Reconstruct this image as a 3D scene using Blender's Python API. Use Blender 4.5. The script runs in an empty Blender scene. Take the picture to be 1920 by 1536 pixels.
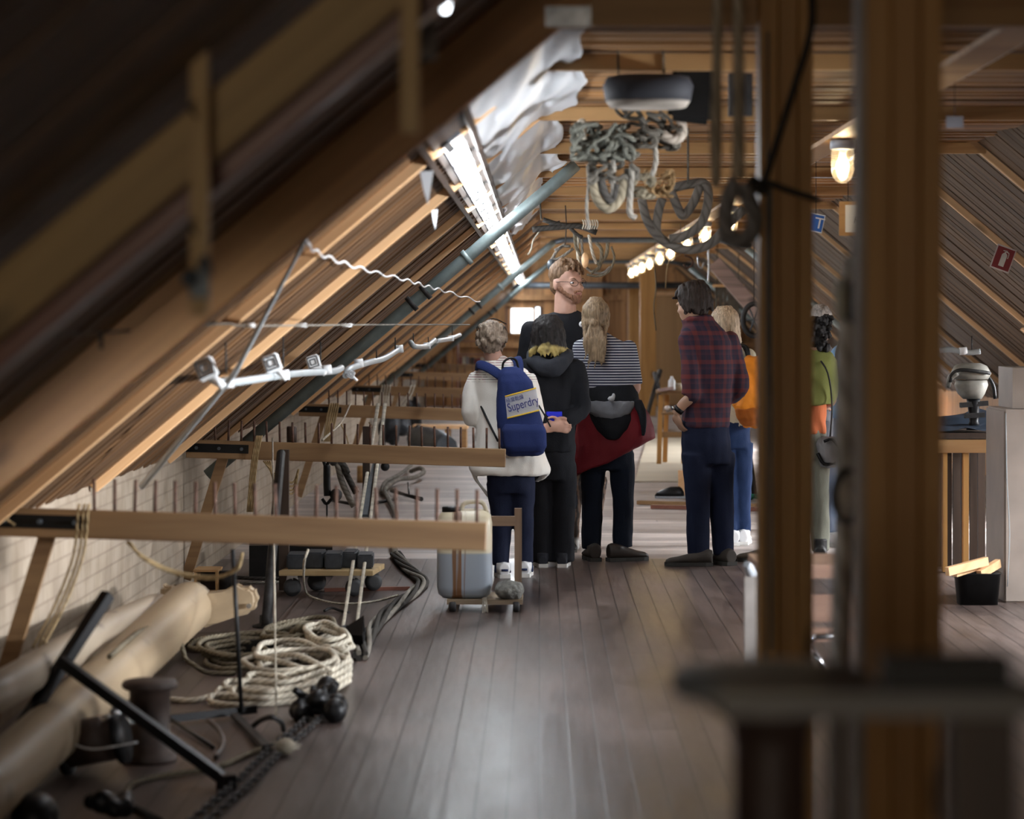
import bpy, bmesh, math, random
from mathutils import Vector, Matrix, noise
from math import pi, sin, cos, radians as R
random.seed(7)
C = bpy.context.scene.collection
# ------------------------------------------------------------------ camera
EYE, FPX, VX, VY = 1.55, 5000.0, 1010.0, 600.0
cam_d = bpy.data.cameras.new('camera'); cam = bpy.data.objects.new('camera', cam_d); C.objects.link(cam)
cam.location = (0, 0, EYE); cam.rotation_euler = (R(90), 0, 0)
cam_d.sensor_width = 36; cam_d.lens = 36*FPX/1920
cam_d.shift_x = -(VX-960)/1920; cam_d.shift_y = -(768-VY)/1920
cam_d.clip_end = 200
cam_d.dof.use_dof = True; cam_d.dof.focus_distance = 16.9; cam_d.dof.aperture_fstop = 2.8
bpy.context.scene.camera = cam
sc = bpy.context.scene
sc.view_settings.view_transform = 'Standard'; sc.view_settings.look = 'None'
sc.view_settings.gamma = 1; sc.view_settings.use_curve_mapping = False
sc.view_settings.exposure = 0.45
sc.cycles.max_bounces = 8
# ------------------------------------------------------------------ world, daylight and added fill
w = bpy.data.worlds.new('overcast'); sc.world = w; w.use_nodes = True
w.node_tree.nodes['Background'].inputs[0].default_value = (.86, .93, 1, 1)
w.node_tree.nodes['Background'].inputs[1].default_value = 3.0
def area(name, loc, target, sx, sy, energy, col, spread=180):
    l = bpy.data.lights.new(name, 'AREA'); l.shape = 'RECTANGLE'; l.size = sx; l.size_y = sy
    l.energy = energy; l.color = col; l.spread = R(spread)
    o = bpy.data.objects.new(name, l); C.objects.link(o); o.location = loc
    o.rotation_euler = (Vector(target)-Vector(loc)).to_track_quat('-Z', 'Y').to_euler()
    return o
DAY = (.93, .96, 1)
RW_ADDED = [(9.0, 2.4), (13.2, 1.6), (16.4, 1.8), (19.4, 1.8), (29.5, 2), (31.8, 2)]   # unseen roof windows added low in the right slope to light the room
LW_ADDED = [(5.45, 1)]                                                # and one added in the left slope, out of view, to light the right rafters
for y, k in RW_ADDED: area('added_roof_window_fill', (4.42, y, 1.52) if y > 11 else (4.62, y, 1.0), (1.4, y+.5, .2) if y > 11 else (-1.3, 11.6, 1.95), 1.1, .9 if y > 11 else .45, 150*k, DAY, 180 if y > 11 else 55)
for y, k in LW_ADDED: area('added_roof_window_fill', (-2.18, y, 1.42), (3.2, 20, 1.4), 1.1, .9, 45*k, DAY, 45)
area('added_front_window_fill', (-.5, -3.85, 1.5), (.4, 6, 1.2), 1.0, .9, 42, (1, .84, .62))  # added window light behind the camera, brightens the near posts and beams
area('end_window_daylight', (-.3, 48.6, 1.6), (0, 30, .3), 1.2, .6, 160, DAY)

# ------------------------------------------------------------------ helpers
def P(px, py, d): return Vector(((px-VX)*d/FPX, d, EYE-(py-VY)*d/FPX))
def Fl(px, py, z=0.0):
    d = FPX*(EYE-z)/(py-VY); return Vector(((px-VX)*d/FPX, d, z))
def nodes(name):
    m = bpy.data.materials.new(name); m.use_nodes = True
    nt = m.node_tree; return m, nt, nt.nodes['Principled BSDF']
def N(nt, t, **kw):
    n = nt.nodes.new(t)
    for k, v in kw.items():
        if k in ('operation', 'blend_type', 'data_type', 'wave_type', 'bands_direction', 'feature', 'noise_dimensions', 'wave_profile'): setattr(n, k, v)
        else: n.inputs[int(k[1:]) if k[0] == 'i' and k[1:].isdigit() else k].default_value = v
    return n
def L(nt, a, b): nt.links.new(a, b)
def ramp(nt, fac, stops):
    r = nt.nodes.new('ShaderNodeValToRGB'); e = r.color_ramp.elements
    while len(e) < len(stops): e.new(.5)
    for q, (p, c) in zip(e, stops): q.position = p; q.color = (*c, 1)
    L(nt, fac, r.inputs[0]); return r.outputs[0]
def mul(c, k): return tuple(min(1, x*k) for x in c)
def mat(name, col, rough=.6, metal=0, var=.25, scale=8, bump=0, bscale=60, spec=.5, col2=None, stretch=None, coat=0, sheen=0):
    m, nt, b = nodes(name)
    b.inputs['Roughness'].default_value = rough; b.inputs['Metallic'].default_value = metal
    b.inputs['Specular IOR Level'].default_value = spec
    if coat: b.inputs['Coat Weight'].default_value = coat
    if sheen: b.inputs['Sheen Weight'].default_value = sheen
    tc = nt.nodes.new('ShaderNodeTexCoord'); src = tc.outputs['Object']
    if stretch:
        mp = nt.nodes.new('ShaderNodeMapping'); mp.inputs['Scale'].default_value = stretch; L(nt, src, mp.inputs[0]); src = mp.outputs[0]
    n = N(nt, 'ShaderNodeTexNoise', Scale=scale, Detail=4); L(nt, src, n.inputs['Vector'])
    c2 = col2 or mul(col, 1-var*1.2)
    L(nt, ramp(nt, n.outputs[0], [(.3, c2), (.7, mul(col, 1+var*.4))]), b.inputs['Base Color'])
    if bump:
        n2 = N(nt, 'ShaderNodeTexNoise', Scale=bscale, Detail=3); L(nt, src, n2.inputs['Vector'])
        bp = N(nt, 'ShaderNodeBump', Strength=bump, Distance=.01); L(nt, n2.outputs[0], bp.inputs['Height']); L(nt, bp.outputs[0], b.inputs['Normal'])
    return m
def wood(name, col, dark=None, axis=0, rough=.55, grain=1, island=.0, knots=True, spec=.4, rot=0):
    """sawn timber: grain stretched along axis, scattered knots, a little board-to-board change"""
    m, nt, b = nodes(name); b.inputs['Roughness'].default_value = rough; b.inputs['Specular IOR Level'].default_value = spec
    dark = dark or mul(col, .55)
    tc = nt.nodes.new('ShaderNodeTexCoord'); mp = nt.nodes.new('ShaderNodeMapping')
    s = [22*grain]*3; s[axis] = 1.1*grain; mp.inputs['Scale'].default_value = s
    osrc = tc.outputs['Object']
    if rot:
        vr = nt.nodes.new('ShaderNodeVectorRotate'); vr.rotation_type = 'Y_AXIS'; vr.inputs['Angle'].default_value = rot; L(nt, osrc, vr.inputs['Vector']); osrc = vr.outputs[0]
    L(nt, osrc, mp.inputs[0])
    g = nt.nodes.new('ShaderNodeNewGeometry')
    off = nt.nodes.new('ShaderNodeVectorMath'); off.operation = 'MULTIPLY_ADD'
    cb = nt.nodes.new('ShaderNodeCombineXYZ'); 
    for i in range(3): L(nt, g.outputs['Random Per Island'], cb.inputs[i])
    L(nt, cb.outputs[0], off.inputs[0]); off.inputs[1].default_value = (31, 17, 43); L(nt, mp.outputs[0], off.inputs[2])
    n = N(nt, 'ShaderNodeTexNoise', Scale=1.0, Detail=5, Distortion=.6); L(nt, off.outputs[0], n.inputs['Vector'])
    c = ramp(nt, n.outputs[0], [(.28, dark), (.5, mul(col, .88)), (.75, mul(col, 1.1))])
    if knots:
        mp2 = nt.nodes.new('ShaderNodeMapping'); s2 = [7]*3; s2[axis] = 3; mp2.inputs['Scale'].default_value = s2
        L(nt, osrc, mp2.inputs[0])
        v = N(nt, 'ShaderNodeTexVoronoi', Scale=.55); L(nt, mp2.outputs[0], v.inputs['Vector'])
        k = ramp(nt, v.outputs['Distance'], [(.06, (.35, .35, .35)), (.14, (1, 1, 1))])
        mx = N(nt, 'ShaderNodeMix', data_type='RGBA', blend_type='MULTIPLY'); mx.inputs[0].default_value = .8
        L(nt, c, mx.inputs[6]); L(nt, k, mx.inputs[7]); c = mx.outputs[2]
    if island:
        hv = nt.nodes.new('ShaderNodeHueSaturation')
        mr = nt.nodes.new('ShaderNodeMapRange'); mr.inputs[3].default_value = 1-island; mr.inputs[4].default_value = 1+island
        L(nt, g.outputs['Random Per Island'], mr.inputs[0]); L(nt, mr.outputs[0], hv.inputs['Value']); L(nt, c, hv.inputs['Color']); c = hv.outputs[0]
    L(nt, c, b.inputs['Base Color'])
    bp = N(nt, 'ShaderNodeBump', Strength=.25, Distance=.004); L(nt, n.outputs[0], bp.inputs['Height']); L(nt, bp.outputs[0], b.inputs['Normal'])
    return m
def ropemat(name, col, pitch=26, rough=.9):
    m, nt, b = nodes(name); b.inputs['Roughness'].default_value = rough; b.inputs['Specular IOR Level'].default_value = .2
    uv = nt.nodes.new('ShaderNodeUVMap'); sp = nt.nodes.new('ShaderNodeSeparateXYZ'); L(nt, uv.outputs[0], sp.inputs[0])
    a = N(nt, 'ShaderNodeMath', operation='MULTIPLY_ADD'); L(nt, sp.outputs[0], a.inputs[0]); a.inputs[1].default_value = pitch; 
    t = N(nt, 'ShaderNodeMath', operation='MULTIPLY', i1=3.0); L(nt, sp.outputs[1], t.inputs[0]); L(nt, t.outputs[0], a.inputs[2])
    f = N(nt, 'ShaderNodeMath', operation='PINGPONG', i1=.5); L(nt, a.outputs[0], f.inputs[0])
    tc = nt.nodes.new('ShaderNodeTexCoord'); n = N(nt, 'ShaderNodeTexNoise', Scale=9.0, Detail=3); L(nt, tc.outputs['Object'], n.inputs['Vector'])
    c1 = ramp(nt, n.outputs[0], [(.3, mul(col, .6)), (.7, mul(col, 1.1))])
    c2 = ramp(nt, f.outputs[0], [(.0, (.45, .42, .38)), (.25, (1, 1, 1))])
    mx = N(nt, 'ShaderNodeMix', data_type='RGBA', blend_type='MULTIPLY'); mx.inputs[0].default_value = .8
    L(nt, c1, mx.inputs[6]); L(nt, c2, mx.inputs[7]); L(nt, mx.outputs[2], b.inputs['Base Color'])
    bp = N(nt, 'ShaderNodeBump', Strength=.9, Distance=.006); L(nt, f.outputs[0], bp.inputs['Height']); L(nt, bp.outputs[0], b.inputs['Normal'])
    return m
def emit(name, col, s):
    m = bpy.data.materials.new(name); m.use_nodes = True; nt = m.node_tree; nt.nodes.remove(nt.nodes['Principled BSDF'])
    e = N(nt, 'ShaderNodeEmission', Strength=s); e.inputs[0].default_value = (*col, 1)
    L(nt, e.outputs[0], nt.nodes['Material Output'].inputs[0]); return m
def clearglass(name, tint=(1, 1, 1), gloss=.12):
    m = bpy.data.materials.new(name); m.use_nodes = True; nt = m.node_tree; nt.nodes.remove(nt.nodes['Principled BSDF'])
    t = nt.nodes.new('ShaderNodeBsdfTransparent'); t.inputs[0].default_value = (*tint, 1)
    g = nt.nodes.new('ShaderNodeBsdfGlossy'); g.inputs['Roughness'].default_value = .05
    lw = N(nt, 'ShaderNodeLayerWeight', Blend=.35); mr = nt.nodes.new('ShaderNodeMapRange'); mr.inputs[3].default_value = gloss*.3; mr.inputs[4].default_value = .75
    L(nt, lw.outputs['Facing'], mr.inputs[0])
    mx = nt.nodes.new('ShaderNodeMixShader'); L(nt, mr.outputs[0], mx.inputs[0]); L(nt, t.outputs[0], mx.inputs[1]); L(nt, g.outputs[0], mx.inputs[2])
    L(nt, mx.outputs[0], nt.nodes['Material Output'].inputs[0]); return m

def BM(): return bmesh.new()
def box(bm, c, s, rz=0, M=None):
    m = Matrix.Translation(c) @ (M if M else Matrix.Rotation(rz, 4, 'Z')) @ Matrix.Diagonal((*s, 1))
    return bmesh.ops.create_cube(bm, size=1, matrix=m)['verts']
def beam(bm, a, b, w, h, up=(0, 0, 1), bev=0):
    """a rectangular bar from a to b: w across, h along up"""
    a = Vector(a); b = Vector(b); z = (b-a); l = z.length; z.normalize(); u = Vector(up); x = u.cross(z)
    if x.length < 1e-4: x = Vector((1, 0, 0))
    x.normalize(); y = z.cross(x)
    M = Matrix((x, y, z)).transposed().to_4x4(); M.translation = (a+b)/2
    vs = bmesh.ops.create_cube(bm, size=1, matrix=M @ Matrix.Diagonal((w, h, l, 1)))['verts']
    if bev: bmesh.ops.bevel(bm, geom=list({e for v in vs for e in v.link_edges}), offset=bev, segments=1, affect='EDGES')
    return vs
def smooth_path(pts, k=6, closed=False):
    pts = [Vector(p) for p in pts]; n = len(pts); out = []
    rng = range(n if closed else n-1)
    for i in rng:
        p0 = pts[(i-1) % n] if closed or i > 0 else pts[i]*2-pts[i+1]
        p1, p2 = pts[i], pts[(i+1) % n]
        p3 = pts[(i+2) % n] if closed or i+2 < n else pts[i+1]*2-pts[i]
        for j in range(k):
            t = j/k; out.append(.5*((2*p1)+(p2-p0)*t+(2*p0-5*p1+4*p2-p3)*t*t+(3*p1-p0-3*p2+p3)*t**3))
    if not closed: out.append(pts[-1])
    return out
def tube(bm, pts, r, n=8, k=0, closed=False, caps=True, flat=1, up=None):
    """round bar along a path; r one radius or one per point; flat squashes along the up direction"""
    rs = r if isinstance(r, (list, tuple)) else [r]*len(pts)
    pts = [Vector(p) for p in pts]
    if k:
        m = len(pts); pts = smooth_path(pts, k, closed); q = len(pts)
        rr = [rs[min(m-1, int(i/k))]*(1-(i % k)/k)+rs[(int(i/k)+1) % m if closed else min(m-1, int(i/k)+1)]*((i % k)/k) for i in range(q)]; rs = rr
    uvl = bm.loops.layers.uv.verify()
    m = len(pts); rings = []; ln = [0]
    for i in range(1, m): ln.append(ln[-1]+(pts[i]-pts[i-1]).length)
    t0 = (pts[1]-pts[0]).normalized(); ref = Vector(up) if up else (Vector((0, 0, 1)) if abs(t0.z) < .9 else Vector((1, 0, 0)))
    nx = ref.cross(t0).normalized()
    for i in range(m):
        t = ((pts[(i+1) % m] if closed or i < m-1 else pts[i])-(pts[i-1] if closed or i > 0 else pts[i]))
        if t.length < 1e-9: t = t0
        t.normalize()
        if up: nx = Vector(up).cross(t)
        nx = (nx-t*nx.dot(t)); nx = nx.normalized() if nx.length > 1e-6 else t.orthogonal().normalized()
        ny = t.cross(nx)
        rings.append([bm.verts.new(pts[i]+nx*cos(2*pi*j/n)*rs[i]+ny*sin(2*pi*j/n)*rs[i]*flat) for j in range(n)])
    for i in range(m if closed else m-1):
        A, B = rings[i], rings[(i+1) % m]; la = ln[i]; lb = ln[i+1] if i+1 < m else ln[i]+(pts[0]-pts[i]).length
        for j in range(n):
            f = bm.faces.new((A[j], A[(j+1) % n], B[(j+1) % n], B[j])); f.smooth = True
            for lp, uv in zip(f.loops, ((la, j/n), (la, (j+1)/n), (lb, (j+1)/n), (lb, j/n))): lp[uvl].uv = uv
    if caps and not closed: bm.faces.new(rings[0][::-1]); bm.faces.new(rings[-1])
    return rings
def lathe(bm, prof, n=20, M=None, smooth=True):
    M = M or Matrix(); rings = []
    for r, z in prof:
        rings.append([bm.verts.new(M @ Vector((r*cos(2*pi*j/n), r*sin(2*pi*j/n), z))) for j in range(n)] if r > 1e-5 else [bm.verts.new(M @ Vector((0, 0, z)))])
    for A, B in zip(rings, rings[1:]):
        for j in range(n):
            q = [A[j % len(A)], A[(j+1) % len(A)], B[(j+1) % len(B)], B[j % len(B)]]
            u = []; [u.append(v) for v in q if v not in u]
            if len(u) > 2: f = bm.faces.new(u); f.smooth = smooth
    for g in (rings[0], rings[-1]):
        if len(g) > 2: bm.faces.new(g)
def ball(bm, c, r, M=None, u=14, v=10):
    r = (r, r, r) if not hasattr(r, '__len__') else r
    vs = bmesh.ops.create_uvsphere(bm, u_segments=u, v_segments=v, radius=1, matrix=Matrix.Translation(c) @ (M or Matrix()) @ Matrix.Diagonal((*r, 1)))['verts']
    for f in {f for x in vs for f in x.link_faces}: f.smooth = True
    return vs
def loft(bm, rings, n=20, p=2.0, smooth=True):
    """closed loft of horizontal rings (x, y, z, rx, ry[, tilt])"""
    out = []
    for q in rings:
        x, y, z, rx, ry = q[:5]; tl = q[5] if len(q) > 5 else 0
        row = []
        for j in range(n):
            a = 2*pi*j/n; ca, sa = cos(a), sin(a)
            dx = rx*abs(ca)**(2/p)*(1 if ca > 0 else -1); dy = ry*abs(sa)**(2/p)*(1 if sa > 0 else -1)
            row.append(bm.verts.new((x+dx, y+dy, z+tl*dx)))
        out.append(row)
    for A, B in zip(out, out[1:]):
        for j in range(n): f = bm.faces.new((A[j], A[(j+1) % n], B[(j+1) % n], B[j])); f.smooth = smooth
    bm.faces.new(out[0][::-1]); bm.faces.new(out[-1])
def prism(bm, pts, d, M=None):
    """polygon in the local XZ plane, extruded by d along Y"""
    M = M or Matrix(); a = [bm.verts.new(M @ Vector((x, -d/2, z))) for x, z in pts]; b = [bm.verts.new(M @ Vector((x, d/2, z))) for x, z in pts]
    bm.faces.new(a); bm.faces.new(b[::-1])
    for i in range(len(pts)): j = (i+1) % len(pts); bm.faces.new((a[i], b[i], b[j], a[j]))
def link(name, me, m, parent=None):
    o = bpy.data.objects.new(name, me); C.objects.link(o)
    if m: 
        o.data.materials.clear(); o.data.materials.append(m)
    if parent: o.parent = parent
    return o
def obj(name, bm, m, parent=None, local=None, **t):
    """one mesh object; local shifts the geometry so that the origin sits there"""
    bmesh.ops.recalc_face_normals(bm, faces=bm.faces)
    if local is None and parent is None:
        xs = [v.co for v in bm.verts]; lo = [min(c[i] for c in xs) for i in range(3)]; hi = [max(c[i] for c in xs) for i in range(3)]
        local = Vector(((lo[0]+hi[0])/2, (lo[1]+hi[1])/2, lo[2]))
    if local is not None: bmesh.ops.translate(bm, verts=bm.verts, vec=-Vector(local))
    me = bpy.data.meshes.new(name); bm.to_mesh(me); bm.free()
    o = link(name, me, m, parent)
    if local is not None: o.location = local
    for k, v in t.items(): o[k] = v
    return o
def part(name, bm, m, parent, label=None):
    """a part given in world coordinates under an unrotated Empty or mesh"""
    base = Vector(parent.location); q = parent.parent
    while q: base += Vector(q.location); q = q.parent
    bmesh.ops.translate(bm, verts=bm.verts, vec=-base)
    bmesh.ops.recalc_face_normals(bm, faces=bm.faces)
    me = bpy.data.meshes.new(name); bm.to_mesh(me); bm.free()
    o = link(name, me, m, parent)
    if label: o['label'] = label
    return o
def thing(name, label, cat, loc=(0, 0, 0), rz=0, group=None):
    o = bpy.data.objects.new(name, None); C.objects.link(o); o.empty_display_size = .1
    o.location = loc; o.rotation_euler = (0, 0, rz); o['label'] = label; o['category'] = cat
    if group: o['group'] = group
    return o
def tag(o, label, cat, group=None):
    o['label'] = label; o['category'] = cat
    if group: o['group'] = group
    return o
def struct(name, bm, m): return obj(name, bm, m, kind='structure', local=(0, 0, 0))
def dup(root, loc, rz=None, label=None, group=None, scale=None):
    def cp(o, par):
        c = o.copy(); C.objects.link(c)
        if par: c.parent = par
        for ch in list(o.children): cp(ch, c)
        return c
    r = cp(root, None); r.location = loc
    if rz is not None: r.rotation_euler = (0, 0, rz)
    if scale: r.scale = (scale,)*3
    if label: r['label'] = label
    if group: r['group'] = group
    return r
def bake(name, bm, m, parent=None, voxel=.012, it=6, wr=0, wsc=.12, local=None, f=.5):
    """fuse the closed pieces in bm into one continuous smoothed skin"""
    bmesh.ops.recalc_face_normals(bm, faces=bm.faces)
    me = bpy.data.meshes.new('raw'); bm.to_mesh(me); bm.free()
    o = bpy.data.objects.new('raw', me); C.objects.link(o)
    a = o.modifiers.new('r', 'REMESH'); a.mode = 'VOXEL'; a.voxel_size = voxel; a.use_smooth_shade = True
    if it: s = o.modifiers.new('s', 'SMOOTH'); s.factor = f; s.iterations = it
    dg = bpy.context.evaluated_depsgraph_get(); dg.update()
    me2 = bpy.data.meshes.new_from_object(o.evaluated_get(dg)); me2.name = name
    bpy.data.objects.remove(o); bpy.data.meshes.remove(me)
    if wr:
        me2.update(); off = random.random()*50
        ns = [v.normal.copy() for v in me2.vertices]
        for v, nn in zip(me2.vertices, ns):
            c = v.co; q = Vector((c.x/wsc, c.y/wsc, c.z/wsc*.6+off))
            v.co += nn*wr*(noise.noise(q)+.5*noise.noise(q*2.3))
    if local is not None:
        for v in me2.vertices: v.co -= Vector(local)
    me2.polygons.foreach_set('use_smooth', [True]*len(me2.polygons))
    o = link(name, me2, m, parent)
    if local is not None: o.location = local
    return o
def text(name, s, size, M, m, parent, depth=.001, font_w=1.0, italic=0):
    cu = bpy.data.curves.new(name, 'FONT'); cu.body = s; cu.size = size; cu.extrude = depth; cu.align_x = 'CENTER'; cu.align_y = 'CENTER'; cu.shear = italic
    o = bpy.data.objects.new('t', cu); C.objects.link(o); dg = bpy.context.evaluated_depsgraph_get(); dg.update()
    me = bpy.data.meshes.new_from_object(o.evaluated_get(dg)); me.name = name; bpy.data.objects.remove(o)
    me.transform(M @ Matrix.Diagonal((font_w, 1, 1, 1)))
    return link(name, me, m, parent)

# ------------------------------------------------------------------ materials
SA = math.atan(.84)
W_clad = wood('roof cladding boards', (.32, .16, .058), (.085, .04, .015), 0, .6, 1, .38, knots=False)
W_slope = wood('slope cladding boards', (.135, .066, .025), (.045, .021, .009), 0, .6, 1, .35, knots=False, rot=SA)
W_slopeR_shade = wood('slope cladding boards', (.085, .048, .024), (.03, .017, .009), 0, .6, 1, .35, knots=False, rot=-SA)  # right slope: the same boards, its shade put into a darker colour

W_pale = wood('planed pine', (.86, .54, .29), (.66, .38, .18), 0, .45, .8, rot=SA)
W_paleR_shade = wood('planed pine', (.58, .37, .20), (.42, .25, .12), 0, .45, .8, rot=-SA)  # right rafters: the same pine, darkened in colour to stand for shade
W_beamS_lit = wood('old pine beam', (.60, .31, .115), (.36, .165, .055), 0, .5, .6, rot=SA)  # beam pine brightened in colour where too little front light arrives
W_beam = wood('old pine beam', (.46, .265, .11), (.27, .13, .05), 0, .5, .6)
W_plank = wood('yellow pine plank', (.46, .30, .12), (.30, .18, .065), 0, .5, .6, rot=SA)
W_red = wood('red brown timber', (.22, .09, .065), (.12, .05, .035), 0, .35, .6, rot=SA)
W_post = wood('pine post', (.48, .25, .075), (.31, .145, .04), 2, .5, .6, .16)
W_rail = wood('sawn pine rail', (.29, .17, .08), (.17, .09, .04), 0, .6, .7)
W_dark = wood('dark stained wood', (.055, .035, .025), (.025, .015, .01), 2, .5, .6)
W_end = wood('end wall boards', (.42, .22, .09), (.20, .09, .035), 2, .55, .5, .25)
W_spar = wood('pale shaved spar', (.38, .285, .18), (.28, .20, .12), 1, .5, .4)
M_steel = mat('painted grey green pipe', (.22, .27, .27), .45, .3, .25, 10, .1)
M_slate = mat('dark slate steel', (.10, .12, .14), .45, .4, .3, 8)
M_black = mat('black iron', (.012, .012, .013), .45, .6, .3, 12)
M_iron = mat('dull dark iron', (.04, .038, .038), .6, .7, .4, 20, .2)
M_rust = mat('rusty peg steel', (.12, .06, .04), .7, .4, .5, 40)
M_zinc = mat('galvanised metal', (.45, .46, .48), .35, .9, .3, 30)
M_chrome = mat('bright metal', (.6, .6, .62), .25, 1, .1, 10)
M_white = mat('white plastic', (.72, .73, .74), .4, 0, .06, 10)
M_greyp = mat('grey plastic', (.30, .32, .35), .4, 0, .1, 10)
M_rubber = mat('black rubber', (.02, .02, .022), .6, 0, .2, 10)
M_tube = emit('fluorescent tube', (.90, .95, 1), 42)
M_tube0 = emit('near fluorescent tube', (.90, .95, 1), 5)
M_bulb = emit('warm filament bulb', (1, .78, .46), 60)
M_glass = clearglass('jar glass')
R_white = ropemat('white cotton rope', (.62, .57, .47))
R_tan = ropemat('tan manila rope', (.50, .36, .19))
R_olive = ropemat('weathered olive rope', (.20, .17, .12))
R_grey = ropemat('weathered grey rope', (.24, .22, .19))
R_dark = ropemat('dark tarred rope', (.055, .05, .045))
# ------------------------------------------------------------------ the room
ZC, XL, XR, ZK, YE = 2.52, -2.05, 4.47, .74, 48.0
A_L, B_R, SL = 2.50, 4.53, .84            # left slope Z = A_L + SL x, right slope Z = B_R - SL x
xcl, xcr = (ZC-A_L)/SL, (B_R-ZC)/SL
def floor_mat(name, base, warm, axis, seam, rough, bw):
    m, nt, b = nodes(name)
    tc = nt.nodes.new('ShaderNodeTexCoord'); sp = nt.nodes.new('ShaderNodeSeparateXYZ'); L(nt, tc.outputs['Object'], sp.inputs[0])
    dv = N(nt, 'ShaderNodeMath', operation='DIVIDE', i1=bw); L(nt, sp.outputs[axis], dv.inputs[0])
    fl = N(nt, 'ShaderNodeMath', operation='FLOOR'); L(nt, dv.outputs[0], fl.inputs[0])
    fr = N(nt, 'ShaderNodeMath', operation='FRACT'); L(nt, dv.outputs[0], fr.inputs[0])
    # butt joints: shift each board along itself
    wn = nt.nodes.new('ShaderNodeTexWhiteNoise'); wn.noise_dimensions = '1D'; L(nt, fl.outputs[0], wn.inputs['W'])
    o2 = N(nt, 'ShaderNodeMath', operation='MULTIPLY_ADD', i1=3.7); L(nt, wn.outputs[0], o2.inputs[0]); L(nt, sp.outputs[1-axis], o2.inputs[2])
    d2 = N(nt, 'ShaderNodeMath', operation='DIVIDE', i1=3.1); L(nt, o2.outputs[0], d2.inputs[0])
    f2 = N(nt, 'ShaderNodeMath', operation='FLOOR'); L(nt, d2.outputs[0], f2.inputs[0])
    r2 = N(nt, 'ShaderNodeMath', operation='FRACT'); L(nt, d2.outputs[0], r2.inputs[0])
    cb = nt.nodes.new('ShaderNodeCombineXYZ'); L(nt, fl.outputs[0], cb.inputs[0]); L(nt, f2.outputs[0], cb.inputs[1])
    w2 = nt.nodes.new('ShaderNodeTexWhiteNoise'); w2.noise_dimensions = '2D'; L(nt, cb.outputs[0], w2.inputs['Vector'])
    mp = nt.nodes.new('ShaderNodeMapping'); s = [1.5, 1.5, 1]; s[1-axis] = .35; mp.inputs['Scale'].default_value = s; L(nt, tc.outputs['Object'], mp.inputs[0])
    n1 = N(nt, 'ShaderNodeTexNoise', Scale=1.6, Detail=6, Roughness=.62); L(nt, mp.outputs[0], n1.inputs['Vector'])
    mp3 = nt.nodes.new('ShaderNodeMapping'); s = [30, 30, 1]; s[1-axis] = 2.5; mp3.inputs['Scale'].default_value = s; L(nt, tc.outputs['Object'], mp3.inputs[0])
    n3 = N(nt, 'ShaderNodeTexNoise', Scale=1.0, Detail=5); L(nt, mp3.outputs[0], n3.inputs['Vector'])
    c = ramp(nt, n1.outputs[0], [(.32, warm), (.5, base), (.70, mul(base, 1.8))])
    def mixm(c, d, k):
        mx = N(nt, 'ShaderNodeMix', data_type='RGBA', blend_type='MULTIPLY'); mx.inputs[0].default_value = k
        L(nt, c, mx.inputs[6]); L(nt, d, mx.inputs[7]); return mx.outputs[2]
    c = mixm(c, ramp(nt, n3.outputs[0], [(.35, (.62, .58, .56)), (.6, (1, 1, 1))]), .55)
    c = mixm(c, ramp(nt, w2.outputs[0], [(.0, (.72, .70, .70)), (1, (1, 1, 1))]), .7)
    sm = ramp(nt, fr.outputs[0], [(.0, (seam,)*3), (.055, (seam*1.4,)*3), (.085, (1, 1, 1))]); c = mixm(c, sm, 1)
    sj = ramp(nt, r2.outputs[0], [(.0, (seam,)*3), (.003, (1, 1, 1))]); c = mixm(c, sj, 1)
    L(nt, c, b.inputs['Base Color'])
    L(nt, ramp(nt, n1.outputs[0], [(.30, (rough+.04,)*3), (.70, (rough+.22,)*3)]), b.inputs['Roughness'])
    bp = N(nt, 'ShaderNodeBump', Strength=.35, Distance=.004); 
    ad = N(nt, 'ShaderNodeMath', operation='MULTIPLY'); L(nt, sm, ad.inputs[0]); L(nt, n3.outputs[0], ad.inputs[1])
    L(nt, ad.outputs[0], bp.inputs['Height']); L(nt, bp.outputs[0], b.inputs['Normal'])
    return m
bm = BM(); box(bm, (1.2, 6.65, -.05), (6.7, 21.3, .1)); struct('floor', bm, floor_mat('worn dark floor boards', (.10, .073, .064), (.034, .023, .020), 0, .26, .25, .104))
bm = BM(); box(bm, (1.2, 33.2, -.05), (6.7, 31.8, .1)); struct('floor', bm, floor_mat('pale worn cross boards', (.40, .35, .32), (.27, .22, .20), 1, .55, .42, .16))
bm = BM(); y = -4.0                                      # ceiling boards, laid across the room, each its own thickness
while y < YE:
    wd = random.choice((.095, .12, .145)); t = random.random()*.018
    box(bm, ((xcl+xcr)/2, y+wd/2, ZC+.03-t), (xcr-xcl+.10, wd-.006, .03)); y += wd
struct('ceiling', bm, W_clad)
def slope(name, sgn, holes):
    bm = BM(); y = -4.0
    while y < YE:
        wd = random.choice((.095, .12, .145)); t = random.random()*.014
        def seg(x0, x1):
            z = (lambda x: A_L+SL*x) if sgn < 0 else (lambda x: B_R-SL*x)
            beam(bm, (x0, y+wd/2, z(x0)+.035-t), (x1, y+wd/2, z(x1)+.035-t), wd-.006, .03, up=(0, 0, 1))
        e = XL if sgn < 0 else XR; c = xcl if sgn < 0 else xcr
        hole = any(abs(y+wd/2-h) < .58 for h, _ in holes)
        if hole: seg(e-.05*(-sgn), e-sgn*.10); seg(e-sgn*.78, c)
        else: seg(e+.05*sgn, c)
        y += wd
    return struct(name, bm, W_slope if sgn < 0 else W_slopeR_shade)
slope('wall_left', -1, LW_ADDED); slope('wall_right', 1, RW_ADDED)
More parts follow.
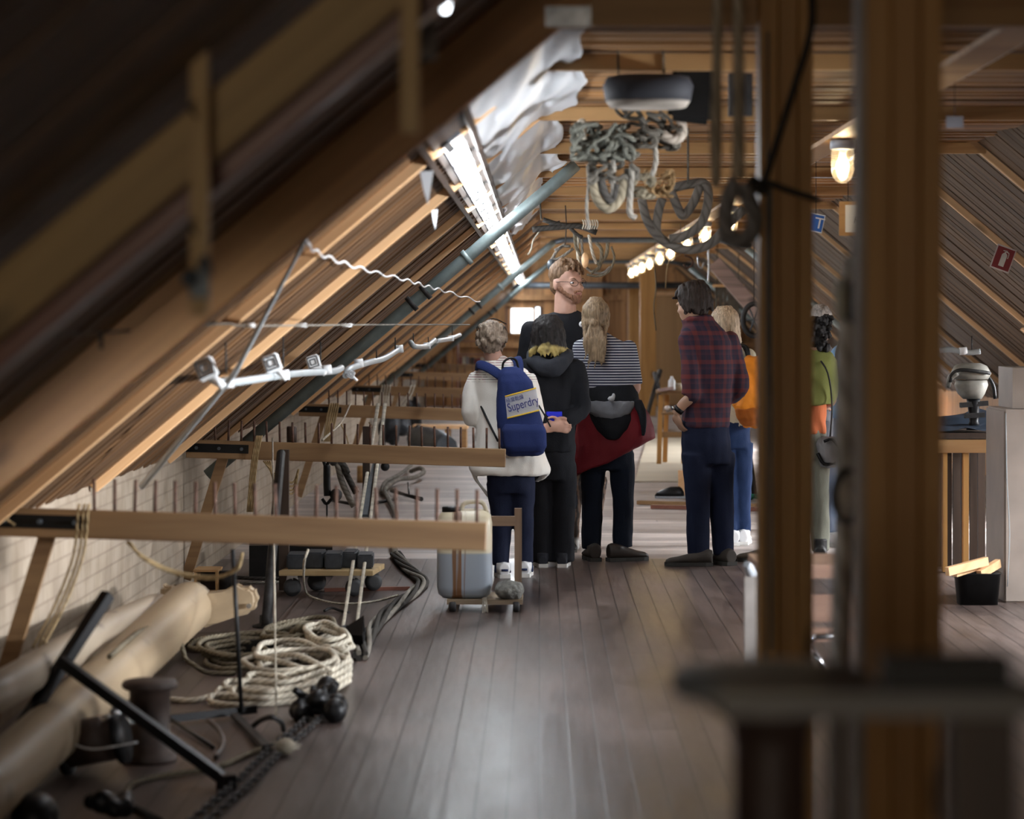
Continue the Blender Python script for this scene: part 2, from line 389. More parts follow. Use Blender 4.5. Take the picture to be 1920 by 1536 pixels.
# backing above the boards so that no daylight leaks between them
bm = BM()
box(bm, ((xcl+xcr)/2, 22, ZC+.12), (xcr-xcl+.2, 52.5, .06))
def zl(x): return A_L+SL*x
def zr(x): return B_R-SL*x
def back(y0, y1, x0, x1, z): beam(bm, (x0, (y0+y1)/2, z(x0)+.12), (x1, (y0+y1)/2, z(x1)+.12), y1-y0, .05)
def backs(z, e, c, holes, sgn):
    ys = [-4]+[q for h, _ in sorted(holes) for q in (h-.58, h+.58)]+[YE]
    for i, (a, b) in enumerate(zip(ys, ys[1:])):
        if i % 2 == 0: back(a, b, e+.14*sgn, c, z)
        else: back(a, b, e+.14*sgn, e-sgn*.08, z); back(a, b, e-sgn*.82, c, z)
backs(zl, XL, xcl, LW_ADDED, -1); backs(zr, XR, xcr, RW_ADDED, 1)
struct('trim_1', bm, W_dark)
# knee walls: whitewashed brick on the left, boards on the right
m_brick, nt, b = nodes('whitewashed brick'); b.inputs['Roughness'].default_value = .75
tc = nt.nodes.new('ShaderNodeTexCoord'); sp = nt.nodes.new('ShaderNodeSeparateXYZ'); cb = nt.nodes.new('ShaderNodeCombineXYZ')
L(nt, tc.outputs['Object'], sp.inputs[0]); L(nt, sp.outputs[1], cb.inputs[0]); L(nt, sp.outputs[2], cb.inputs[1])
bt = N(nt, 'ShaderNodeTexBrick', Scale=1.0); bt.inputs['Color1'].default_value = (.35, .285, .215, 1); bt.inputs['Color2'].default_value = (.315, .255, .195, 1); bt.inputs['Mortar'].default_value = (.26, .205, .155, 1)
bt.inputs['Mortar Size'].default_value = .006; bt.inputs['Brick Width'].default_value = .23; bt.inputs['Row Height'].default_value = .075
L(nt, cb.outputs[0], bt.inputs['Vector'])
nn = N(nt, 'ShaderNodeTexNoise', Scale=5.0, Detail=5); L(nt, tc.outputs['Object'], nn.inputs['Vector'])
mx = N(nt, 'ShaderNodeMix', data_type='RGBA', blend_type='MULTIPLY'); mx.inputs[0].default_value = .7
L(nt, bt.outputs[0], mx.inputs[6]); L(nt, ramp(nt, nn.outputs[0], [(.3, (.6, .56, .5)), (.6, (1, 1, 1))]), mx.inputs[7]); L(nt, mx.outputs[2], b.inputs['Base Color'])
bp = N(nt, 'ShaderNodeBump', Strength=.6, Distance=.008); L(nt, bt.outputs['Fac'], bp.inputs['Height']); bp.invert = True; L(nt, bp.outputs[0], b.inputs['Normal'])
bm = BM(); box(bm, (XL-.07, 22, .42), (.14, 52, .84)); struct('wall_left', bm, m_brick)
bm = BM(); box(bm, (XR+.07, 22, .42), (.14, 52, .84)); struct('wall_right', bm, W_end)
# end wall with a window, and the wall behind the camera
bm = BM(); x = -2.3
wx0, wx1, wz0, wz1 = -.52, -.08, 1.29, 1.78
while x < 4.8:
    wd = .17
    if x+wd > wx0 and x < wx1: box(bm, (x+wd/2, YE+.03, wz0/2), (wd-.006, .04, wz0)); box(bm, (x+wd/2, YE+.03, (wz1+2.6)/2), (wd-.006, .04, 2.6-wz1))
    else: box(bm, (x+wd/2, YE+.03, 1.3), (wd-.006, .04, 2.6))
    x += wd
struct('wall_back', bm, W_end)
bm = BM()
for a, b_ in (((-2.5, 0), (wx0, 2.7)), ((wx1+.1, 0), (4.9, 2.7)), ((wx0, 0), (wx1+.1, wz0)), ((wx0, wz1), (wx1+.1, 2.7))):
    box(bm, ((a[0]+b_[0])/2, YE+.12, (a[1]+b_[1])/2), (b_[0]-a[0], .1, b_[1]-a[1]))
struct('wall_back', bm, W_dark)
bm = BM(); box(bm, (-1.75, -4.05, 1.3), (1.5, .1, 2.8)); box(bm, (2.6, -4.05, 1.3), (5.2, .1, 2.8)); box(bm, (-.5, -4.05, .5), (1.05, .1, 1.0)); box(bm, (-.5, -4.05, 2.35), (1.05, .1, .7)); struct('wall_front', bm, W_dark)
bm = BM()
for x in (-1.0, -.5, 0): box(bm, (x, -4.0, 1.5), (.05, .08, 1.05))
for z in (1.0, 2.0): box(bm, (-.5, -4.0, z), (1.05, .08, .05))
o = struct('window_20', bm, W_pale)  # unseen window added in this wall for the front fill
bm = BM(); box(bm, (-.5, -4.02, 1.5), (1.0, .006, 1.0)); obj('window_glass', bm, M_glass, o, kind='structure')
wf = BM()
for x in (wx0, wx1): box(wf, (x, YE-.01, (wz0+wz1)/2), (.05, .08, wz1-wz0+.1))
for z in (wz0, wz1): box(wf, ((wx0+wx1)/2, YE-.01, z), (wx1-wx0+.05, .08, .05))
o = struct('window_1', wf, W_end)
bm = BM(); box(bm, ((wx0+wx1)/2, YE+.01, (wz0+wz1)/2), (wx1-wx0, .006, wz1-wz0)); obj('window_glass', bm, M_glass, o, kind='structure')
for i, ((y, _), sg) in enumerate([(q, 1) for q in RW_ADDED]+[(q, -1) for q in LW_ADDED]):  # frames and glass of the added roof windows
    z = zr if sg > 0 else zl; e = XR if sg > 0 else XL
    xa, xb = e-sg*.08, e-sg*.80; bm = BM()
    for s in (-.58, .58): beam(bm, (xa, y+s, z(xa)+.07), (xb, y+s, z(xb)+.07), .04, .14)
    for x in (xa, xb): beam(bm, (x, y-.6, z(x)+.07), (x, y+.6, z(x)+.07), .04, .14, up=(sg*SL, 0, 1))
    beam(bm, ((xa+xb)/2, y-.6, z((xa+xb)/2)+.09), ((xa+xb)/2, y+.6, z((xa+xb)/2)+.09), .03, .05, up=(sg*SL, 0, 1))
    o = struct('window_%d' % (i+2), bm, W_pale)
    bm = BM(); beam(bm, (xa, y, z(xa)+.12), (xb, y, z(xb)+.12), 1.14, .006); obj('window_glass', bm, M_glass, o, kind='structure')
# boarding, studs and door on the end wall (seen between the heads)
bm = BM()
for x in (-1.6, -.95, .35, 1.1, 1.55, 2.9, 3.6): box(bm, (x, YE-.06, 1.22), (.09, .12, 2.44))
for z in (1.95, 1.1): box(bm, (1.2, YE-.045, z), (6.4, .07, .09))
struct('trim_2', bm, W_end)
bm = BM(); box(bm, (2.25, YE-.1, 1.0), (.95, .04, 1.95)); 
o = struct('door_1', bm, wood('plywood door', (.50, .30, .14), (.38, .21, .09), 2, .5, .25, knots=False))
bm = BM()
for x in (1.74, 2.76): box(bm, (x, YE-.12, 1.02), (.07, .1, 2.04))
box(bm, (2.25, YE-.12, 2.02), (1.1, .1, .07)); obj('door_frame', bm, W_pale, o, kind='structure')
# ------------------------------------------------------------------ roof trusses, one every 2.43 m
def truss(y, label, group=None, chord=(.05, .045), m1=W_pale, drop=.0, collar=True):
    t = thing('roof_truss', label, 'roof truss', (1.21, y, ZC), 0, group)
    w_, h_ = chord; h2 = h_*1.3
    for sg in (-1, 1):
        z = zl if sg < 0 else zr; x0 = (XL+.02 if sg < 0 else XR-.02); x1 = xcl+.1 if sg < 0 else xcr-.1
        bm = BM(); off = -h2/2+.015-drop
        beam(bm, (x0, y, z(x0)+off), (x1, y, z(x1)+off), w_, h_, bev=.004); part('rafter', bm, W_pale if sg < 0 else W_paleR_shade, t)
    if collar:
        bm = BM(); box(bm, (1.21, y, ZC-.03), (xcr-xcl+.1, .05, .06)); part('collar_beam', bm, W_beam, t)
    return t
TY = [7.3+2.43*i for i in range(1, 17)]
names = {0: 'pine roof truss third from the camera, its left rafter the first bright bar',
         1: 'pale pine roof truss fourth from the camera, second bright bar on the left slope',
         2: 'pale pine roof truss fifth from the camera, third bright bar on the left slope',
         3: 'pale pine roof truss sixth from the camera, just behind the thick grey sloping pipe'}
tr = None
for i, y in enumerate(TY):
    if y > YE-.3: break
    if tr is None: tr = truss(y, names[0])
    else: dup(tr, (1.21, y, ZC), label=names.get(i, 'pale pine roof truss in the even row receding toward the end wall'), group=None if i in names else 'pine trusses receding to the end wall')
# the two nearest trusses are heavy timbers crossing the upper left of the view
t = thing('roof_truss', 'heavy brown glued beam truss crossing the upper left, steel nail plate at its corner', 'roof truss', (1.21, 7.3, ZC))
for sg in (-1, 1):
    z = (lambda x: 2.30+.83*x) if sg < 0 else (lambda x: 4.31-.83*x)
    x0, x1 = (XL, .32) if sg < 0 else (XR-.02, 2.1)
    bm = BM(); beam(bm, (x0, 7.3, z(x0)+.13), (x1, 7.3, z(x1)+.13), .09, .20, bev=.005); part('rafter', bm, W_beamS_lit, t)
bm = BM(); box(bm, (1.21, 7.3, 2.385+.02), (2.5, .085, .11)); part('collar_beam', bm, W_beam, t)
bm = BM(); box(bm, (.08, 7.25, 2.375), (.125, .006, .055))
for i in range(7):
    for j in range(3): box(bm, (.03+i*.0165, 7.245, 2.358+j*.017), (.007, .006, .009))
part('nail_plate', bm, M_zinc, t, 'galvanised nail plate')
t = thing('roof_truss', 'yellow knotty plank above a red brown timber, nearest truss at upper left', 'roof truss', (1.21, 4.84, ZC))
z = lambda x: 2.315+.83*x
bm = BM(); beam(bm, (XL, 4.84, z(XL)+.075), (.2, 4.84, z(.2)+.075), .05, .10, bev=.003); part('rafter', bm, W_plank, t)
bm = BM(); beam(bm, (XL, 4.98, z(XL)-.00), (.2, 4.98, z(.2)-.00), .10, .045, bev=.004); part('lower_chord', bm, W_red, t)
z = lambda x: 4.33-.83*x
bm = BM(); beam(bm, (XR, 4.84, z(XR)+.075), (2.2, 4.84, z(2.2)+.075), .05, .10); part('rafter', bm, W_plank, t)
bm = BM(); box(bm, (1.21, 4.84, 2.47), (2.3, .05, .1)); part('collar_beam', bm, W_plank, t)
# hanging boards in front of the near trusses
def hanger(px0, px1, yb, d, label):
    a, b = P(px0, yb, d), P(px1, yb, d); bm = BM()
    box(bm, ((a.x+b.x)/2, d, (a.z+2.6)/2), (b.x-a.x, .035, 2.6-a.z)); return tag(obj('hanging_board', bm, W_plank2), label, 'board')
W_plank2 = wood('upright yellow board', (.58, .38, .16), (.42, .25, .09), 2, .5, .6)
o = hanger(358, 391, 592, 4.7, 'narrow upright board with a metal clamp, hanging before the dark roof at far left')
hanger(752, 785, 250, 4.7, 'narrow upright yellow board hanging left of the white lamp at the top')
bm = BM(); a = P(375, 532, 4.66); box(bm, a, (.03, .03, .05)); ball(bm, a+Vector((-.015, -.015, .01)), .017); tube(bm, [a+Vector((.0, -.01, .03)), a+Vector((.012, -.02, .045)), a+Vector((.018, -.015, .015))], .006, k=4)
part('clamp', bm, M_slate, o)
for yy, zz in ((205, 0), (425, 0)):
    bm = BM(); a = P(366, yy, 4.67); tube(bm, [a+Vector((0, -.01, .012)), a+Vector((-.005, -.025, 0)), a+Vector((.004, -.01, -.014))], .003, k=4); part('hook', bm, M_iron, o)
bm = BM(); a, b = P(786, 110, 5.4), P(818, 110, 5.4); box(bm, ((a.x+b.x)/2, 5.4, (a.z+2.55)/2), (b.x-a.x, .05, 2.55-a.z))
tag(obj('hanging_board', bm, wood('grey weathered board', (.20, .16, .13), None, 2)), 'short grey board hanging between the yellow board and the white lamp', 'board')
M_jar = clearglass('lamp jar glass', (1, .97, .92), .3)
nt = M_jar.node_tree; tr_ = nt.nodes.new('ShaderNodeBsdfTranslucent'); tr_.inputs[0].default_value = (.95, .85, .7, 1)
mx = nt.nodes.new('ShaderNodeMixShader'); mx.inputs[0].default_value = .05; src = nt.nodes['Material Output'].inputs[0].links[0].from_socket
L(nt, src, mx.inputs[1]); L(nt, tr_.outputs[0], mx.inputs[2]); L(nt, mx.outputs[0], nt.nodes['Material Output'].inputs[0])
# ------------------------------------------------------------------ lamps
bm = BM()
for dx in (-.075, .075):
    x = -.326+dx; beam(bm, (x, 8.4, zl(x)-.03), (x, YE, zl(x)-.03), .022, .05, up=(-SL, 0, 1))
beam(bm, (-.326, 8.4, zl(-.326)-.012), (-.326, YE, zl(-.326)-.012), .15, .012, up=(-SL, 0, 1))
struct('trim_3', bm, W_dark)
def tube_lamp(label, group=None):
    t = thing('fluorescent_lamp', label, 'ceiling lamp', (0, 0, 0), 0, group)
    q = Matrix.Rotation(-math.atan(SL), 4, 'Y')
    bm = BM(); box(bm, (0, .62, -.012), (.085, 1.24, .02)); bmesh.ops.transform(bm, matrix=q, verts=bm.verts); obj('fitting', bm, M_greyp, t)
    for s, o_ in ((-.024, -.05), (.024, .05)):
        bm = BM(); tube(bm, [(s, .06+o_, -.042), (s, 1.14+o_, -.042)], .013, 8); bmesh.ops.transform(bm, matrix=q, verts=bm.verts); obj('tube', bm, M_tube, t)
        for yy in (.045+o_, 1.155+o_):
            bm = BM(); box(bm, (s, yy, -.036), (.03, .03, .034)); bmesh.ops.transform(bm, matrix=q, verts=bm.verts); obj('lamp_holder', bm, M_white, t)
    return t
tl = tube_lamp('twin tube lamp nearest the camera in the long strip on the left slope', None)
tl.location = (-.326, 9.65, zl(-.326)-.012)
for i in range(1, 29):
    y = 9.65+1.32*i
    dup(tl, (-.326, y, zl(-.326)-.012), label={1: 'second twin tube lamp of the strip, its edge beside the white plastic sheet', 28: 'last twin tube lamp at the far low end of the strip'}.get(i, 'twin tube lamp in the dazzling strip running down the left slope'),
        group=None if i in (1, 28) else 'twin tube lamps along the left slope')
t = thing('fluorescent_lamp', 'single dazzling white lamp cut off by the top edge of the photo', 'ceiling lamp', P(835, 12, 6.2))
a = P(838, 18, 6.2); bm = BM(); tube(bm, [a+Vector((-.004, 0, 0)), a+Vector((0, -.08, .035)), a+Vector((.0, -.9, .07))], [.012, .017, .017], 10); part('tube', bm, M_tube0, t)
bm = BM(); box(bm, a+Vector((.0, -.5, .115)), (.08, 1.1, .05)); part('fitting', bm, M_greyp, t)
bm = BM()
for yy in (-.1, -.8): box(bm, a+Vector((0, yy, .25)), (.006, .006, .24))
part('hanging_wire', bm, M_iron, t)
# warm jar lamps under a long board
LX, LZ = 1.447, EYE+.885
bm = BM(); beam(bm, (LX, 6.4, LZ-.012), (LX, 42.5, LZ-.012), .13, .022); o = tag(obj('lamp_board', bm, W_beam), 'long board under the ceiling carrying the row of warm jar lamps', 'board')
bm = BM(); pts = [(LX+.073+.003*sin(y*3), y, LZ-.012) for y in [6.5+.6*i for i in range(60)]]; tube(bm, pts, .007, 6); part('cable', bm, M_white, o)
def jar(label, group=None):
    t = thing('jar_lamp', label, 'ceiling lamp', (0, 0, 0), 0, group)
    bm = BM(); lathe(bm, [(0, 0), (.057, 0), (.059, -.006), (.059, -.04), (.05, -.045), (0, -.045)], 20); obj('cap', bm, M_greyp, t)
    bm = BM(); lathe(bm, [(.05, -.045), (.0545, -.055), (.0545, -.135), (.05, -.165), (.036, -.19), (.016, -.203), (0, -.206)], 20); obj('glass_jar', bm, M_jar, t)
    bm = BM(); lathe(bm, [(0, -.06), (.012, -.062), (.014, -.08), (.027, -.105), (.031, -.125), (.026, -.148), (.012, -.16), (0, -.162)], 14); obj('bulb', bm, M_bulb, t)
    bm = BM(); lathe(bm, [(0, -.045), (.016, -.045), (.016, -.07), (0, -.07)], 12); obj('socket', bm, M_white, t)
    return t
jl = jar('nearest jar lamp, glowing beside the rightmost big post'); jl.location = (LX, 12.7, LZ-.03)
JY = [15.3, 17.7, 20.1, 23.2, 26, 29.2, 31.9, 34.8, 37.4, 39.6, 41.6]
JN = {15.3: 'jar lamp hidden behind the left big post, nearer of two', 17.7: 'jar lamp showing its clear glass at the left edge of the left big post', 20.1: 'glowing jar lamp seen through the loop of the big hanging rope', 23.2: 'glowing jar lamp just left of the hanging rope loop, largest of the clear row',
      26: 'glowing jar lamp second from the large one left of the rope loop', 29.2: 'round glowing jar lamp where the hoop rope crosses the lamp row'}
for y in JY: dup(jl, (LX, y, LZ-.03), label=JN.get(y, 'warm jar lamp in the close far end of the lamp row' if y > 20 else 'jar lamp in the row hidden partly by the left big post'), group=None if y in JN else 'far jar lamps in the row' if y > 20 else 'jar lamps behind the post')
# ------------------------------------------------------------------ posts
def post(label, px0, px1, d, z0=0, z1=2.5, boards=3, m=W_post):
    a, b = P(px0, 600, d), P(px1, 600, d); w_ = (b.x-a.x); t = thing('timber_post', label, 'post', ((a.x+b.x)/2, d+.06, 0))
    ws = [.36, .36, .28] if boards == 3 else [1]; x = a.x
    for i, k in enumerate(ws):
        bm = BM(); box(bm, (x+w_*k/2, d+.06+(.012 if i == 1 else 0), (z0+z1)/2), (w_*k-.0015, .12, z1-z0)); bmesh.ops.bevel(bm, geom=bm.edges[:], offset=.003, segments=1, affect='EDGES')
        part('board', bm, m, t); x += w_*k
    return t
p1 = post('big laminated pine post, nearest and rightmost of the two', 1618, 1768, 4.95)
p2 = post('big laminated pine post with a thin rope tied round it, left of the nearest post', 1424, 1525, 7.15)
bm = BM(); box(bm, P(1617, 600, 4.93)*1+Vector((-.006, 0, -.3)), (.012, .1, 2.9)); part('edge_strip', bm, mat('grey strip', (.34, .28, .24), .6), p1, 'grey edge strip')
bm = BM(); tube(bm, [P(1440, 60, 7.12), P(1438, 700, 7.12), P(1436, 1240, 7.12)], .0035, 6); part('cable', bm, M_slate, p2)
p3 = post('plain upright post before the end wall, under the last lamps', 1200, 1230, 43.0, boards=1, z1=2.52)
p4 = post('wider board post beside the plain upright post in the distance', 1178, 1199, 45.6, boards=1, z1=2.52)
rp = thing('tied_rope', 'thin dark rope slanting down to a knot on the left big post', 'rope', P(1430, 345, 7.1))
bm = BM(); tube(bm, [P(1522, -20, 6.95), P(1520, 60, 6.95), P(1490, 160, 6.98), P(1455, 270, 7.02), P(1432, 345, 7.05)], .009, 8, k=6); part('slanting_line', bm, R_dark, rp)
bm = BM(); tube(bm, [P(1395, 362, 7.04), P(1412, 350, 7.03), P(1435, 342, 7.03), P(1470, 354, 7.05), P(1500, 364, 7.06), P(1527, 372, 7.08), P(1532, 374, 7.16)], .009, 8, k=5); part('wrapped_turn', bm, R_dark, rp)
bm = BM(); tube(bm, [P(1445, 352, 7.03), P(1443, 500, 7.06), P(1446, 800, 7.06), P(1447, 1220, 7.06)], .005, 6, k=4); part('hanging_tail', bm, R_grey, rp)
bm = BM(); tube(bm, [P(1422+14*cos(a*1.9), 348+12*sin(a*2.3), 7.0+.01*sin(a*3)) for a in [i*.5 for i in range(14)]], .009, 8, k=3); part('knot', bm, R_dark, rp)
# ------------------------------------------------------------------ grey pipe frames
def pipe_frame(d, label, s=1.0, top=True):
    f = lambda x: 2.268+.842*x-.0
    t = thing('pipe_frame', label, 'pipe', (0, d, 0)); r = .037*s
    x0, xc = -1.93, .15 if top else .2
    bm = BM(); tube(bm, [(x0, d, f(x0)), (xc-.05, d, f(xc-.05)), (xc+.02, d, f(xc)+.02)], r, 14, k=0); part('sloping_pipe', bm, M_steel, t)
    for x in (-.70, -.42):
        bm = BM()
        for dx in ((-.04, .04) if x < -.5 else (0,)): 
            c = Vector((x+dx, d, f(x+dx))); dr = Vector((1, 0, .842)).normalized(); tube(bm, [c-dr*.014, c+dr*.014], r*1.32, 14)
        part('collar', bm, M_iron if x < -.5 else M_steel, t)
    if top:
        bm = BM(); tube(bm, [(xc, d, f(xc)+.01), (xc+.12, d, f(xc)+.04), (2.0, d, f(xc)+.04), (2.35, d, f(xc)-.02)], r*.8, 12); part('cross_pipe', bm, M_slate, t)
    f2 = lambda x: 4.30-.842*x
    if not top: return t
    bm = BM(); tube(bm, [(2.3, d, f2(2.3)-.02), (4.3, d, f2(4.3))], r, 12); part('sloping_pipe', bm, M_steel, t)
    return t
pf = pipe_frame(15.55, 'thick grey green pipe with collars sloping in front of the left roof boards', 1.0, top=False)
pipe_frame(29.5, 'thinner grey pipe behind the thick one, sloping past the dazzling lamps')
pipe_frame(40.5, 'farthest grey pipe meeting the low cross pipe behind the bearded man')
bm = BM(); tube(bm, [(-.62, 44, EYE+.57), (3.1, 44, EYE+.57)], .055, 10); o = tag(obj('cross_pipe', bm, M_slate), 'low horizontal grey pipe crossing the far end behind the heads', 'pipe')
for x in (-.5, 1.0, 2.9):
    bm = BM(); tube(bm, [(x, 44, EYE+.6), (x, 44, ZC)], .006, 6); part('hanger', bm, M_iron, o)
a, b = P(1338, 492, 30), P(1432, 600, 30); bm = BM(); beam(bm, a, b, .10, .16); t = tag(obj('sloping_board', bm, wood('greyish pink board', (.30, .22, .20), None, 0)), 'greyish board sloping down behind the left big post, above the blonde hair', 'board')
# ------------------------------------------------------------------ plastic sheet on the slope
bm = BM(); nu, nv = 44, 90; G = {}
for i in range(nu+1):
    for j in range(nv+1):
        u, v = i/nu, j/nv; y = 7.7+v*15
        ed = .10*noise.noise(Vector((v*8, 2, 0)))+.05*noise.noise(Vector((v*17, 5, 0)))
        x = -.24+(.40-.20*v*v+ed)*u
        zz = min(zl(x)-.012, ZC-.02)-.055*sin(pi*min(1, u*1.1))*max(0, .55+noise.noise(Vector((v*13, u*1.5, 3))))-.03*max(0, .3+noise.noise(Vector((v*26+u*6, u*3, 7))))
        G[i, j] = bm.verts.new((x, y, zz))
for i in range(nu):
    for j in range(nv): f = bm.faces.new((G[i, j], G[i+1, j], G[i+1, j+1], G[i, j+1])); f.smooth = True
m, nt, b_ = nodes('milky plastic film'); b_.inputs['Base Color'].default_value = (.80, .82, .85, 1); b_.inputs['Roughness'].default_value = .3; b_.inputs['Transmission Weight'].default_value = .25
o = tag(obj('plastic_sheet', bm, m), 'crinkled milky plastic sheet fixed under the roof, right of the lamp strip', 'plastic sheet')
sm = o.modifiers.new('solid', 'SOLIDIFY'); sm.thickness = .001
for k, (px, py, hh, ww) in enumerate([(800, 322, 62, 26), (815, 395, 36, 12)]):
    a = P(px, py, 9.3+k*1.2); bm = BM(); s = a.y/FPX
    pts = [(-ww/2*s, 0), (ww/2*s, .004), (ww*.3*s, -hh*.5*s), (.1*ww*s, -hh*s), (-ww*.25*s, -hh*.55*s)]
    prism(bm, pts, .003, Matrix.Translation(a) @ Matrix.Rotation(.3, 4, 'Z')); bm2 = obj('paper_scrap', bm, m); tag(bm2, ['torn white scrap hanging at the top of the bright bars', 'smaller torn white scrap hanging below the first'][k], 'paper')
# ------------------------------------------------------------------ pegged rails
def rail(d, x1, ytop, n, pitch, label, cap=True, thick=.05):
    """n pegs from the right end; the rail runs out from the knee wall"""
    e = P(x1, ytop, d); t = thing('pegged_rail', label, 'rail', (e.x, d, e.z)); hh = .105; xl = XL+.02; sl = .030
    zt = lambda x: e.z+(e.x-x)*sl
    bm = BM(); beam(bm, (xl, d, zt(xl)-hh/2), (e.x, d, e.z-hh/2), thick, hh, bev=.003); part('rail_beam', bm, W_rail, t)
    bm = BM(); beam(bm, (xl, d-thick/2-.004, zt(xl)-.045), (xl+.36, d-thick/2-.004, zt(xl+.36)-.045), .006, .05); pl = part('fixing_plate', bm, M_black, t)
    for k in range(3):
        x = xl+.06+.13*k; bm = BM(); tube(bm, [(x, d-thick/2-.006, zt(x)-.045), (x, d-thick/2-.02, zt(x)-.045)], .010, 6); part('bolt', bm, M_slate, pl)
    for k in range(n):
        x = e.x-.035-pitch*k; bm = BM(); tl_ = random.uniform(-.004, .004); tube(bm, [(x, d, zt(x)-.02), (x+tl_, d+tl_, zt(x)+.118)], .0068, 7); part('peg', bm, M_rust, t)
    bm = BM(); beam(bm, (xl+.22, d+.045, zt(xl+.2)-.05), (xl-.01, d+.045, .05), .04, .06); part('support_leg', bm, W_rail, t)
    return t
rail(9.87, 912, 979, 20, .0745, 'nearest pegged rail, blurred, its end above the tall plastic container')
rail(15.38, 948, 842, 23, .0745, 'second pegged rail, its end beside the white cardigan')
rail(22.6, 905, 767, 18, .0745, 'third pegged rail, ending behind the cream sleeve')
rail(29.0, 900, 729, 14, .09, 'fourth pegged rail, pale, with strings wound over it')
rail(35.5, 905, 701, 12, .10, 'fifth pegged rail, far behind and just under the conduit')
rail(42.0, 905, 684, 10, .11, 'farthest pegged rail, before the red shelf')
# conduits with small flood lamps, hung along the left slope
def conduit(pts, label, lamps, wires, hang, r=.017):
    t = thing('lamp_conduit', label, 'conduit', pts[0]); bm = BM(); tube(bm, pts, r, 12, k=5); part('tube', bm, M_greyp2, t)
    for c, s, tl_ in lamps:
        M = Matrix.Translation(c) @ Matrix.Rotation(tl_, 4, 'Y') @ Matrix.Rotation(-.15, 4, 'X')
        bm = BM(); box(bm, (0, 0, 0), (1, 1, 1), M=M @ Matrix.Diagonal((.062*s, .035*s, .066*s, 1)).to_4x4()); bmesh.ops.bevel(bm, geom=bm.edges[:], offset=.006*s, segments=2, affect='EDGES'); q = part('flood_lamp', bm, M_white, t)
        bm = BM()
        for a, w_ in ((.023, .004), (.012, .004)):
            for sx in (-1, 1): box(bm, (0, 0, 0), (1, 1, 1), M=M @ Matrix.Translation((sx*a*s, -.019*s, 0)) @ Matrix.Diagonal((w_*s, .004, (2*a+w_)*s, 1)).to_4x4()); box(bm, (0, 0, 0), (1, 1, 1), M=M @ Matrix.Translation((0, -.019*s, sx*a*s)) @ Matrix.Diagonal(((2*a+w_)*s, .004, w_*s, 1)).to_4x4())
        part('lamp_face', bm, M_slate, q)
        bm = BM(); tube(bm, [Vector(c)+Vector((.015*s, 0, -.02*s)), Vector(c)+Vector((.055*s, 0, -.055*s))], .012*s, 8); part('bracket', bm, M_white, q)
    for a, b in wires: bm = BM(); tube(bm, [a, b], .004, 6); part('hanger', bm, M_iron, t)
    for c in hang: bm = BM(); tube(bm, [c+Vector((-.02, 0, .0)), c+Vector((.025, 0, .004))], .024, 10); part('clip', bm, M_white, t)
    return t
M_greyp2 = mat('light grey conduit', (.40, .44, .46), .3, 0, .15, 8)
D = 12.2
conduit([P(388, 690, 10.2), P(398, 710, 10.3), P(425, 718, 10.4), P(500, 708, 11.4), P(560, 700, 12.4), P(625, 696, 13.2), P(640, 690, 13.4)],
        'nearest grey conduit with three small white lamps, left of the thick sloping pipe',
        [(P(386, 692, 10.15), 1.25, -.4), (P(510, 682, 11.5), 1.2, -.35), (P(588, 680, 12.95), 1.05, -.3)],
        [(P(423, 640, 10.4), P(424, 700, 10.4)), (P(531, 632, 11.8), P(531, 690, 11.8)), (P(601, 640, 13.0), P(601, 690, 13.0))],
        [P(425, 718, 10.4), P(532, 704, 11.9), P(612, 694, 13.0)])
conduit([P(648, 705, 13.6), P(655, 692, 13.7), P(690, 680, 14.4), P(720, 672, 15.0), P(748, 655, 15.6)], 'short light conduit just right of the thick sloping pipe, ending in a hook',
        [(P(658, 702, 13.6), .6, .4)], [(P(706, 655, 14.6), P(706, 672, 14.6)), (P(741, 633, 15.3), P(741, 655, 15.3))], [P(672, 682, 14.0), P(748, 655, 15.6)])
conduit([P(770, 642, 17), P(778, 650, 17), P(800, 649, 18), P(815, 638, 18.5)], 'short grey conduit above the rails, between the two farther pipes', [], [(P(775, 625, 17), P(775, 645, 17)), (P(803, 632, 18), P(803, 648, 18))], [P(800, 649, 18)])
conduit([P(818, 640, 20), P(845, 635, 21.5), P(862, 628, 23)], 'farthest short conduit, left of the grey haired head', [], [(P(848, 612, 21.5), P(848, 632, 21.5))], [P(845, 635, 21.5)])
# slack cables along the slope
t = thing('curly_cable', 'thin curly white cable looping across the bright bars on the left', 'cable', P(570, 450, 11.5))
bm = BM(); q = [P(573, 447, 8.9), P(590, 470, 9.3), P(640, 492, 10.6), P(700, 510, 11.9), P(760, 525, 13), P(800, 537, 14), P(840, 548, 15), P(900, 566, 17)]
pp = smooth_path(q, 14); pp = [p+Vector((0, 0, .008*sin(i*.9))) for i, p in enumerate(pp)]; tube(bm, pp, .004, 6); part('wire', bm, M_white, t)
t = thing('slack_line', 'thin pale line stretched level across the left roof bars', 'rope', P(0, 632, 9))
bm = BM(); tube(bm, [P(-10, 634, 5.5), P(190, 624, 6.8), P(420, 607, 9.3), P(470, 611, 9.8), P(700, 609, 12.5), P(880, 609, 16)], .004, 6, k=4); part('line', bm, R_grey, t)
for px, d in ((468, 9.8), (565, 10.9), (650, 11.9)): bm = BM(); tube(bm, [P(px-10, 610, d), P(px+10, 610, d)], .008, 7); part('toggle', bm, M_white, t)
bm = BM(); tube(bm, [P(190, 618, 6.8), P(189, 655, 6.8)], .006, 6); part('peg', bm, M_iron, t)
t = thing('guy_line', 'pale tape line slanting down from the roof to the second rail', 'rope', P(570, 450, 10.9))
bm = BM(); tube(bm, [P(575, 445, 8.9), P(440, 700, 10.2), P(266, 912, 11.4)], [.006, .011, .014], 8); part('tape', bm, M_greyp2, t)
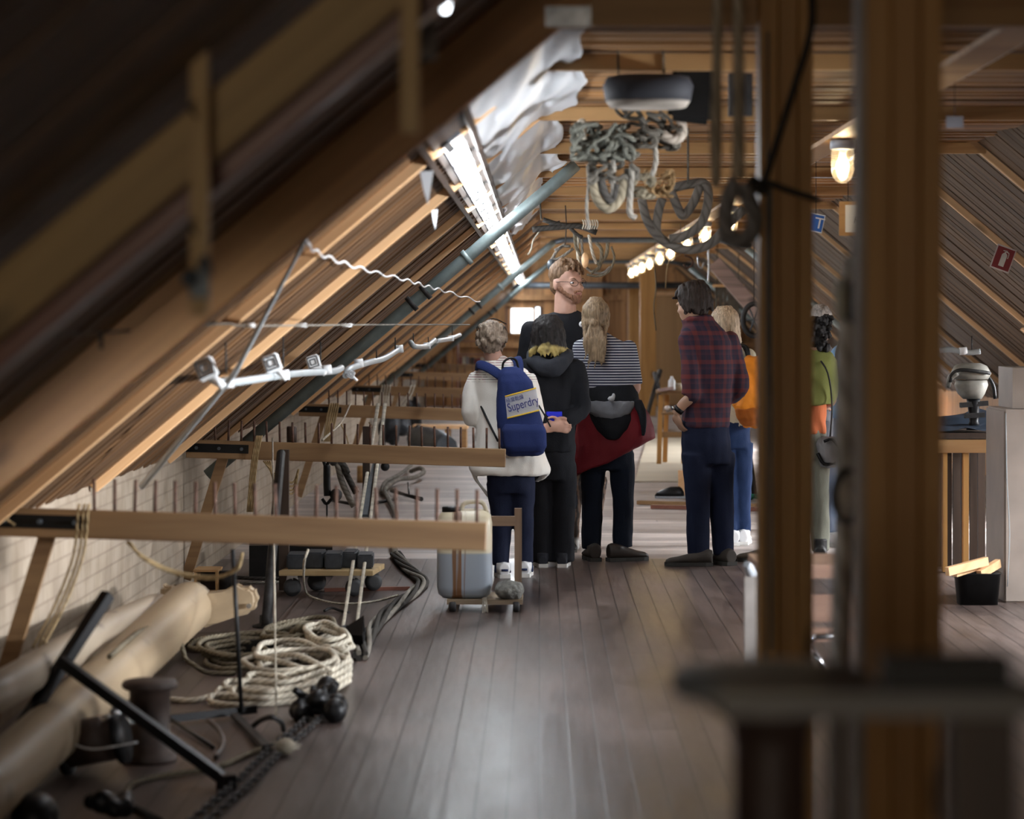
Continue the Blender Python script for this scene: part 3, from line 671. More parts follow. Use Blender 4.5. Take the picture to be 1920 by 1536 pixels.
# ------------------------------------------------------------------ spars and iron on the floor at left
t = thing('gaff_spar', 'thick pale shaved spar with curved jaws, lying along the brick wall', 'spar', Fl(350, 1230))
bm = BM(); a, b = P(352, 1146, 12.6), P(-110, 1440, 7.4); b.z = .13; a.z = .19
tube(bm, [b, b.lerp(a, .4), b.lerp(a, .8), a, a+Vector((.02, .12, .005)), a+Vector((.03, .2, .01))], [.095, .105, .115, .12, .095, .03], 20, k=3); part('shaft', bm, W_spar, t)
def pix(bm, pts, d, th, M=None): 
    o_ = P(0, 0, d); prism(bm, [(P(x, y, d).x, P(x, y, d).z) for x, y in pts], th, Matrix.Translation((0, d, 0)))
bm = BM(); pix(bm, [(303, 1096), (316, 1094), (334, 1106), (360, 1112), (392, 1111), (420, 1108), (446, 1104), (462, 1097), (476, 1100), (484, 1112), (485, 1132), (474, 1148), (440, 1156), (410, 1166), (380, 1178), (345, 1166), (318, 1150), (304, 1130)], 12.62, .13)
bmesh.ops.bevel(bm, geom=bm.edges[:], offset=.02, segments=3, affect='EDGES'); part('jaw', bm, W_spar, t)
bm = BM(); a = P(467, 1136, 12.54); tube(bm, [a, a+Vector((0, -.02, 0))], .012, 8); part('bolt', bm, M_chrome, t)
t = thing('spar', 'greyer second spar behind the jawed one, tight against the brick wall', 'spar', Fl(200, 1240))
bm = BM(); tube(bm, [P(318, 1140, 12.7), P(290, 1142, 12.3), P(160, 1205, 10.4), P(-60, 1330, 7.9)], [.03, .07, .07, .06], 16, k=4); part('shaft', bm, wood('greyer spar', (.38, .31, .23), (.28, .22, .15), 1, .5, .4), t)
t = thing('steel_stand', 'black steel bar stand leaning in a T before the spars', 'stand', Fl(120, 1380))
bm = BM(); beam(bm, P(203, 1114, 9.3), P(42, 1362, 9.0), .042, .042, bev=.004); part('upright_bar', bm, M_black, t)
bm = BM(); beam(bm, P(112, 1238, 9.1), Fl(420, 1462, .03), .036, .036, bev=.004); part('slanting_bar', bm, M_black, t)
bm = BM(); box(bm, Fl(424, 1466, .025), (.045, .06, .05), .6); part('foot', bm, M_black, t)
bm = BM(); beam(bm, P(150, 1262, 9.15), P(300, 1360, 9.1), .008, .008); part('thin_bar', bm, M_iron, t)
t = thing('line_spool', 'dark wooden spool standing upright on the floor behind the black steel bar', 'spool', Fl(281, 1428))
W_spool = mat('dark brown spool', (.06, .038, .03), .6, 0, .4, 14)
bm = BM(); lathe(bm, [(0, .285), (.09, .285), (.098, .275), (.098, .262), (.088, .255), (.072, .25), (.069, .15), (.072, .04), (.09, .03), (.096, .015), (.095, 0), (0, 0)], 28, Matrix.Translation(t.location)); part('spool_body', bm, W_spool, t)
t = thing('line_spool', 'black spool lying on its side at far left, crossed by a white string', 'spool', Fl(170, 1450))
c = Fl(170, 1450); M = Matrix.Translation(c+Vector((-.05, 0, .10))) @ Matrix.Rotation(R(78), 4, 'Y') @ Matrix.Rotation(.1, 4, 'X')
bm = BM(); lathe(bm, [(0, -.05), (.10, -.05), (.10, -.03), (.03, -.03), (0, -.03)], 26, M); part('flange', bm, M_black, t)
bm = BM(); lathe(bm, [(0, -.03), (.078, -.03), (.08, .15), (0, .15)], 26, M); part('core', bm, W_spool, t)
bm = BM(); lathe(bm, [(0, .15), (.10, .15), (.10, .17), (0, .17)], 26, M); part('flange', bm, M_black, t)
bm = BM(); tube(bm, [P(90, 1385, 9.0), P(130, 1393, 8.98), P(175, 1405, 8.95), P(258, 1392, 8.95)], .0035, 6, k=4); part('string', bm, M_white, t)
bm = BM(); tube(bm, [P(188, 1345, 9.05), P(196, 1352, 9.0), P(212, 1338, 9.0), P(232, 1340, 9.05), P(248, 1358, 9.05)], .006, 6, k=4); part('loop', bm, M_chrome, t)
t = thing('black_stand', 'thin black rod rising from a flat black bar stand by the white rope', 'stand', Fl(450, 1345))
bm = BM(); tube(bm, [P(436, 1030, 10.3), P(444, 1170, 10.3), P(453, 1336, 10.35)], .0085, 8); part('rod', bm, M_black, t)
bm = BM(); beam(bm, P(318, 1348, 10.2), P(480, 1330, 10.4), .02, .03); part('cross_bar', bm, M_black, t)
bm = BM(); beam(bm, P(440, 1342, 10.3), Fl(500, 1402, .02), .03, .02); part('leg', bm, M_black, t)
bm = BM(); tube(bm, [P(322, 1350, 10.2), Fl(400, 1402, .01)], .008, 6); part('leg', bm, M_black, t)
bm = BM(); tube(bm, [Fl(390, 1350, .05), Fl(412, 1372, .03), Fl(418, 1396, .02), Fl(404, 1420, .012)], .009, 6, k=4); tag(obj('brown_hose', bm, W_spool), 'short brown hose curling on the floor right of the upright spool', 'hose')
bm = BM(); tube(bm, [Fl(470, 1365, .02), Fl(490, 1350, .06), Fl(510, 1345, .08), Fl(528, 1355, .05), Fl(532, 1370, .01)], .010, 8, k=4); tag(obj('iron_hook', bm, M_iron), 'bent dark iron hook on the floor under the white cord', 'hook')
for i, (px, py, w_, lb) in enumerate([(66, 1520, .055, 'smooth black lump of iron at the bottom left corner'), (196, 1515, .052, 'knobbly black iron tackle at the bottom edge left of centre')]):
    bm = BM(); c = Fl(px, py+30)
    if i == 0: ball(bm, c+Vector((0, 0, .03)), (.075, .1, .075))
    else:
        for k in range(7): ball(bm, c+Vector((random.uniform(-.06, .06), random.uniform(-.05, .05), .04+random.uniform(-.01, .04))), random.uniform(.025, .045))
    tag(bake('iron_lump', bm, M_black, voxel=.01, it=2, local=c), lb, 'iron')
# ------------------------------------------------------------------ ropes on the floor
def coil(bm, c, rx, ry, turns, r, h0, seed, flat=0, n=8, rot=0):
    random.seed(seed); pts = []; N_ = 14
    for t_ in range(turns):
        ax = rx*random.uniform(.7, 1.05); ay = ry*random.uniform(.65, 1.05); ox, oy = random.uniform(-.12, .12)*rx, random.uniform(-.15, .15)*ry; ph = random.uniform(-.3, .3)+rot
        for k in range(N_):
            a = 2*pi*k/N_; x, y = ax*cos(a)*random.uniform(.93, 1.07)+ox, ay*sin(a)*random.uniform(.93, 1.07)+oy
            pts.append(Vector(c)+Vector((x*cos(ph)-y*sin(ph), x*sin(ph)+y*cos(ph), r+h0*t_/turns+random.uniform(0, r*1.3))))
    tube(bm, pts, r, n, k=3)
t = thing('rope_heap', 'big loose heap of white three-strand rope on the floor', 'rope', Fl(570, 1275))
bm = BM(); coil(bm, Fl(560, 1275), .22, .55, 7, .0125, .10, 3); part('coils', bm, R_white, t)
bm = BM(); coil(bm, Fl(612, 1240)+Vector((0, 0, .03)), .09, .42, 6, .0125, .10, 5, rot=.1); part('coils', bm, R_white, t)
for k in range(6):                                                     # long flat bights toward the left
    bm = BM(); z0 = .015+.022*(k//2); yy = 1322-9*(k % 3)-4*k
    tube(bm, [Fl(655, yy-46, z0+.06), Fl(610, yy-22, z0+.03), Fl(540, yy-6, z0), Fl(450+12*k, yy, z0), Fl(400+14*k, yy-4, z0), Fl(396+14*k, yy-16, z0+.02), Fl(430+10*k, yy-20, z0+.02), Fl(540, yy-18, z0+.02), Fl(620, yy-44, z0+.04)], .0125, 8, k=6); part('bight', bm, R_white, t)
bm = BM(); tube(bm, [Fl(318, 1312, .012), Fl(360, 1314, .012), Fl(400, 1306, .015), Fl(450, 1300, .02), Fl(520, 1290, .03)], .0125, 8, k=6); part('tail', bm, R_white, t)
bm = BM(); tube(bm, [Fl(480, 1272, .03), Fl(475, 1250, .05), Fl(500, 1236, .09), Fl(548, 1228, .13), Fl(585, 1240, .12), Fl(620, 1262, .09)], .0125, 8, k=6); part('arched_loop', bm, R_white, t)
t = thing('rope_heap', 'olive brown rope heap behind and left of the white rope', 'rope', Fl(490, 1225))
bm = BM(); coil(bm, Fl(480, 1238), .26, .4, 8, .011, .07, 11); part('coils', bm, R_olive, t)
bm = BM(); coil(bm, Fl(560, 1212), .16, .45, 6, .012, .08, 12); part('coils', bm, R_olive, t)
bm = BM(); tube(bm, [Fl(440, 1262, .012), Fl(390, 1262, .02), Fl(362, 1246, .06), P(348, 1235, 11.6), P(338, 1205, 11.6), P(318, 1182, 11.4), P(290, 1176, 11.2), P(262, 1184, 10.9), P(235, 1205, 10.4), P(205, 1232, 10)], .0105, 8, k=5); part('tail_over_spar', bm, R_olive, t)
bm = BM(); tube(bm, [Fl(536, 1210, .03), Fl(545, 1190, .09), Fl(562, 1175, .13), Fl(575, 1184, .09), Fl(580, 1205, .03)], .013, 8, k=5); part('arched_loop', bm, R_olive, t)
bm = BM(); box(bm, Fl(505, 1205, .03), (.24, .3, .06), .1); tag(obj('black_plate', bm, M_black), 'low black block half under the olive rope heap', 'block')
bm = BM(); box(bm, Fl(395, 1205, .035), (.24, .25, .07)); tag(obj('timber_block', bm, W_dark), 'dark low timber block behind the spar jaws', 'block')
t = thing('rope_bundle', 'thick grey bundle of twisted lines snaking along the edge of the floor boards', 'rope', Fl(760, 1110))
base = [(742, 1045), (757, 1065), (775, 1082), (792, 1098), (778, 1116), (752, 1136), (722, 1160), (698, 1188), (684, 1215), (676, 1240)]
for k in range(5):
    pts = smooth_path([Fl(x, y) for x, y in base], 5); o2 = []
    for i, p in enumerate(pts):
        a = i*.28+k*2*pi/5; tn = (pts[min(i+1, len(pts)-1)]-pts[max(i-1, 0)]).normalized(); sd = tn.cross(Vector((0, 0, 1))); o2.append(p+sd*.028*cos(a)+Vector((0, 0, .024+.014*sin(a))))
    bm = BM(); tube(bm, o2, .0125, 7); part('strand', bm, R_grey if k % 2 else R_dark, t)
t = thing('rope_tackle', 'tangled grey rope with eyes and black hooks lying far back between the rails', 'rope', Fl(745, 930))
bm = BM(); tube(bm, [Fl(742, 1040, .03), Fl(734, 1000, .03), Fl(742, 965, .03), Fl(728, 935, .03), Fl(722, 918, .04), Fl(745, 900, .06), Fl(775, 896, .06), Fl(794, 886, .08), Fl(788, 878, .1), Fl(770, 884, .06)], .022, 8, k=5); part('rope', bm, R_grey, t)
bm = BM(); tube(bm, [Fl(716, 925, .03), Fl(722, 905, .05), Fl(752, 888, .07), Fl(772, 872, .08)], .018, 8, k=5); part('rope', bm, R_grey, t)
bm = BM(); tube(bm, [Fl(735, 920, .04), Fl(760, 928, .04), Fl(790, 936, .03)], [.02, .014, .02], 8); tube(bm, [Fl(765, 905, .1), Fl(767, 928, .03)], .008, 6); part('shackle_bar', bm, M_black, t)
t = thing('chain', 'heavy double row chain running along the floor to the bottom edge', 'chain', Fl(470, 1450))
cp = smooth_path([Fl(x, y) for x, y in [(625, 1325), (590, 1352), (560, 1380), (530, 1402), (500, 1430), (462, 1470), (420, 1508), (360, 1560), (300, 1610)]], 16)
dist = 0; bm = BM(); bm2 = BM(); nx_ = 0
for i in range(1, len(cp)):
    dist += (cp[i]-cp[i-1]).length
    if dist > .042:
        dist = 0; tn = (cp[i]-cp[i-1]).normalized(); sd = tn.cross(Vector((0, 0, 1))); nx_ += 1
        for s in (-.026, .026):
            c = cp[i]+sd*s+Vector((0, 0, .016)); q = sd if nx_ % 2 else Vector((0, 0, 1))
            tube(bm, [c+tn*.026*cos(a)+q*.011*sin(a) for a in [2*pi*j/10 for j in range(10)]], .0055, 5, closed=True)
part('link_row', bm, M_iron, t); bm2.free()
bm = BM(); ball(bm, Fl(535, 1400, .035), (.035, .05, .03)); 
for k in range(16): a = k*.4; tube(bm, [Fl(535, 1400, .04), Fl(535, 1400, .03)+Vector((.055*cos(a), .08*sin(a), random.uniform(-.02, .02)))], .003, 4)
part('frayed_tie', bm, R_white, t)
bm = BM(); c = Fl(598, 1345)
for k in range(9): ball(bm, c+Vector((random.uniform(-.07, .08), random.uniform(-.15, .15), .05+random.uniform(-.02, .05))), random.uniform(.03, .05))
for k in range(5): tube(bm, [c+Vector((random.uniform(-.09, .09), random.uniform(-.15, .1), .03)) , c+Vector((random.uniform(-.09, .09), random.uniform(-.15, .1), .12))], .016, 8)
tag(bake('chain_hoist', bm, M_black, voxel=.008, it=1, local=c), 'black chain hoist lying against the near end of the white rope heap', 'hoist')
t = thing('iron_funnel', 'dark horn shaped iron with a square flared mouth behind the white rope', 'iron', Fl(640, 1200))
a = Fl(600, 1196, .05); b = Fl(650, 1192, .08); bm = BM(); tube(bm, [a, a.lerp(b, .5), b], [.02, .045, .05], 12, k=3); part('body', bm, M_iron, t)
bm = BM(); M = Matrix.Translation(b+Vector((.03, 0, .01))) @ Matrix.Rotation(R(90), 4, 'Y'); lathe(bm, [(0, -.02), (.04, -.02), (.085, .05), (.075, .05), (.03, -.01), (0, -.01)], 4, M, smooth=False); part('mouth', bm, M_black, t)
bm = BM(); tube(bm, [Fl(232, 1492, .012), Fl(250, 1470, .012), Fl(300, 1456, .012), Fl(400, 1440, .012), Fl(470, 1412, .012), Fl(525, 1390, .012)], .010, 8, k=6); tag(obj('floor_rope', bm, R_olive), 'thin brown rope crossing the dark floor toward the frayed tie on the chain', 'rope')
bm = BM(); tube(bm, [Fl(215, 1500, .01), Fl(250, 1515, .01), Fl(300, 1540, .01)], .012, 8, k=4); tag(obj('floor_rope', bm, R_dark), 'short black rope running off the bottom edge by the iron tackle', 'rope')
bm = BM(); tube(bm, [P(578, 1030, 12.9), P(570, 1060, 13.0), Fl(572, 1105, .05), Fl(590, 1122, .006), Fl(640, 1132, .006), Fl(700, 1128, .006), Fl(746, 1116, .006)], .006, 6, k=6); tag(obj('cord', bm, R_white), 'thin pale cord looping from the trolley down over the floor to the grey bundle', 'cord')
bm = BM(); beam(bm, Fl(608, 1106, .01), Fl(768, 1103, .01), .03, .02); tag(obj('thin_batten', bm, W_red), 'thin reddish batten lying on the floor behind the trolley wheels', 'batten')
bm = BM(); tube(bm, [Fl(440, 1083, .02), Fl(480, 1085, .02), Fl(530, 1085, .02), Fl(560, 1088, .02)], .012, 6, k=4); tag(obj('dark_rope', bm, R_dark), 'dark twisted rope along the floor left of the trolley', 'rope')
bm = BM(); tube(bm, [Fl(450, 1094, .01), Fl(500, 1092, .01), Fl(560, 1090, .01)], .008, 6); tag(obj('dark_rope', bm, R_grey), 'thinner grey rope just in front of the dark twisted one', 'rope')
bm = BM(); tube(bm, [Fl(608, 1146, .008), Fl(622, 1140, .02), Fl(640, 1146, .008), Fl(655, 1148, .008)], .007, 6, k=3); tag(obj('small_hook', bm, M_iron), 'small dark hook on the floor in front of the trolley', 'hook')
# ------------------------------------------------------------------ wheeled trolley with weights
t = thing('trolley', 'low wooden trolley on four castors, loaded with dark weights', 'trolley', Fl(617, 1110))
d0, s = 14.95, 14.95/5000
bm = BM(); xa, xb = P(525, 1, d0).x, P(700, 1, d0).x; za = P(0, 1078, d0).z; 
q = [(xa, d0-.06), (xb-.0, d0-.06), (xb+.04, d0+.38), (xa+.05, d0+.38)]
vs = [bm.verts.new((x, y, za)) for x, y in q]+[bm.verts.new((x, y, za+.028)) for x, y in q]
for f in ((0, 1, 2, 3), (7, 6, 5, 4), (0, 4, 5, 1), (1, 5, 6, 2), (2, 6, 7, 3), (3, 7, 4, 0)): bm.faces.new([vs[i] for i in f])
part('deck', bm, wood('trolley plywood', (.45, .32, .16), None, 0, .6, 1), t)
for px, dd, rr in ((548, 0, .052), (594, .3, .056), (664, 0, .052), (700, .3, .052)):
    c = P(px, 0, d0+dd); c.z = rr; bm = BM(); M = Matrix.Translation(c) @ Matrix.Rotation(R(90), 4, 'X') @ Matrix.Rotation(R(25), 4, 'Y')
    lathe(bm, [(0, -.013), (rr*.5, -.015), (rr*.95, -.012), (rr, 0), (rr*.95, .012), (rr*.5, .015), (0, .013)], 20, M); w_ = part('castor', bm, M_rubber, t)
    bm = BM(); beam(bm, c+Vector((-.02, -.01, 0)), (c.x-.01, c.y-.01, za), .006, .035); beam(bm, c+Vector((.02, .01, 0)), (c.x+.01, c.y+.01, za), .006, .035); part('fork', bm, M_zinc, w_)
M_wt = mat('blue black cast weight', (.035, .04, .048), .5, .3, .4, 18)
for k, (p0, p1, y0, dd) in enumerate([(536, 572, 1040, .02), (573, 606, 1036, .05), (607, 640, 1038, .02), (641, 668, 1035, .1), (669, 698, 1040, .04)]):
    a, b = P(p0, y0, d0+dd), P(p1, y0, d0+dd); bm = BM(); h = a.z-za-.03
    box(bm, ((a.x+b.x)/2, d0+dd+.12, za+.029+h/2), (b.x-a.x, .24, h), .03*(-1)**k); bmesh.ops.bevel(bm, geom=bm.edges[:], offset=.008, segments=2, affect='EDGES')
    tag(obj('cast_weight', bm, M_wt), 'dark cast weight on the trolley, '+['leftmost of five', 'second from left', 'middle of the five', 'second from right', 'rightmost by the deck edge'][k], 'weight', 'cast weights on the trolley')
# ------------------------------------------------------------------ cart, container and stone
t = thing('hand_cart', 'small worn wooden cart with an upright post, carrying container and stone', 'cart', Fl(900, 1148))
d0 = 14.15; zt = P(0, 1124, d0).z
bm = BM(); a, b = P(838, 0, d0), P(980, 0, d0); box(bm, ((a.x+b.x)/2, d0+.18, zt-.013), (b.x-a.x, .40, .026)); part('deck', bm, wood('worn deck', (.30, .23, .15), (.14, .10, .07), 0), t)
bm = BM(); box(bm, (P(850, 0, d0).x, d0+.18, zt-.05), (.05, .38, .05)); part('bearer', bm, W_dark, t)
for px in (849, 968):
    for dd in (0, .33):
        c = P(px, 0, d0+dd); c.z = .032; bm = BM(); lathe(bm, [(0, -.018), (.028, -.018), (.032, -.01), (.032, .01), (.028, .018), (0, .018)], 16, Matrix.Translation(c) @ Matrix.Rotation(R(90), 4, 'Y')); part('wheel', bm, M_rubber, t)
for dd, zz in ((.30, 953),):
    bm = BM(); a, b = P(965, 953, d0+dd), P(978, 953, d0+dd); box(bm, ((a.x+b.x)/2, d0+dd, (a.z+zt)/2), (b.x-a.x+.002, .04, a.z-zt)); part('post', bm, wood('rough post', (.20, .13, .085), None, 2), t)
bm = BM(); a, b = P(905, 968, d0+.27), P(966, 986, d0+.27); box(bm, ((a.x+b.x)/2, d0+.27, (a.z+b.z)/2), (b.x-a.x, .03, a.z-b.z)); part('cross_rail', bm, wood('rough rail', (.20, .13, .085), None, 0), t)
bm = BM()
for k in range(7): tube(bm, [P(906+k, 1120, d0-.03), P(907+k+random.uniform(-3, 3), 1136, d0-.04), P(905+k*1.6, 1150+random.uniform(-4, 4), d0-.05)], .0022, 4)
part('frayed_string', bm, R_white, t)
m, nt, b = nodes('cloudy plastic with rust streaks'); b.inputs['Roughness'].default_value = .35; b.inputs['Subsurface Weight'].default_value = .0
tc = nt.nodes.new('ShaderNodeTexCoord'); sp = nt.nodes.new('ShaderNodeSeparateXYZ'); L(nt, tc.outputs['Object'], sp.inputs[0])
lv = ramp(nt, sp.outputs[2], [(.235, (.27, .31, .36)), (.245, (.56, .50, .36))])
mp = nt.nodes.new('ShaderNodeMapping'); mp.inputs['Scale'].default_value = (38, 6, 1.2); L(nt, tc.outputs['Object'], mp.inputs[0])
n = N(nt, 'ShaderNodeTexNoise', Scale=1.0, Detail=4); L(nt, mp.outputs[0], n.inputs['Vector'])
g_ = N(nt, 'ShaderNodeMath', operation='ADD', i1=.035); L(nt, sp.outputs[0], g_.inputs[0]); ab = N(nt, 'ShaderNodeMath', operation='ABSOLUTE'); L(nt, g_.outputs[0], ab.inputs[0])
mm = N(nt, 'ShaderNodeMath', operation='MULTIPLY_ADD', i1=-7.0); L(nt, ab.outputs[0], mm.inputs[0]); L(nt, n.outputs[0], mm.inputs[2])
mk = ramp(nt, mm.outputs[0], [(.26, (0, 0, 0)), (.38, (1, 1, 1))])
mx = N(nt, 'ShaderNodeMix', data_type='RGBA'); L(nt, mk, mx.inputs[0]); L(nt, lv, mx.inputs[6]); mx.inputs[7].default_value = (.16, .075, .03, 1); L(nt, mx.outputs[2], b.inputs['Base Color'])
a, b2 = P(818, 958, d0), P(922, 1122, d0); wd = b2.x-a.x; hh = a.z-zt-.002
t = thing('plastic_container', 'tall cloudy plastic container half full of blue grey liquid, streaked with rust', 'container', ((a.x+b2.x)/2, d0+.15, zt+.002))
bm = BM(); rr = [(0, 0, 0, wd/2-.03, .12), (0, 0, .02, wd/2-.008, .145), (0, 0, .06, wd/2, .15), (0, 0, hh-.08, wd/2, .15), (0, 0, hh-.035, wd/2-.008, .14), (0, 0, hh-.012, wd/2-.03, .12), (0, 0, hh-.005, wd/2-.06, .09)]
loft(bm, rr, 32, 5); obj('tank', bm, m, t)
bm = BM(); lathe(bm, [(0, hh-.012), (.05, hh-.012), (.05, hh+.012), (.045, hh+.016), (0, hh+.016)], 20, Matrix.Translation((-.07, -.06, 0))); obj('cap', bm, M_black, t)
bm = BM(); tube(bm, [(-.02, .0, hh-.02), (.0, .0, hh+.03), (.09, .0, hh+.035), (.12, 0, hh-.02)], .012, 8, k=4); obj('handle', bm, mat('cream plastic', (.56, .50, .38), .4), t)
bm = BM(); ball(bm, P(955, 1106, d0+.02), (.085, .09, .05), u=12, v=8); vs = list(bm.verts)
for v in vs: v.co += (v.co-P(955, 1106, d0+.02)).normalized()*.014*noise.noise(v.co*23)
o = bake('stone', bm, mat('grey rough stone', (.17, .17, .155), .9, 0, .5, 30, .6, 80), voxel=.008, it=1, wr=.006, wsc=.03, local=P(955, 1124, d0)); tag(o, 'rough grey stone on the cart beside the container', 'stone')
# ------------------------------------------------------------------ props, cords and hanging line on the rails
t = thing('steel_prop', 'dark round steel prop on a foot plate between the first two rails', 'prop', Fl(499, 1176))
bm = BM(); tube(bm, [Fl(499, 1174, .02), P(512, 1020, 13.6), P(527, 850, 14.4)], [.026, .024, .024], 12); part('tube', bm, M_iron, t)
bm = BM(); lathe(bm, [(0, 0), (.07, 0), (.07, .01), (.035, .02), (.033, .06), (0, .06)], 14, Matrix.Translation(t.location)); part('foot_plate', bm, M_iron, t)
for px, w_, y1, lb in ((533, .055, 1110, 'dark wooden prop standing under the second rail beside the steel prop'), (687, .05, 1018, 'dark wooden prop under the second rail behind the leaning white tapes')):
    c = Fl(px, y1); bm = BM(); box(bm, (c.x, c.y, .41), (w_, w_, .80)); tag(obj('wooden_prop', bm, W_dark), lb, 'prop')
bm = BM(); tube(bm, [P(511, 822, 15.2), Fl(518, 1345, .01)], .0045, 6); tag(obj('cord', bm, R_white), 'taut white cord dropping from the second rail to the floor', 'cord')
for dx, lb in ((0, 'left one of two parallel pale tapes running from the third rail to the rope heap'), (26, 'right one of two parallel pale tapes running from the third rail to the rope heap')):
    bm = BM(); tube(bm, [P(709+dx*.5, 757, 22.55), P(640+dx, 1195, 12.95)], [.016, .0085], 8, flat=.4); tag(obj('tape', bm, R_white), lb, 'tape')
bm = BM(); beam(bm, P(706, 870, 19.2), P(683, 968, 16.8), .055, .02); tag(obj('grey_strip', bm, M_slate), 'dark grey flat strip leaning between the two pale tapes', 'strip')
def drape(name, label, sets, m, r=.005):
    t = thing(name, label, 'rope', sets[0][0])
    for s_ in sets: bm = BM(); tube(bm, s_, r, 6, k=6); part('line', bm, m, t)
d = 9.82
drape('draped_line', 'tan lines hanging over the left end of the nearest rail', [[P(x, 948, d+.05), P(x-3, 955, d-.06), P(x-12, 1040, d-.06), P(x-45, 1130, d-.1), P(x-88, 1215, d-.3)] for x in (150, 160, 168)]+[[P(6, 960, d-.1), P(14, 975, d-.1), P(28, 985, d-.1)]], R_tan)
drape('draped_line', 'glowing tan line hanging in a low loop under the nearest rail', [[P(238+k*4, 1016, d+.05), P(270, 1045+k*3, d+.05), P(330, 1072+k*4, d+.1), P(400, 1082+k*3, d+.1), P(444, 1068-k*4, d+.05), P(455, 1036, d+.05)] for k in range(2)], R_tan, .006)
d = 15.33
drape('draped_line', 'tan lines wound on the second rail near its black plate', [[P(482+k*3, 818, d+.05), P(480+k*3, 824, d-.06), P(472+k*3, 870, d-.06), P(464+k*3, 960, d-.06)] for k in range(4)], R_tan, .006)
drape('draped_line', 'tan loops sagging below the second rail against the pale wall', [[P(494+k*4, 864, d), P(515, 888+5*k, d), P(548, 905+7*k, d+.1), P(560, 880, d+.1)] for k in range(4)], R_tan, .006)
d = 22.55
drape('draped_line', 'tan lines wound on the third rail', [[P(618+k*4, 757, d+.05), P(618+k*4, 762, d-.06), P(612+k*4, 790, d-.06), P(608+k*3, 828, d-.06)] for k in range(5)], R_tan, .008)
drape('draped_line', 'white cord slanting from the third rail to the top of the second', [[P(657, 758, 22.5), P(640, 792, 20), P(604, 826, 15.4)]], R_white, .007)
drape('draped_line', 'thin tan cord hanging below the third rail', [[P(638, 792, 22), P(650, 820, 22), P(655, 845, 22)], [P(692, 792, 22), P(700, 810, 22), P(690, 840, 22)]], R_tan, .006)
d = 28.95
drape('draped_line', 'yellowish strings wound on the fourth rail', [[P(716+k*5, 722, d+.05), P(716+k*5, 728, d-.06), P(708+k*5, 765, d-.06)] for k in range(4)]+[[P(772, 722, d), P(765, 740, d-.1), P(745, 765, d-.1)], [P(778, 722, d), P(770, 742, d-.1), P(752, 768, d-.1)]], R_white, .009)
# hanging iron tackle behind rail two
t = thing('iron_tackle', 'black iron hooks and shackles hanging from the third rail before the pale wall', 'tackle', P(615, 880, 19))
d = 19.0
for pts, r in (([(606, 862), (611, 875), (618, 862)], .012), ([(613, 872), (613, 905), (614, 930)], .026), ([(604, 935), (612, 945), (622, 935)], .012), ([(613, 945), (613, 1000)], .006)):
    bm = BM(); tube(bm, [P(x, y, d) for x, y in pts], r, 8, k=3); part('link', bm, M_black, t)
bm = BM(); ball(bm, P(630, 928, d), .045); part('ball', bm, M_iron, t)
for q, m_ in (([(622, 868), (640, 870), (650, 890), (668, 925)], R_dark), ([(632, 865), (640, 900), (655, 935), (664, 950)], R_grey), ([(618, 868), (630, 862), (644, 872), (652, 888)], R_dark)):
    bm = BM(); tube(bm, [P(x, y, d-.1) for x, y in q], .022, 8, k=4); part('strap', bm, m_, t)
bm = BM(); tube(bm, [Fl(622, 938, .02), Fl(665, 946, .02)], .014, 6); tag(obj('iron_rod', bm, M_iron), 'dark rod on the floor left of the pale tapes', 'rod')
bm = BM(); tube(bm, [Fl(700, 944, .02), Fl(742, 936, .02)], .014, 6); tag(obj('iron_rod', bm, M_iron), 'dark rod on the floor right of the pale tapes', 'rod')
bm = BM(); ball(bm, P(722, 875, 21), .036); q = obj('pulley_ball', bm, M_black); tag(q, 'small dark round pulley hanging below the second rail', 'pulley'); bm = BM(); tube(bm, [P(722, 868, 21), P(722, 800, 21.4), P(722, 770, 22.5)], .004, 5); part('cord', bm, R_dark, q)
t = thing('wooden_box', 'open brown wooden box on the floor against the brick wall', 'box', Fl(390, 1112)); c = t.location; bm = BM()
for x, y, sx, sy in ((-.06, 0, .012, .2), (.06, 0, .012, .2), (0, .1, .12, .012)): box(bm, c+Vector((x, y, .065)), (sx, sy, .13))
box(bm, c+Vector((0, 0, .005)), (.13, .2, .01)); box(bm, c+Vector((0, 0, .135)), (.14, .22, .012)); part('case', bm, W_beam, t)
bm = BM(); box(bm, c+Vector((0, .085, .065)), (.105, .008, .11)); part('backing', bm, W_dark, t)
bm = BM(); c = Fl(425, 1112); lathe(bm, [(0, 0), (.05, 0), (.05, .12), (.045, .125), (0, .125)], 20, Matrix.Translation(c)); tag(obj('tin_can', bm, M_iron), 'dull metal can beside the brown box', 'can')
bm = BM(); c = Fl(545, 1050, .09); box(bm, c, (.5, .3, .2), .1); tag(obj('dark_crate', bm, M_black), 'black crate behind the trolley under the rails', 'crate')
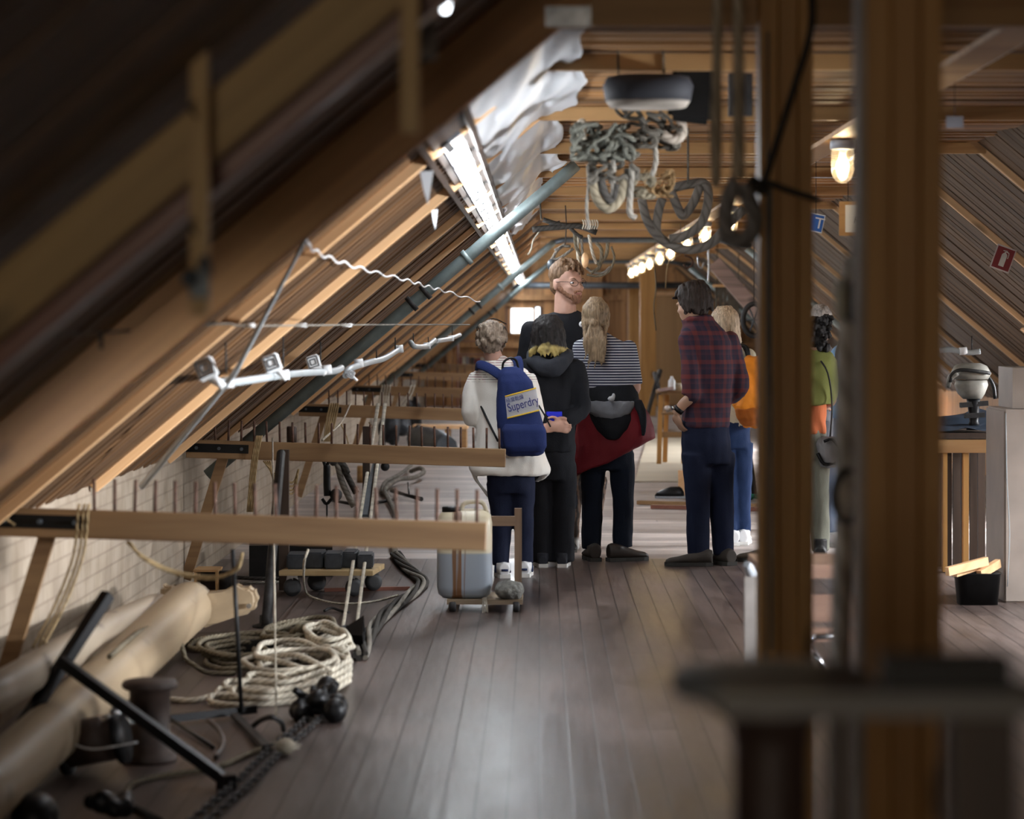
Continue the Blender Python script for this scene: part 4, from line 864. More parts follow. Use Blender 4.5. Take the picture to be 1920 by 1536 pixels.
# clutter far back on the left, between the rails
for px, py, w_, h_, m_, lb, nm, ct in ((547, 820, .06, .1, W_dark, 'small dark tin on the wall ledge above the second rail', 'tin', 'tin'), (681, 826, .12, .16, W_beam, 'short brown wooden block standing far back between tapes and rail', 'timber_block', 'block'),):
    c = P(px, py+12, 15.5 if px < 600 else 24); bm = BM(); lathe(bm, [(0, 0), (w_*.5, 0), (w_*.5, h_*.9), (w_*.45, h_), (0, h_)], 14, Matrix.Translation(c if px < 600 else Fl(px, 905))); tag(obj(nm, bm, m_), lb, ct)
def lump(name, label, cat, px, py, sx, sy, sz, m_, n=7, seed=1, vox=.03):
    random.seed(seed); c = Fl(px, py); bm = BM()
    for k in range(n): ball(bm, c+Vector((random.uniform(-sx, sx)*.6, random.uniform(-sy, sy)*.6, sz*random.uniform(.3, .75))), (sx*random.uniform(.3, .5), sy*.4, sz*random.uniform(.3, .5)))
    tag(bake(name, bm, m_, voxel=vox, it=2, wr=.02, wsc=.1, local=c), label, cat)
lump('dark_bundle', 'dark bundle of gear on the floor left of the black bag', 'bundle', 738, 838, .22, .4, .38, M_wt, 8, 4)
lump('black_bag', 'upright black bag far back above the second rail', 'bag', 775, 826, .12, .2, .55, M_black, 6, 5)
t = thing('rolled_tarp', 'grey rolled tarpaulin lying far back in front of the cream sleeve', 'roll', Fl(800, 826)); bm = BM(); tube(bm, [Fl(785, 822, .14), Fl(812, 828, .13), Fl(838, 838, .12)], [.15, .16, .12], 12, k=3); part('roll', bm, M_slate, t)
bm = BM(); tube(bm, [Fl(785, 822, .14)+Vector((-.02, -.02, 0)), Fl(788, 822, .14)+Vector((0, -.03, 0))], .165, 12); part('end', bm, M_black, t)
t = thing('low_bench', 'low pale plank bench far back behind the rails', 'bench', Fl(825, 850)); c = Fl(822, 845)
bm = BM(); beam(bm, P(775, 800, 32), P(878, 800, 32), .5, .04); part('bench_top', bm, W_pale, t)
for px in (782, 840, 870): a = P(px, 806, 32); bm = BM(); box(bm, (a.x, 32, a.z/2), (.07, .4, a.z)); part('leg', bm, W_beam, t)
# red shelf of books by the end window
t = thing('book_shelf', 'small red brown shelf with books at the far end, left of the bright window', 'shelf', P(893, 700, 46)); a, b = P(858, 640, 46), P(935, 690, 46)
for z in (b.z, (a.z+b.z)/2, a.z): bm = BM(); box(bm, ((a.x+b.x)/2, 46, z), (b.x-a.x, .25, .02)); part('shelf_board', bm, W_red, t)
for x in (a.x, b.x): bm = BM(); box(bm, (x, 46, a.z/2+.01), (.03, .26, a.z+.04)); part('side_panel', bm, W_red, t)
bk = [('red', (.20, .03, .03)), ('dark red', (.11, .02, .02)), ('black', (.02, .02, .02)), ('brown', (.13, .06, .03)), ('grey', (.25, .25, .26)), ('cream', (.5, .44, .33))]; random.seed(5)
x = a.x+.03; k = 0; bmats = {n_: mat(n_+' book cloth', c_, .7) for n_, c_ in bk}
while x < b.x-.07:
    n_, c_ = bk[k*5 % 6]; w_ = random.uniform(.035, .06); h = random.uniform(.15, .19); bm = BM(); box(bm, (x+w_/2, 45.98, b.z+.011+h/2), (w_, .16, h))
    tag(obj('book', bm, bmats[n_]), n_+' book on the lower red shelf far away, '+['first', 'second', 'third', 'fourth', 'fifth', 'sixth', 'seventh', 'eighth', 'ninth', 'tenth', 'eleventh', 'twelfth', 'thirteenth', 'fourteenth', 'fifteenth', 'sixteenth', 'seventeenth'][k]+' from the left', 'book', 'books on the far red shelf'); x += w_+.002; k += 1
# ------------------------------------------------------------------ people
def cloth(name, col, var=.15, rough=.85, **k): return mat(name, col, rough, 0, var, 6, .25, 220, .2, **k)
def hairmat(name, col, tip=None, z0=0, z1=1):
    m, nt, b = nodes(name); b.inputs['Roughness'].default_value = .6; b.inputs['Specular IOR Level'].default_value = .22
    tc = nt.nodes.new('ShaderNodeTexCoord'); mp = nt.nodes.new('ShaderNodeMapping'); mp.inputs['Scale'].default_value = (120, 120, 7); L(nt, tc.outputs['Object'], mp.inputs[0])
    n = N(nt, 'ShaderNodeTexNoise', Scale=1.0, Detail=4); L(nt, mp.outputs[0], n.inputs['Vector'])
    c = ramp(nt, n.outputs[0], [(.3, mul(col, .45)), (.7, mul(col, 1.35))])
    if tip:
        sp = nt.nodes.new('ShaderNodeSeparateXYZ'); L(nt, tc.outputs['Object'], sp.inputs[0])
        n9 = N(nt, 'ShaderNodeTexNoise', Scale=17.0, Detail=1); L(nt, tc.outputs['Object'], n9.inputs['Vector']); a = N(nt, 'ShaderNodeMath', operation='MULTIPLY_ADD', i1=.16); L(nt, n9.outputs[0], a.inputs[0]); L(nt, sp.outputs[2], a.inputs[2])
        f = nt.nodes.new('ShaderNodeMapRange'); f.inputs[1].default_value = z0; f.inputs[2].default_value = z1; L(nt, a.outputs[0], f.inputs[0])
        mx = N(nt, 'ShaderNodeMix', data_type='RGBA'); L(nt, f.outputs[0], mx.inputs[0]); mx.inputs[6].default_value = (*tip, 1); L(nt, c, mx.inputs[7]); c = mx.outputs[2]
    L(nt, c, b.inputs['Base Color'])
    bp = N(nt, 'ShaderNodeBump', Strength=.7, Distance=.006); L(nt, n.outputs[0], bp.inputs['Height']); L(nt, bp.outputs[0], b.inputs['Normal'])
    return m
SKIN = mat('fair skin', (.56, .33, .25), .5, 0, .12, 12, .1, 200, .35)
SKIN2 = mat('tanned skin', (.42, .25, .17), .5, 0, .12, 12, .1, 200, .35)
def hand(bm, w, d, nrm, curl=.5, k=1.0, side=1):
    """palm, four unequal curled fingers and a thumb from the side of the palm"""
    w, d, nrm = Vector(w), Vector(d).normalized(), Vector(nrm).normalized(); s = d.cross(nrm).normalized()*side
    ball(bm, w+d*.045*k, (1, 1, 1), Matrix((s*.040*k, d*.052*k, nrm*.016*k)).transposed().to_4x4(), 12, 8)
    for i, (o, l, r) in enumerate(((-.028, .062, .0085), (-.010, .074, .009), (.009, .070, .0088), (.027, .056, .008))):
        p0 = w+d*.082*k+s*o*k; pts = [w+d*.05*k+s*o*.9*k, p0]; a = curl*.6
        for seg in (.42, .33, .25):
            dr = d*cos(a)+nrm*sin(a); pts.append(pts[-1]+dr*l*seg*k); a += curl
        tube(bm, pts, [r*k*1.05, r*k, r*k, r*k*.9, r*k*.75], 7, k=2)
    b0 = w+d*.02*k-s*.030*k
    tube(bm, [b0, b0+(-s*.028+d*.022+nrm*.008)*k, b0+(-s*.034+d*.050+nrm*.016)*k, b0+(-s*.030+d*.070+nrm*.022)*k], [.012*k, .011*k, .0095*k, .008*k], 7, k=2)
class Person:
    def __init__(s, label, pxb, d, height):
        s.px, s.d, s.k = pxb, d, d/FPX; s.h = height
        s.root = thing('person', label, 'person', ((pxb-VX)*d/FPX, d, 0)); s.bm = BM(); s.sc = height/1.72
    def q(s, px, py, dy=0):
        d = s.d+dy; return Vector(((px-VX)*d/FPX-(s.px-VX)*s.d/FPX, dy, EYE-(py-VY)*d/FPX))
    def rings(s, L_, bm, p=2.3, n=28):
        """L_: rows (py, left px, right px, half depth, dy, tilt)"""
        out = []
        for row in L_:
            py, a, b, ry = row[:4]; dy = row[4] if len(row) > 4 else 0; tl = row[5] if len(row) > 5 else 0
            A, B = s.q(a, py, dy), s.q(b, py, dy); out.append(((A.x+B.x)/2, dy, A.z, (B.x-A.x)/2, ry, tl))
        loft(bm, out, n, p)
    def limb(s, bm, pts, k=3):
        P_ = [s.q(*p[:2], p[2]) if len(p) > 3 else s.q(*p[:2]) for p in pts]; tube(bm, P_, [p[-1] for p in pts], 14, k=k)
    def head(s, px, py, dy, yaw=0, tilt=0, k=1.0):
        """yaw 0 looks away from the camera, 180 toward it; (px, py) the centre of the skull"""
        c = s.q(px, py, dy); M = Matrix.Translation(c) @ Matrix.Rotation(R(yaw), 4, 'Z') @ Matrix.Rotation(R(-tilt), 4, 'X') @ Matrix.Scale(k, 4); s.M = M
        b = s.bm
        def B(c, r): ball(b, (0, 0, 0), (1, 1, 1), M @ Matrix.Translation(c) @ Matrix.Diagonal((*r, 1)), 18, 12)
        B((0, -.012, .02), (.074, .092, .092)); B((0, .028, -.03), (.060, .066, .078)); B((0, .055, -.088), (.030, .028, .022)); B((0, .045, -.06), (.046, .045, .045))
        B((0, .092, -.022), (.0125, .016, .014)); B((0, .082, .0), (.009, .014, .026)); B((0, .078, .018), (.048, .014, .012))
        B((0, .083, -.052), (.022, .012, .006)); B((0, .082, -.062), (.020, .012, .006))
        for x in (-1, 1): B((x*.034, .062, -.025), (.020, .022, .018)); B((x*.075, -.006, -.01), (.011, .020, .031)); B((x*.078, -.012, .005), (.008, .014, .014))
        tube(b, [c+Vector((0, 0, -.03*k)), M @ Vector((0, -.02, -.07)), s.neck], [.055*k, .056*k, .062*k], 14)
        return M
    def face(s):
        M = s.M
        for x in (-1, 1):
            bm = BM(); ball(bm, (0, 0, 0), (1, 1, 1), M @ Matrix.Translation((x*.031, .073, .0)) @ Matrix.Diagonal((.0105, .0100, .0068, 1)), 12, 8); e = obj('eye', bm, M_eye, s.root)
            bm = BM(); ball(bm, (0, 0, 0), (1, 1, 1), M @ Matrix.Translation((x*.031, .081, .0)) @ Matrix.Diagonal((.005, .004, .005, 1)), 10, 6); obj('iris', bm, M_black, e)
        bm = BM(); ball(bm, (0, 0, 0), (1, 1, 1), M @ Matrix.Translation((0, .090, -.057)) @ Matrix.Diagonal((.021, .006, .0055, 1)), 12, 6); obj('lips', bm, mat('lips', (.42, .17, .14), .5), s.root)
    def finish(s, skin=None, vox=.008):
        o = bake('body', s.bm, skin or SKIN, s.root, vox, 3); return o
    def shoe(s, px, py, dy, yaw, m, sole, l=.27, w_=.095, h=.10, ankle=.05):
        c = s.q(px, py, dy); c.z = 0; M = Matrix.Translation(c) @ Matrix.Rotation(R(yaw), 4, 'Z'); k = l/.27
        bm = BM(); loft(bm, [(0, 0, .0, .001, .001)]+[], 4) if 0 else None
        pr = [(-.115, .034, .062, h), (-.09, .040, .06, h+.01), (-.04, .042, .05, h), (.02, .044, .04, h*.78), (.08, .046, .028, h*.6), (.13, .040, .025, h*.5), (.152, .024, .02, h*.36)]
        rows = []
        for y, hw, z_, top in pr:
            row = []
            for j in range(16):
                a = 2*pi*j/16; row.append(bm.verts.new(M @ Vector((hw*w_/.095*cos(a), y*k, .012+(top-.012)*(.5+.5*sin(a))))))
            rows.append(row)
        for A, B_ in zip(rows, rows[1:]):
            for j in range(16): bm.faces.new((A[j], A[(j+1) % 16], B_[(j+1) % 16], B_[j]))
        bm.faces.new(rows[0][::-1]); bm.faces.new(rows[-1])
        tube(bm, [M @ Vector((0, -.06, .05)), M @ Vector((0, -.055, h+ankle))], .045, 12)
        o = bake('shoe', bm, m, s.root, .006, 3)
        bm = BM(); out = [(.036, -.118), (.042, -.08), (.036, -.01), (.046, .06), (.044, .11), (.026, .15), (-.004, .158), (-.034, .138), (-.044, .09), (-.042, .04), (-.034, -.02), (-.040, -.08), (-.030, -.118)]
        a = [bm.verts.new(M @ Vector((x*w_/.095, y*k, .001))) for x, y in out]; b = [bm.verts.new(M @ Vector((x*w_/.095, y*k, .024))) for x, y in out]
        bm.faces.new(a[::-1]); bm.faces.new(b)
        for i in range(len(out)): j = (i+1) % len(out); bm.faces.new((a[i], a[j], b[j], b[i]))
        obj('sole', bm, sole, o); return o, M
    def wear(s, name, bm, m, vox=.011, wr=.008, wsc=.09, it=3, parent=None, label=None):
        o = bake(name, bm, m, parent or s.root, vox, it, wr, wsc)
        if label: o['label'] = label
        return o
    def hair(s, locks, m, caps=True, vox=.007, wr=.006, kr=1.0, fr=.0):
        """skull cap plus locks (lists of head-local points with radii)"""
        bm = BM(); M = s.M
        if caps:
            ball(bm, (0, 0, 0), (1, 1, 1), M @ Matrix.Translation((0, -.022, .032)) @ Matrix.Diagonal((.084*kr, .096*kr, .094*kr, 1)), 22, 16)
            ball(bm, (0, 0, 0), (1, 1, 1), M @ Matrix.Translation((0, -.045, -.02)) @ Matrix.Diagonal((.072*kr, .060*kr, .075*kr, 1)), 18, 12)
        for l in locks: tube(bm, [M @ Vector(p[:3]) for p in l], [p[3] for p in l], 8, k=3)
        bmesh.ops.recalc_face_normals(bm, faces=bm.faces)
        return bake('hair', bm, m, s.root, vox, 1, wr, .02)
M_eye = mat('eye white', (.7, .68, .66), .3)
def arm(bm, a, r0, r1, r2):
    A, B_, C_ = a; ball(bm, A, r0); tube(bm, [A, A.lerp(B_, .5), B_, B_.lerp(C_, .5), C_], [r0, (r0+r1)/2, r1, (r1+r2)/2, r2], 12, k=3)
def standing_legs(p, hips, knees, ankles, r=(.062, .044, .034)):
    for h_, k_, a_ in zip(hips, knees, ankles): A, B_, C_ = p.q(*h_), p.q(*k_), p.q(*a_); tube(p.bm, [A, A.lerp(B_, .5), B_, B_.lerp(C_, .5), C_], [r[0], (r[0]+r[1])/2, r[1], (r[1]+r[2])/2, r[2]], 12, k=2); ball(p.bm, p.q(*a_)+Vector((0, .05, -.04)), (.035, .09, .03))
M_sole = mat('white sole', (.7, .7, .68), .6); M_sole_d = mat('dark sole', (.03, .028, .025), .8)
random.seed(21)
# ---- 1: cream cardigan, blue backpack
p = Person('person in a cream patterned cardigan with a blue backpack, short grey brown hair', 952, 16.1, 1.55)
p.neck = p.q(930, 684, 0)
p.rings([(690, 905, 975, .07), (720, 898, 990, .09), (780, 905, 990, .09), (840, 905, 1000, .10), (900, 915, 1000, .10), (920, 925, 990, .07)], p.bm)
standing_legs(p, [(935, 900, 0), (978, 900, 0)], [(938, 985, .02), (980, 985, .02)], [(940, 1062, 0), (984, 1060, .05)], (.06, .044, .034))
for q_ in (((897, 706, 0), (884, 778, -.03), (902, 772, .20)), ((986, 708, 0), (1002, 780, -.02), (985, 770, .22))):
    a = [p.q(*x) for x in q_]; arm(p.bm, a, .045*.86, .036*.9, .026); hand(p.bm, a[2], (.15, 1, .1), (0, 0, -1), .5)
p.head(923, 637, 0, yaw=-12, k=.94); p.finish()
m, nt, b = nodes('cream fair isle knit'); b.inputs['Roughness'].default_value = .9; b.inputs['Sheen Weight'].default_value = .3
tc = nt.nodes.new('ShaderNodeTexCoord'); sp = nt.nodes.new('ShaderNodeSeparateXYZ'); L(nt, tc.outputs['Object'], sp.inputs[0])
bk_ = N(nt, 'ShaderNodeTexVoronoi', Scale=42.0); L(nt, tc.outputs['Object'], bk_.inputs['Vector'])
wv = N(nt, 'ShaderNodeTexWave', Scale=22.0, bands_direction='Z'); L(nt, tc.outputs['Object'], wv.inputs['Vector'])
pa = ramp(nt, bk_.outputs['Color'], [(.35, (.46, .28, .28)), (.55, (.34, .35, .30)), (.7, (.70, .66, .58))])
zm = ramp(nt, sp.outputs[2], [(.0, (0, 0, 0)), (.01, (0, 0, 0))]); 
mr = nt.nodes.new('ShaderNodeMapRange'); mr.inputs[1].default_value = 1.17; mr.inputs[2].default_value = 1.19; L(nt, sp.outputs[2], mr.inputs[0])
gt = N(nt, 'ShaderNodeMath', operation='GREATER_THAN', i1=.62); L(nt, wv.outputs[0], gt.inputs[0]); mu = N(nt, 'ShaderNodeMath', operation='MULTIPLY'); L(nt, gt.outputs[0], mu.inputs[0]); L(nt, mr.outputs[0], mu.inputs[1])
mx = N(nt, 'ShaderNodeMix', data_type='RGBA'); L(nt, mu.outputs[0], mx.inputs[0]); mx.inputs[6].default_value = (.84, .81, .75, 1); L(nt, pa, mx.inputs[7]); L(nt, mx.outputs[2], b.inputs['Base Color'])
n = N(nt, 'ShaderNodeTexNoise', Scale=260.0); L(nt, tc.outputs['Object'], n.inputs['Vector']); bp = N(nt, 'ShaderNodeBump', Strength=.4, Distance=.003); L(nt, n.outputs[0], bp.inputs['Height']); L(nt, bp.outputs[0], b.inputs['Normal'])
bm = BM(); p.rings([(668, 912, 948, .055), (680, 905, 965, .075), (694, 889, 988, .10), (712, 884, 998, .115), (745, 890, 1000, .12), (780, 894, 1003, .12), (820, 889, 1012, .135), (855, 882, 1024, .15), (880, 880, 1034, .155), (890, 890, 1030, .15)], bm)
for q_ in (((898, 704, 0), (884, 740, -.01), (884, 785, -.02), (905, 778, .18)), ((985, 706, 0), (999, 745, -.01), (1004, 785, -.02), (986, 775, .20))): tube(bm, [p.q(*x) for x in q_], [.058, .056, .052, .042], 14, k=3)
tube(bm, [p.q(884, 870, .02), p.q(893, 900, .03), p.q(912, 925, .06), p.q(924, 938, .08)], [.03, .035, .022, .010], 10, k=3, flat=.5)
tube(bm, [p.q(1020, 868, .0), p.q(1022, 890, .03), p.q(1004, 903, .06)], [.045, .03, .012], 10, k=3, flat=.5)
p.wear('cardigan', bm, m, .011, .010, .10)
bm = BM(); p.rings([(870, 912, 1004, .10), (900, 913, 1003, .11), (925, 916, 1000, .09)], bm)
for q_ in (((936, 905, 0), (940, 985, .02), (939, 1060, 0)), ((979, 905, 0), (982, 985, .03), (984, 1058, .04))): tube(bm, [p.q(*x) for x in q_], [.082, .062, .050], 14, k=3)
p.wear('trousers', bm, cloth('navy trousers', (.010, .014, .035)), .01, .006, .08)
M_wshoe = mat('white leather shoe', (.72, .73, .75), .5, 0, .06)
for px, dy, yw in ((942, -.02, 8), (985, .03, -4)):
    o, M = p.shoe(px, 1060, dy, yw, M_wshoe, M_sole, .25, .09, .09, .0)
    bm = BM()
    for sx in (-1, 1):
        for yy in (.0, .03): tube(bm, [M @ Vector((sx*.044, yy-.03, .03)), M @ Vector((sx*.040, yy, .065)), M @ Vector((sx*.02, yy+.01, .085))], .005, 5)
    for yy in (-.105,): tube(bm, [M @ Vector((-.02, yy-.008, .05)), M @ Vector((.02, yy-.008, .05))], .007, 5)
    obj('stripe', bm, cloth('navy shoe stripe', (.02, .03, .08)), o)
locks = []
random.seed(3)
for i in range(46):
    a = random.uniform(0, 2*pi); z = random.uniform(-.05, .11); r_ = .088*math.sqrt(max(.1, 1-((z-.03)/.105)**2))
    x, y = r_*cos(a), r_*sin(a)-.02
    if y > .05 and z < .04: continue
    locks.append([(x*.85, y*.85, z, .014), (x*1.08, y*1.08-.005, z-.012, .013), (x*1.06+random.uniform(-.012, .012), y*1.08-.005, z-.036, .006)])
p.hair(locks, hairmat('grey brown short hair', (.24, .185, .14)), wr=.008)
bm = BM(); M = p.M
tube(bm, [M @ Vector((-.085, .04, .06)), M @ Vector((-.09, -.05, .085)), M @ Vector((-.085, -.055, .055))], .003, 6, k=3); tube(bm, [M @ Vector((.085, .04, .06)), M @ Vector((.09, -.03, .085)), M @ Vector((.085, -.055, .06))], .003, 6, k=3); tube(bm, [M @ Vector((-.08, .06, .10)), M @ Vector((0, .03, .135)), M @ Vector((.08, .06, .10))], .004, 6, k=4)
obj('sunglasses', bm, M_black, p.root)
# the backpack rests on the back: a thing of its own
def mk(root, q): return lambda name, bm, m, parent=None, vox=.008, it=3, wr=.003, wsc=.06: bake(name, bm, m, parent or root, vox, it, wr, wsc)
bp_ = thing('backpack', 'royal blue backpack with a white lettered panel, worn over the cream cardigan', 'backpack', p.root.location)
MB_ = cloth('royal blue canvas', (.022, .036, .13)); MB2 = cloth('dark blue webbing', (.02, .04, .17))
bm = BM(); Rr = [(688, 943, 972, .05, -.17), (700, 936, 985, .075, -.19), (715, 933, 997, .085, -.20), (760, 930, 1010, .085, -.205), (800, 932, 1020, .09, -.21), (835, 938, 1026, .09, -.205), (850, 946, 1020, .075, -.20), (855, 952, 1010, .05, -.195)]
p.rings(Rr, bm, 3.0); mk(bp_, 0)('bag', bm, MB_, wr=.005)
bm = BM(); p.rings([(795, 946, 1018, .035, -.285, .0), (806, 940, 1024, .045, -.29), (838, 944, 1026, .045, -.285), (848, 952, 1018, .03, -.28)], bm, 3); mk(bp_, 0)('front_pocket', bm, MB_)
bm = BM(); tube(bm, [p.q(942, 694, -.20), p.q(944, 680, -.21), p.q(955, 672, -.21), p.q(967, 675, -.21), p.q(972, 690, -.20)], .007, 8, k=4); obj('grab_loop', bm, M_black, bp_)
for q_, nm in (([(940, 706, -.16), (920, 692, -.14), (899, 684, -.10), (893, 690, -.02)], 0), ([(972, 700, -.16), (972, 682, -.13), (968, 672, -.09), (966, 672, -.02)], 0)):
    bm = BM(); pts = smooth_path([p.q(*x) for x in q_], 5); tube(bm, pts, .030, 10, flat=.28, up=(0, -1, .3)); obj('shoulder_strap', bm, MB_, bp_)
bm = BM(); tube(bm, [p.q(902, 762, -.08), p.q(915, 790, -.13), p.q(934, 828, -.18)], .007, 6, k=3); obj('side_strap', bm, M_black, bp_)
bm = BM(); tube(bm, [p.q(1010, 760, -.19), p.q(1022, 780, -.2), p.q(1028, 792, -.2), p.q(1032, 800, -.18)], .005, 6, k=3); obj('side_strap', bm, M_black, bp_)
# lettered panel: a slightly bowed patch facing the camera, turned a little
TL, TR, BL, BR = p.q(947, 745, -.292), p.q(1005, 729, -.275), p.q(951, 783, -.300), p.q(1011, 768, -.282)
bm = BM(); G = {}
for i in range(13):
    for j in range(5):
        u, v = i/12, j/4; c = TL.lerp(TR, u).lerp(BL.lerp(BR, u), v)+Vector((0, -.010*sin(pi*u), 0)); G[i, j] = bm.verts.new(c)
for i in range(12):
    for j in range(4): bm.faces.new((G[i, j], G[i+1, j], G[i+1, j+1], G[i, j+1]))
bmesh.ops.solidify(bm, geom=bm.faces[:], thickness=.004)
o = obj('white_panel', bm, cloth('white print', (.86, .86, .88), .04), bp_)
M_gold = cloth('gold stripe', (.75, .50, .06), .05)
for A, B_, s in ((TL, TR, 1), (BL, BR, -1)):
    bm = BM(); pts = [A.lerp(B_, u/10)+Vector((0, -.010*sin(pi*u/10)-.003, .004*s)) for u in range(11)]; tube(bm, pts, .0045, 6, up=(0, -1, 0), flat=.5); obj('gold_stripe', bm, M_gold, bp_)
xa = (TR-TL).normalized(); ya = (TL-BL).normalized(); za = xa.cross(ya).normalized(); ya = za.cross(xa)
MT = Matrix((xa, ya, za)).transposed().to_4x4(); ctr = (TL+TR+BL+BR)/4
M_ink = cloth('dark blue lettering', (.04, .05, .22), .05)
Mt = Matrix.Translation(ctr+za*.0135-ya*.008+xa*.004) @ MT
text('lettering', 'Superdry', .072, Mt, M_ink, o, .0012, .72)
Mt = Matrix.Translation(ctr+za*.0125+ya*.034-xa*.035) @ MT; text('lettering', '極度乾燥', .030, Mt, M_ink, o, .001, .9)
# ---- 2: black hooded top, dark bob with blond tips
p = Person('person in a black hooded top and wide black trousers, dark bob with blond tips', 1035, 16.75, 1.6)
p.neck = p.q(1030, 668, 0)
p.rings([(675, 1000, 1068, .07), (700, 990, 1080, .09), (780, 998, 1070, .09), (840, 1000, 1075, .10), (880, 1005, 1070, .09)], p.bm)
standing_legs(p, [(1018, 860, 0), (1054, 860, 0)], [(1018, 960, .02), (1054, 960, .02)], [(1018, 1045, 0), (1055, 1045, 0)])
AR = [((988, 690, 0), (982, 765, -.06), (1034, 797, -.17)), ((1082, 690, 0), (1092, 768, -.06), (1056, 796, -.17))]
for i, q_ in enumerate(AR):
    a = [p.q(*x) for x in q_]; arm(p.bm, a, .046*.86, .036*.9, .025); hand(p.bm, a[2]+Vector((0, -.01, 0)), (1 if i == 0 else -1, 0, -.25), (0, -1, .2), .55, .95, side=1 if i == 0 else -1)
p.head(1027, 625, 0, yaw=6, k=.94); p.finish(vox=.006)
MK = cloth('black jersey', (.012, .013, .017)); MK2 = cloth('washed black hood', (.03, .033, .042))
bm = BM(); p.rings([(655, 1008, 1050, .06), (668, 998, 1062, .085), (680, 982, 1082, .10), (698, 976, 1090, .115), (740, 984, 1084, .12), (790, 988, 1078, .12), (835, 990, 1080, .125), (848, 992, 1078, .12)], bm)
for q_ in AR: a = [p.q(*x) for x in q_]; ball(bm, a[0], .062); tube(bm, [a[0], a[0].lerp(a[1], .5)+Vector((0, 0, 0)), a[1], a[1].lerp(a[2], .55), a[1].lerp(a[2], .9)], [.062, .060, .055, .050, .040], 14, k=3)
p.wear('hooded_top', bm, MK, .011, .010, .10)
bm = BM(); tube(bm, [p.q(996, 662, .02), p.q(1000, 676, -.06), p.q(1022, 690, -.125), p.q(1042, 688, -.125), p.q(1062, 672, -.06), p.q(1066, 660, .02)], [.03, .045, .06, .06, .045, .03], 12, k=4)
ball(bm, p.q(1030, 690, -.11), (.075, .045, .05)); p.wear('hood', bm, MK2, .009, .008, .07)
bm = BM(); p.rings([(830, 992, 1080, .11), (870, 992, 1079, .12), (900, 994, 1078, .10)], bm)
for q_ in (((1014, 870, 0), (1014, 960, .02), (1014, 1054, 0)), ((1056, 870, 0), (1056, 960, .02), (1055, 1054, 0))): tube(bm, [p.q(*x) for x in q_], [.088, .078, .075], 16, k=3)
p.wear('trousers', bm, MK, .011, .007, .1)
for px, yw in ((1014, 8), (1056, -6)): p.shoe(px, 1055, .02, yw, MK2, M_sole, .24, .085, .07, .02)
locks = []; random.seed(8)
for i in range(38):
    a = random.uniform(pi*.93, pi*2.07); x, y = .082*cos(a), .088*sin(a)-.015; e = random.uniform(1.1, 1.45)
    w9 = random.uniform(-.012, .012); locks.append([(x*.45, y*.45, .115, .018), (x*1.0, y*1.0, .055, .020), (x*1.14+w9, y*1.1, -.03, .019), (x*1.25-w9, y*1.14, -.08, .016), (x*e*1.08+w9, y*e*.95, -.112, .012), (x*e*1.12+w9*2.5, y*e, -.135+random.uniform(-.035, .02), .004)])
p.hair(locks, hairmat('black bob with blond tips', (.022, .019, .019), (.46, .36, .13), 1.435, 1.475), kr=1.02)
bm = BM(); p.rings([(772, 1024, 1054, .012, -.15), (786, 1022, 1055, .02, -.15), (801, 1026, 1052, .014, -.15)], bm, 3)
o = obj('blue_pouch', bm, cloth('vivid blue cloth', (.03, .04, .62)), None); tag(o, 'vivid blue pouch held behind the back of the black hooded top', 'pouch'); o.location += p.root.location
# ---- 3: tall bearded man facing the camera
p = Person('tall bearded man with glasses and reddish blond hair in a black sweatshirt, facing us', 1045, 17.9, 1.95)
p.neck = p.q(1060, 592, 0)
p.rings([(600, 1015, 1100, .07), (640, 1000, 1100, .11), (720, 1000, 1095, .11), (800, 1005, 1090, .11), (830, 1010, 1085, .1)], p.bm)
standing_legs(p, [(1030, 800, 0), (1062, 800, 0)], [(1030, 920, -.02), (1062, 920, -.02)], [(1030, 1012, 0), (1062, 1012, 0)])
AR = [((996, 622, 0), (980, 705, .02), (1010, 770, -.12)), ((1100, 622, 0), (1116, 700, .02), (1100, 740, -.14))]
for i, q_ in enumerate(AR):
    a = [p.q(*x) for x in q_]; arm(p.bm, a, .055*.86, .042*.9, .03); hand(p.bm, a[2], (.5 if i == 0 else -.5, -.8, -.2), (0, 0, -1), .5)
p.head(1064, 531, 0, yaw=220, tilt=0, k=1.27); p.finish(); p.face()
bm = BM(); p.rings([(582, 1046, 1082, .06, .01), (588, 1034, 1092, .075), (594, 1018, 1100, .09), (602, 1002, 1108, .105), (614, 990, 1112, .12), (630, 984, 1114, .13), (660, 984, 1112, .14), (740, 988, 1106, .14), (800, 990, 1104, .14), (812, 992, 1102, .135)], bm)
for q_ in AR: a = [p.q(*x) for x in q_]; ball(bm, a[0], .074); tube(bm, [a[0], a[0].lerp(a[1], .5), a[1], a[1].lerp(a[2], .5), a[1].lerp(a[2], .93)], [.074, .070, .064, .055, .042], 14, k=3)
p.wear('sweatshirt', bm, MK, .012, .010, .11)
bm = BM(); p.rings([(795, 1002, 1092, .12), (830, 1004, 1090, .12)], bm)
for q_ in (((1027, 815, 0), (1029, 920, 0), (1030, 1018, 0)), ((1065, 815, 0), (1064, 920, 0), (1063, 1018, 0))): tube(bm, [p.q(*x) for x in q_], [.095, .072, .062], 14, k=3)
p.wear('trousers', bm, cloth('dark trousers', (.02, .022, .03)), .012, .006)
for px, yw in ((1029, 170), (1064, 190)): p.shoe(px, 1020, 0, yw, M_iron, M_sole_d, .3, .1, .1, .02)
locks = []; random.seed(9)
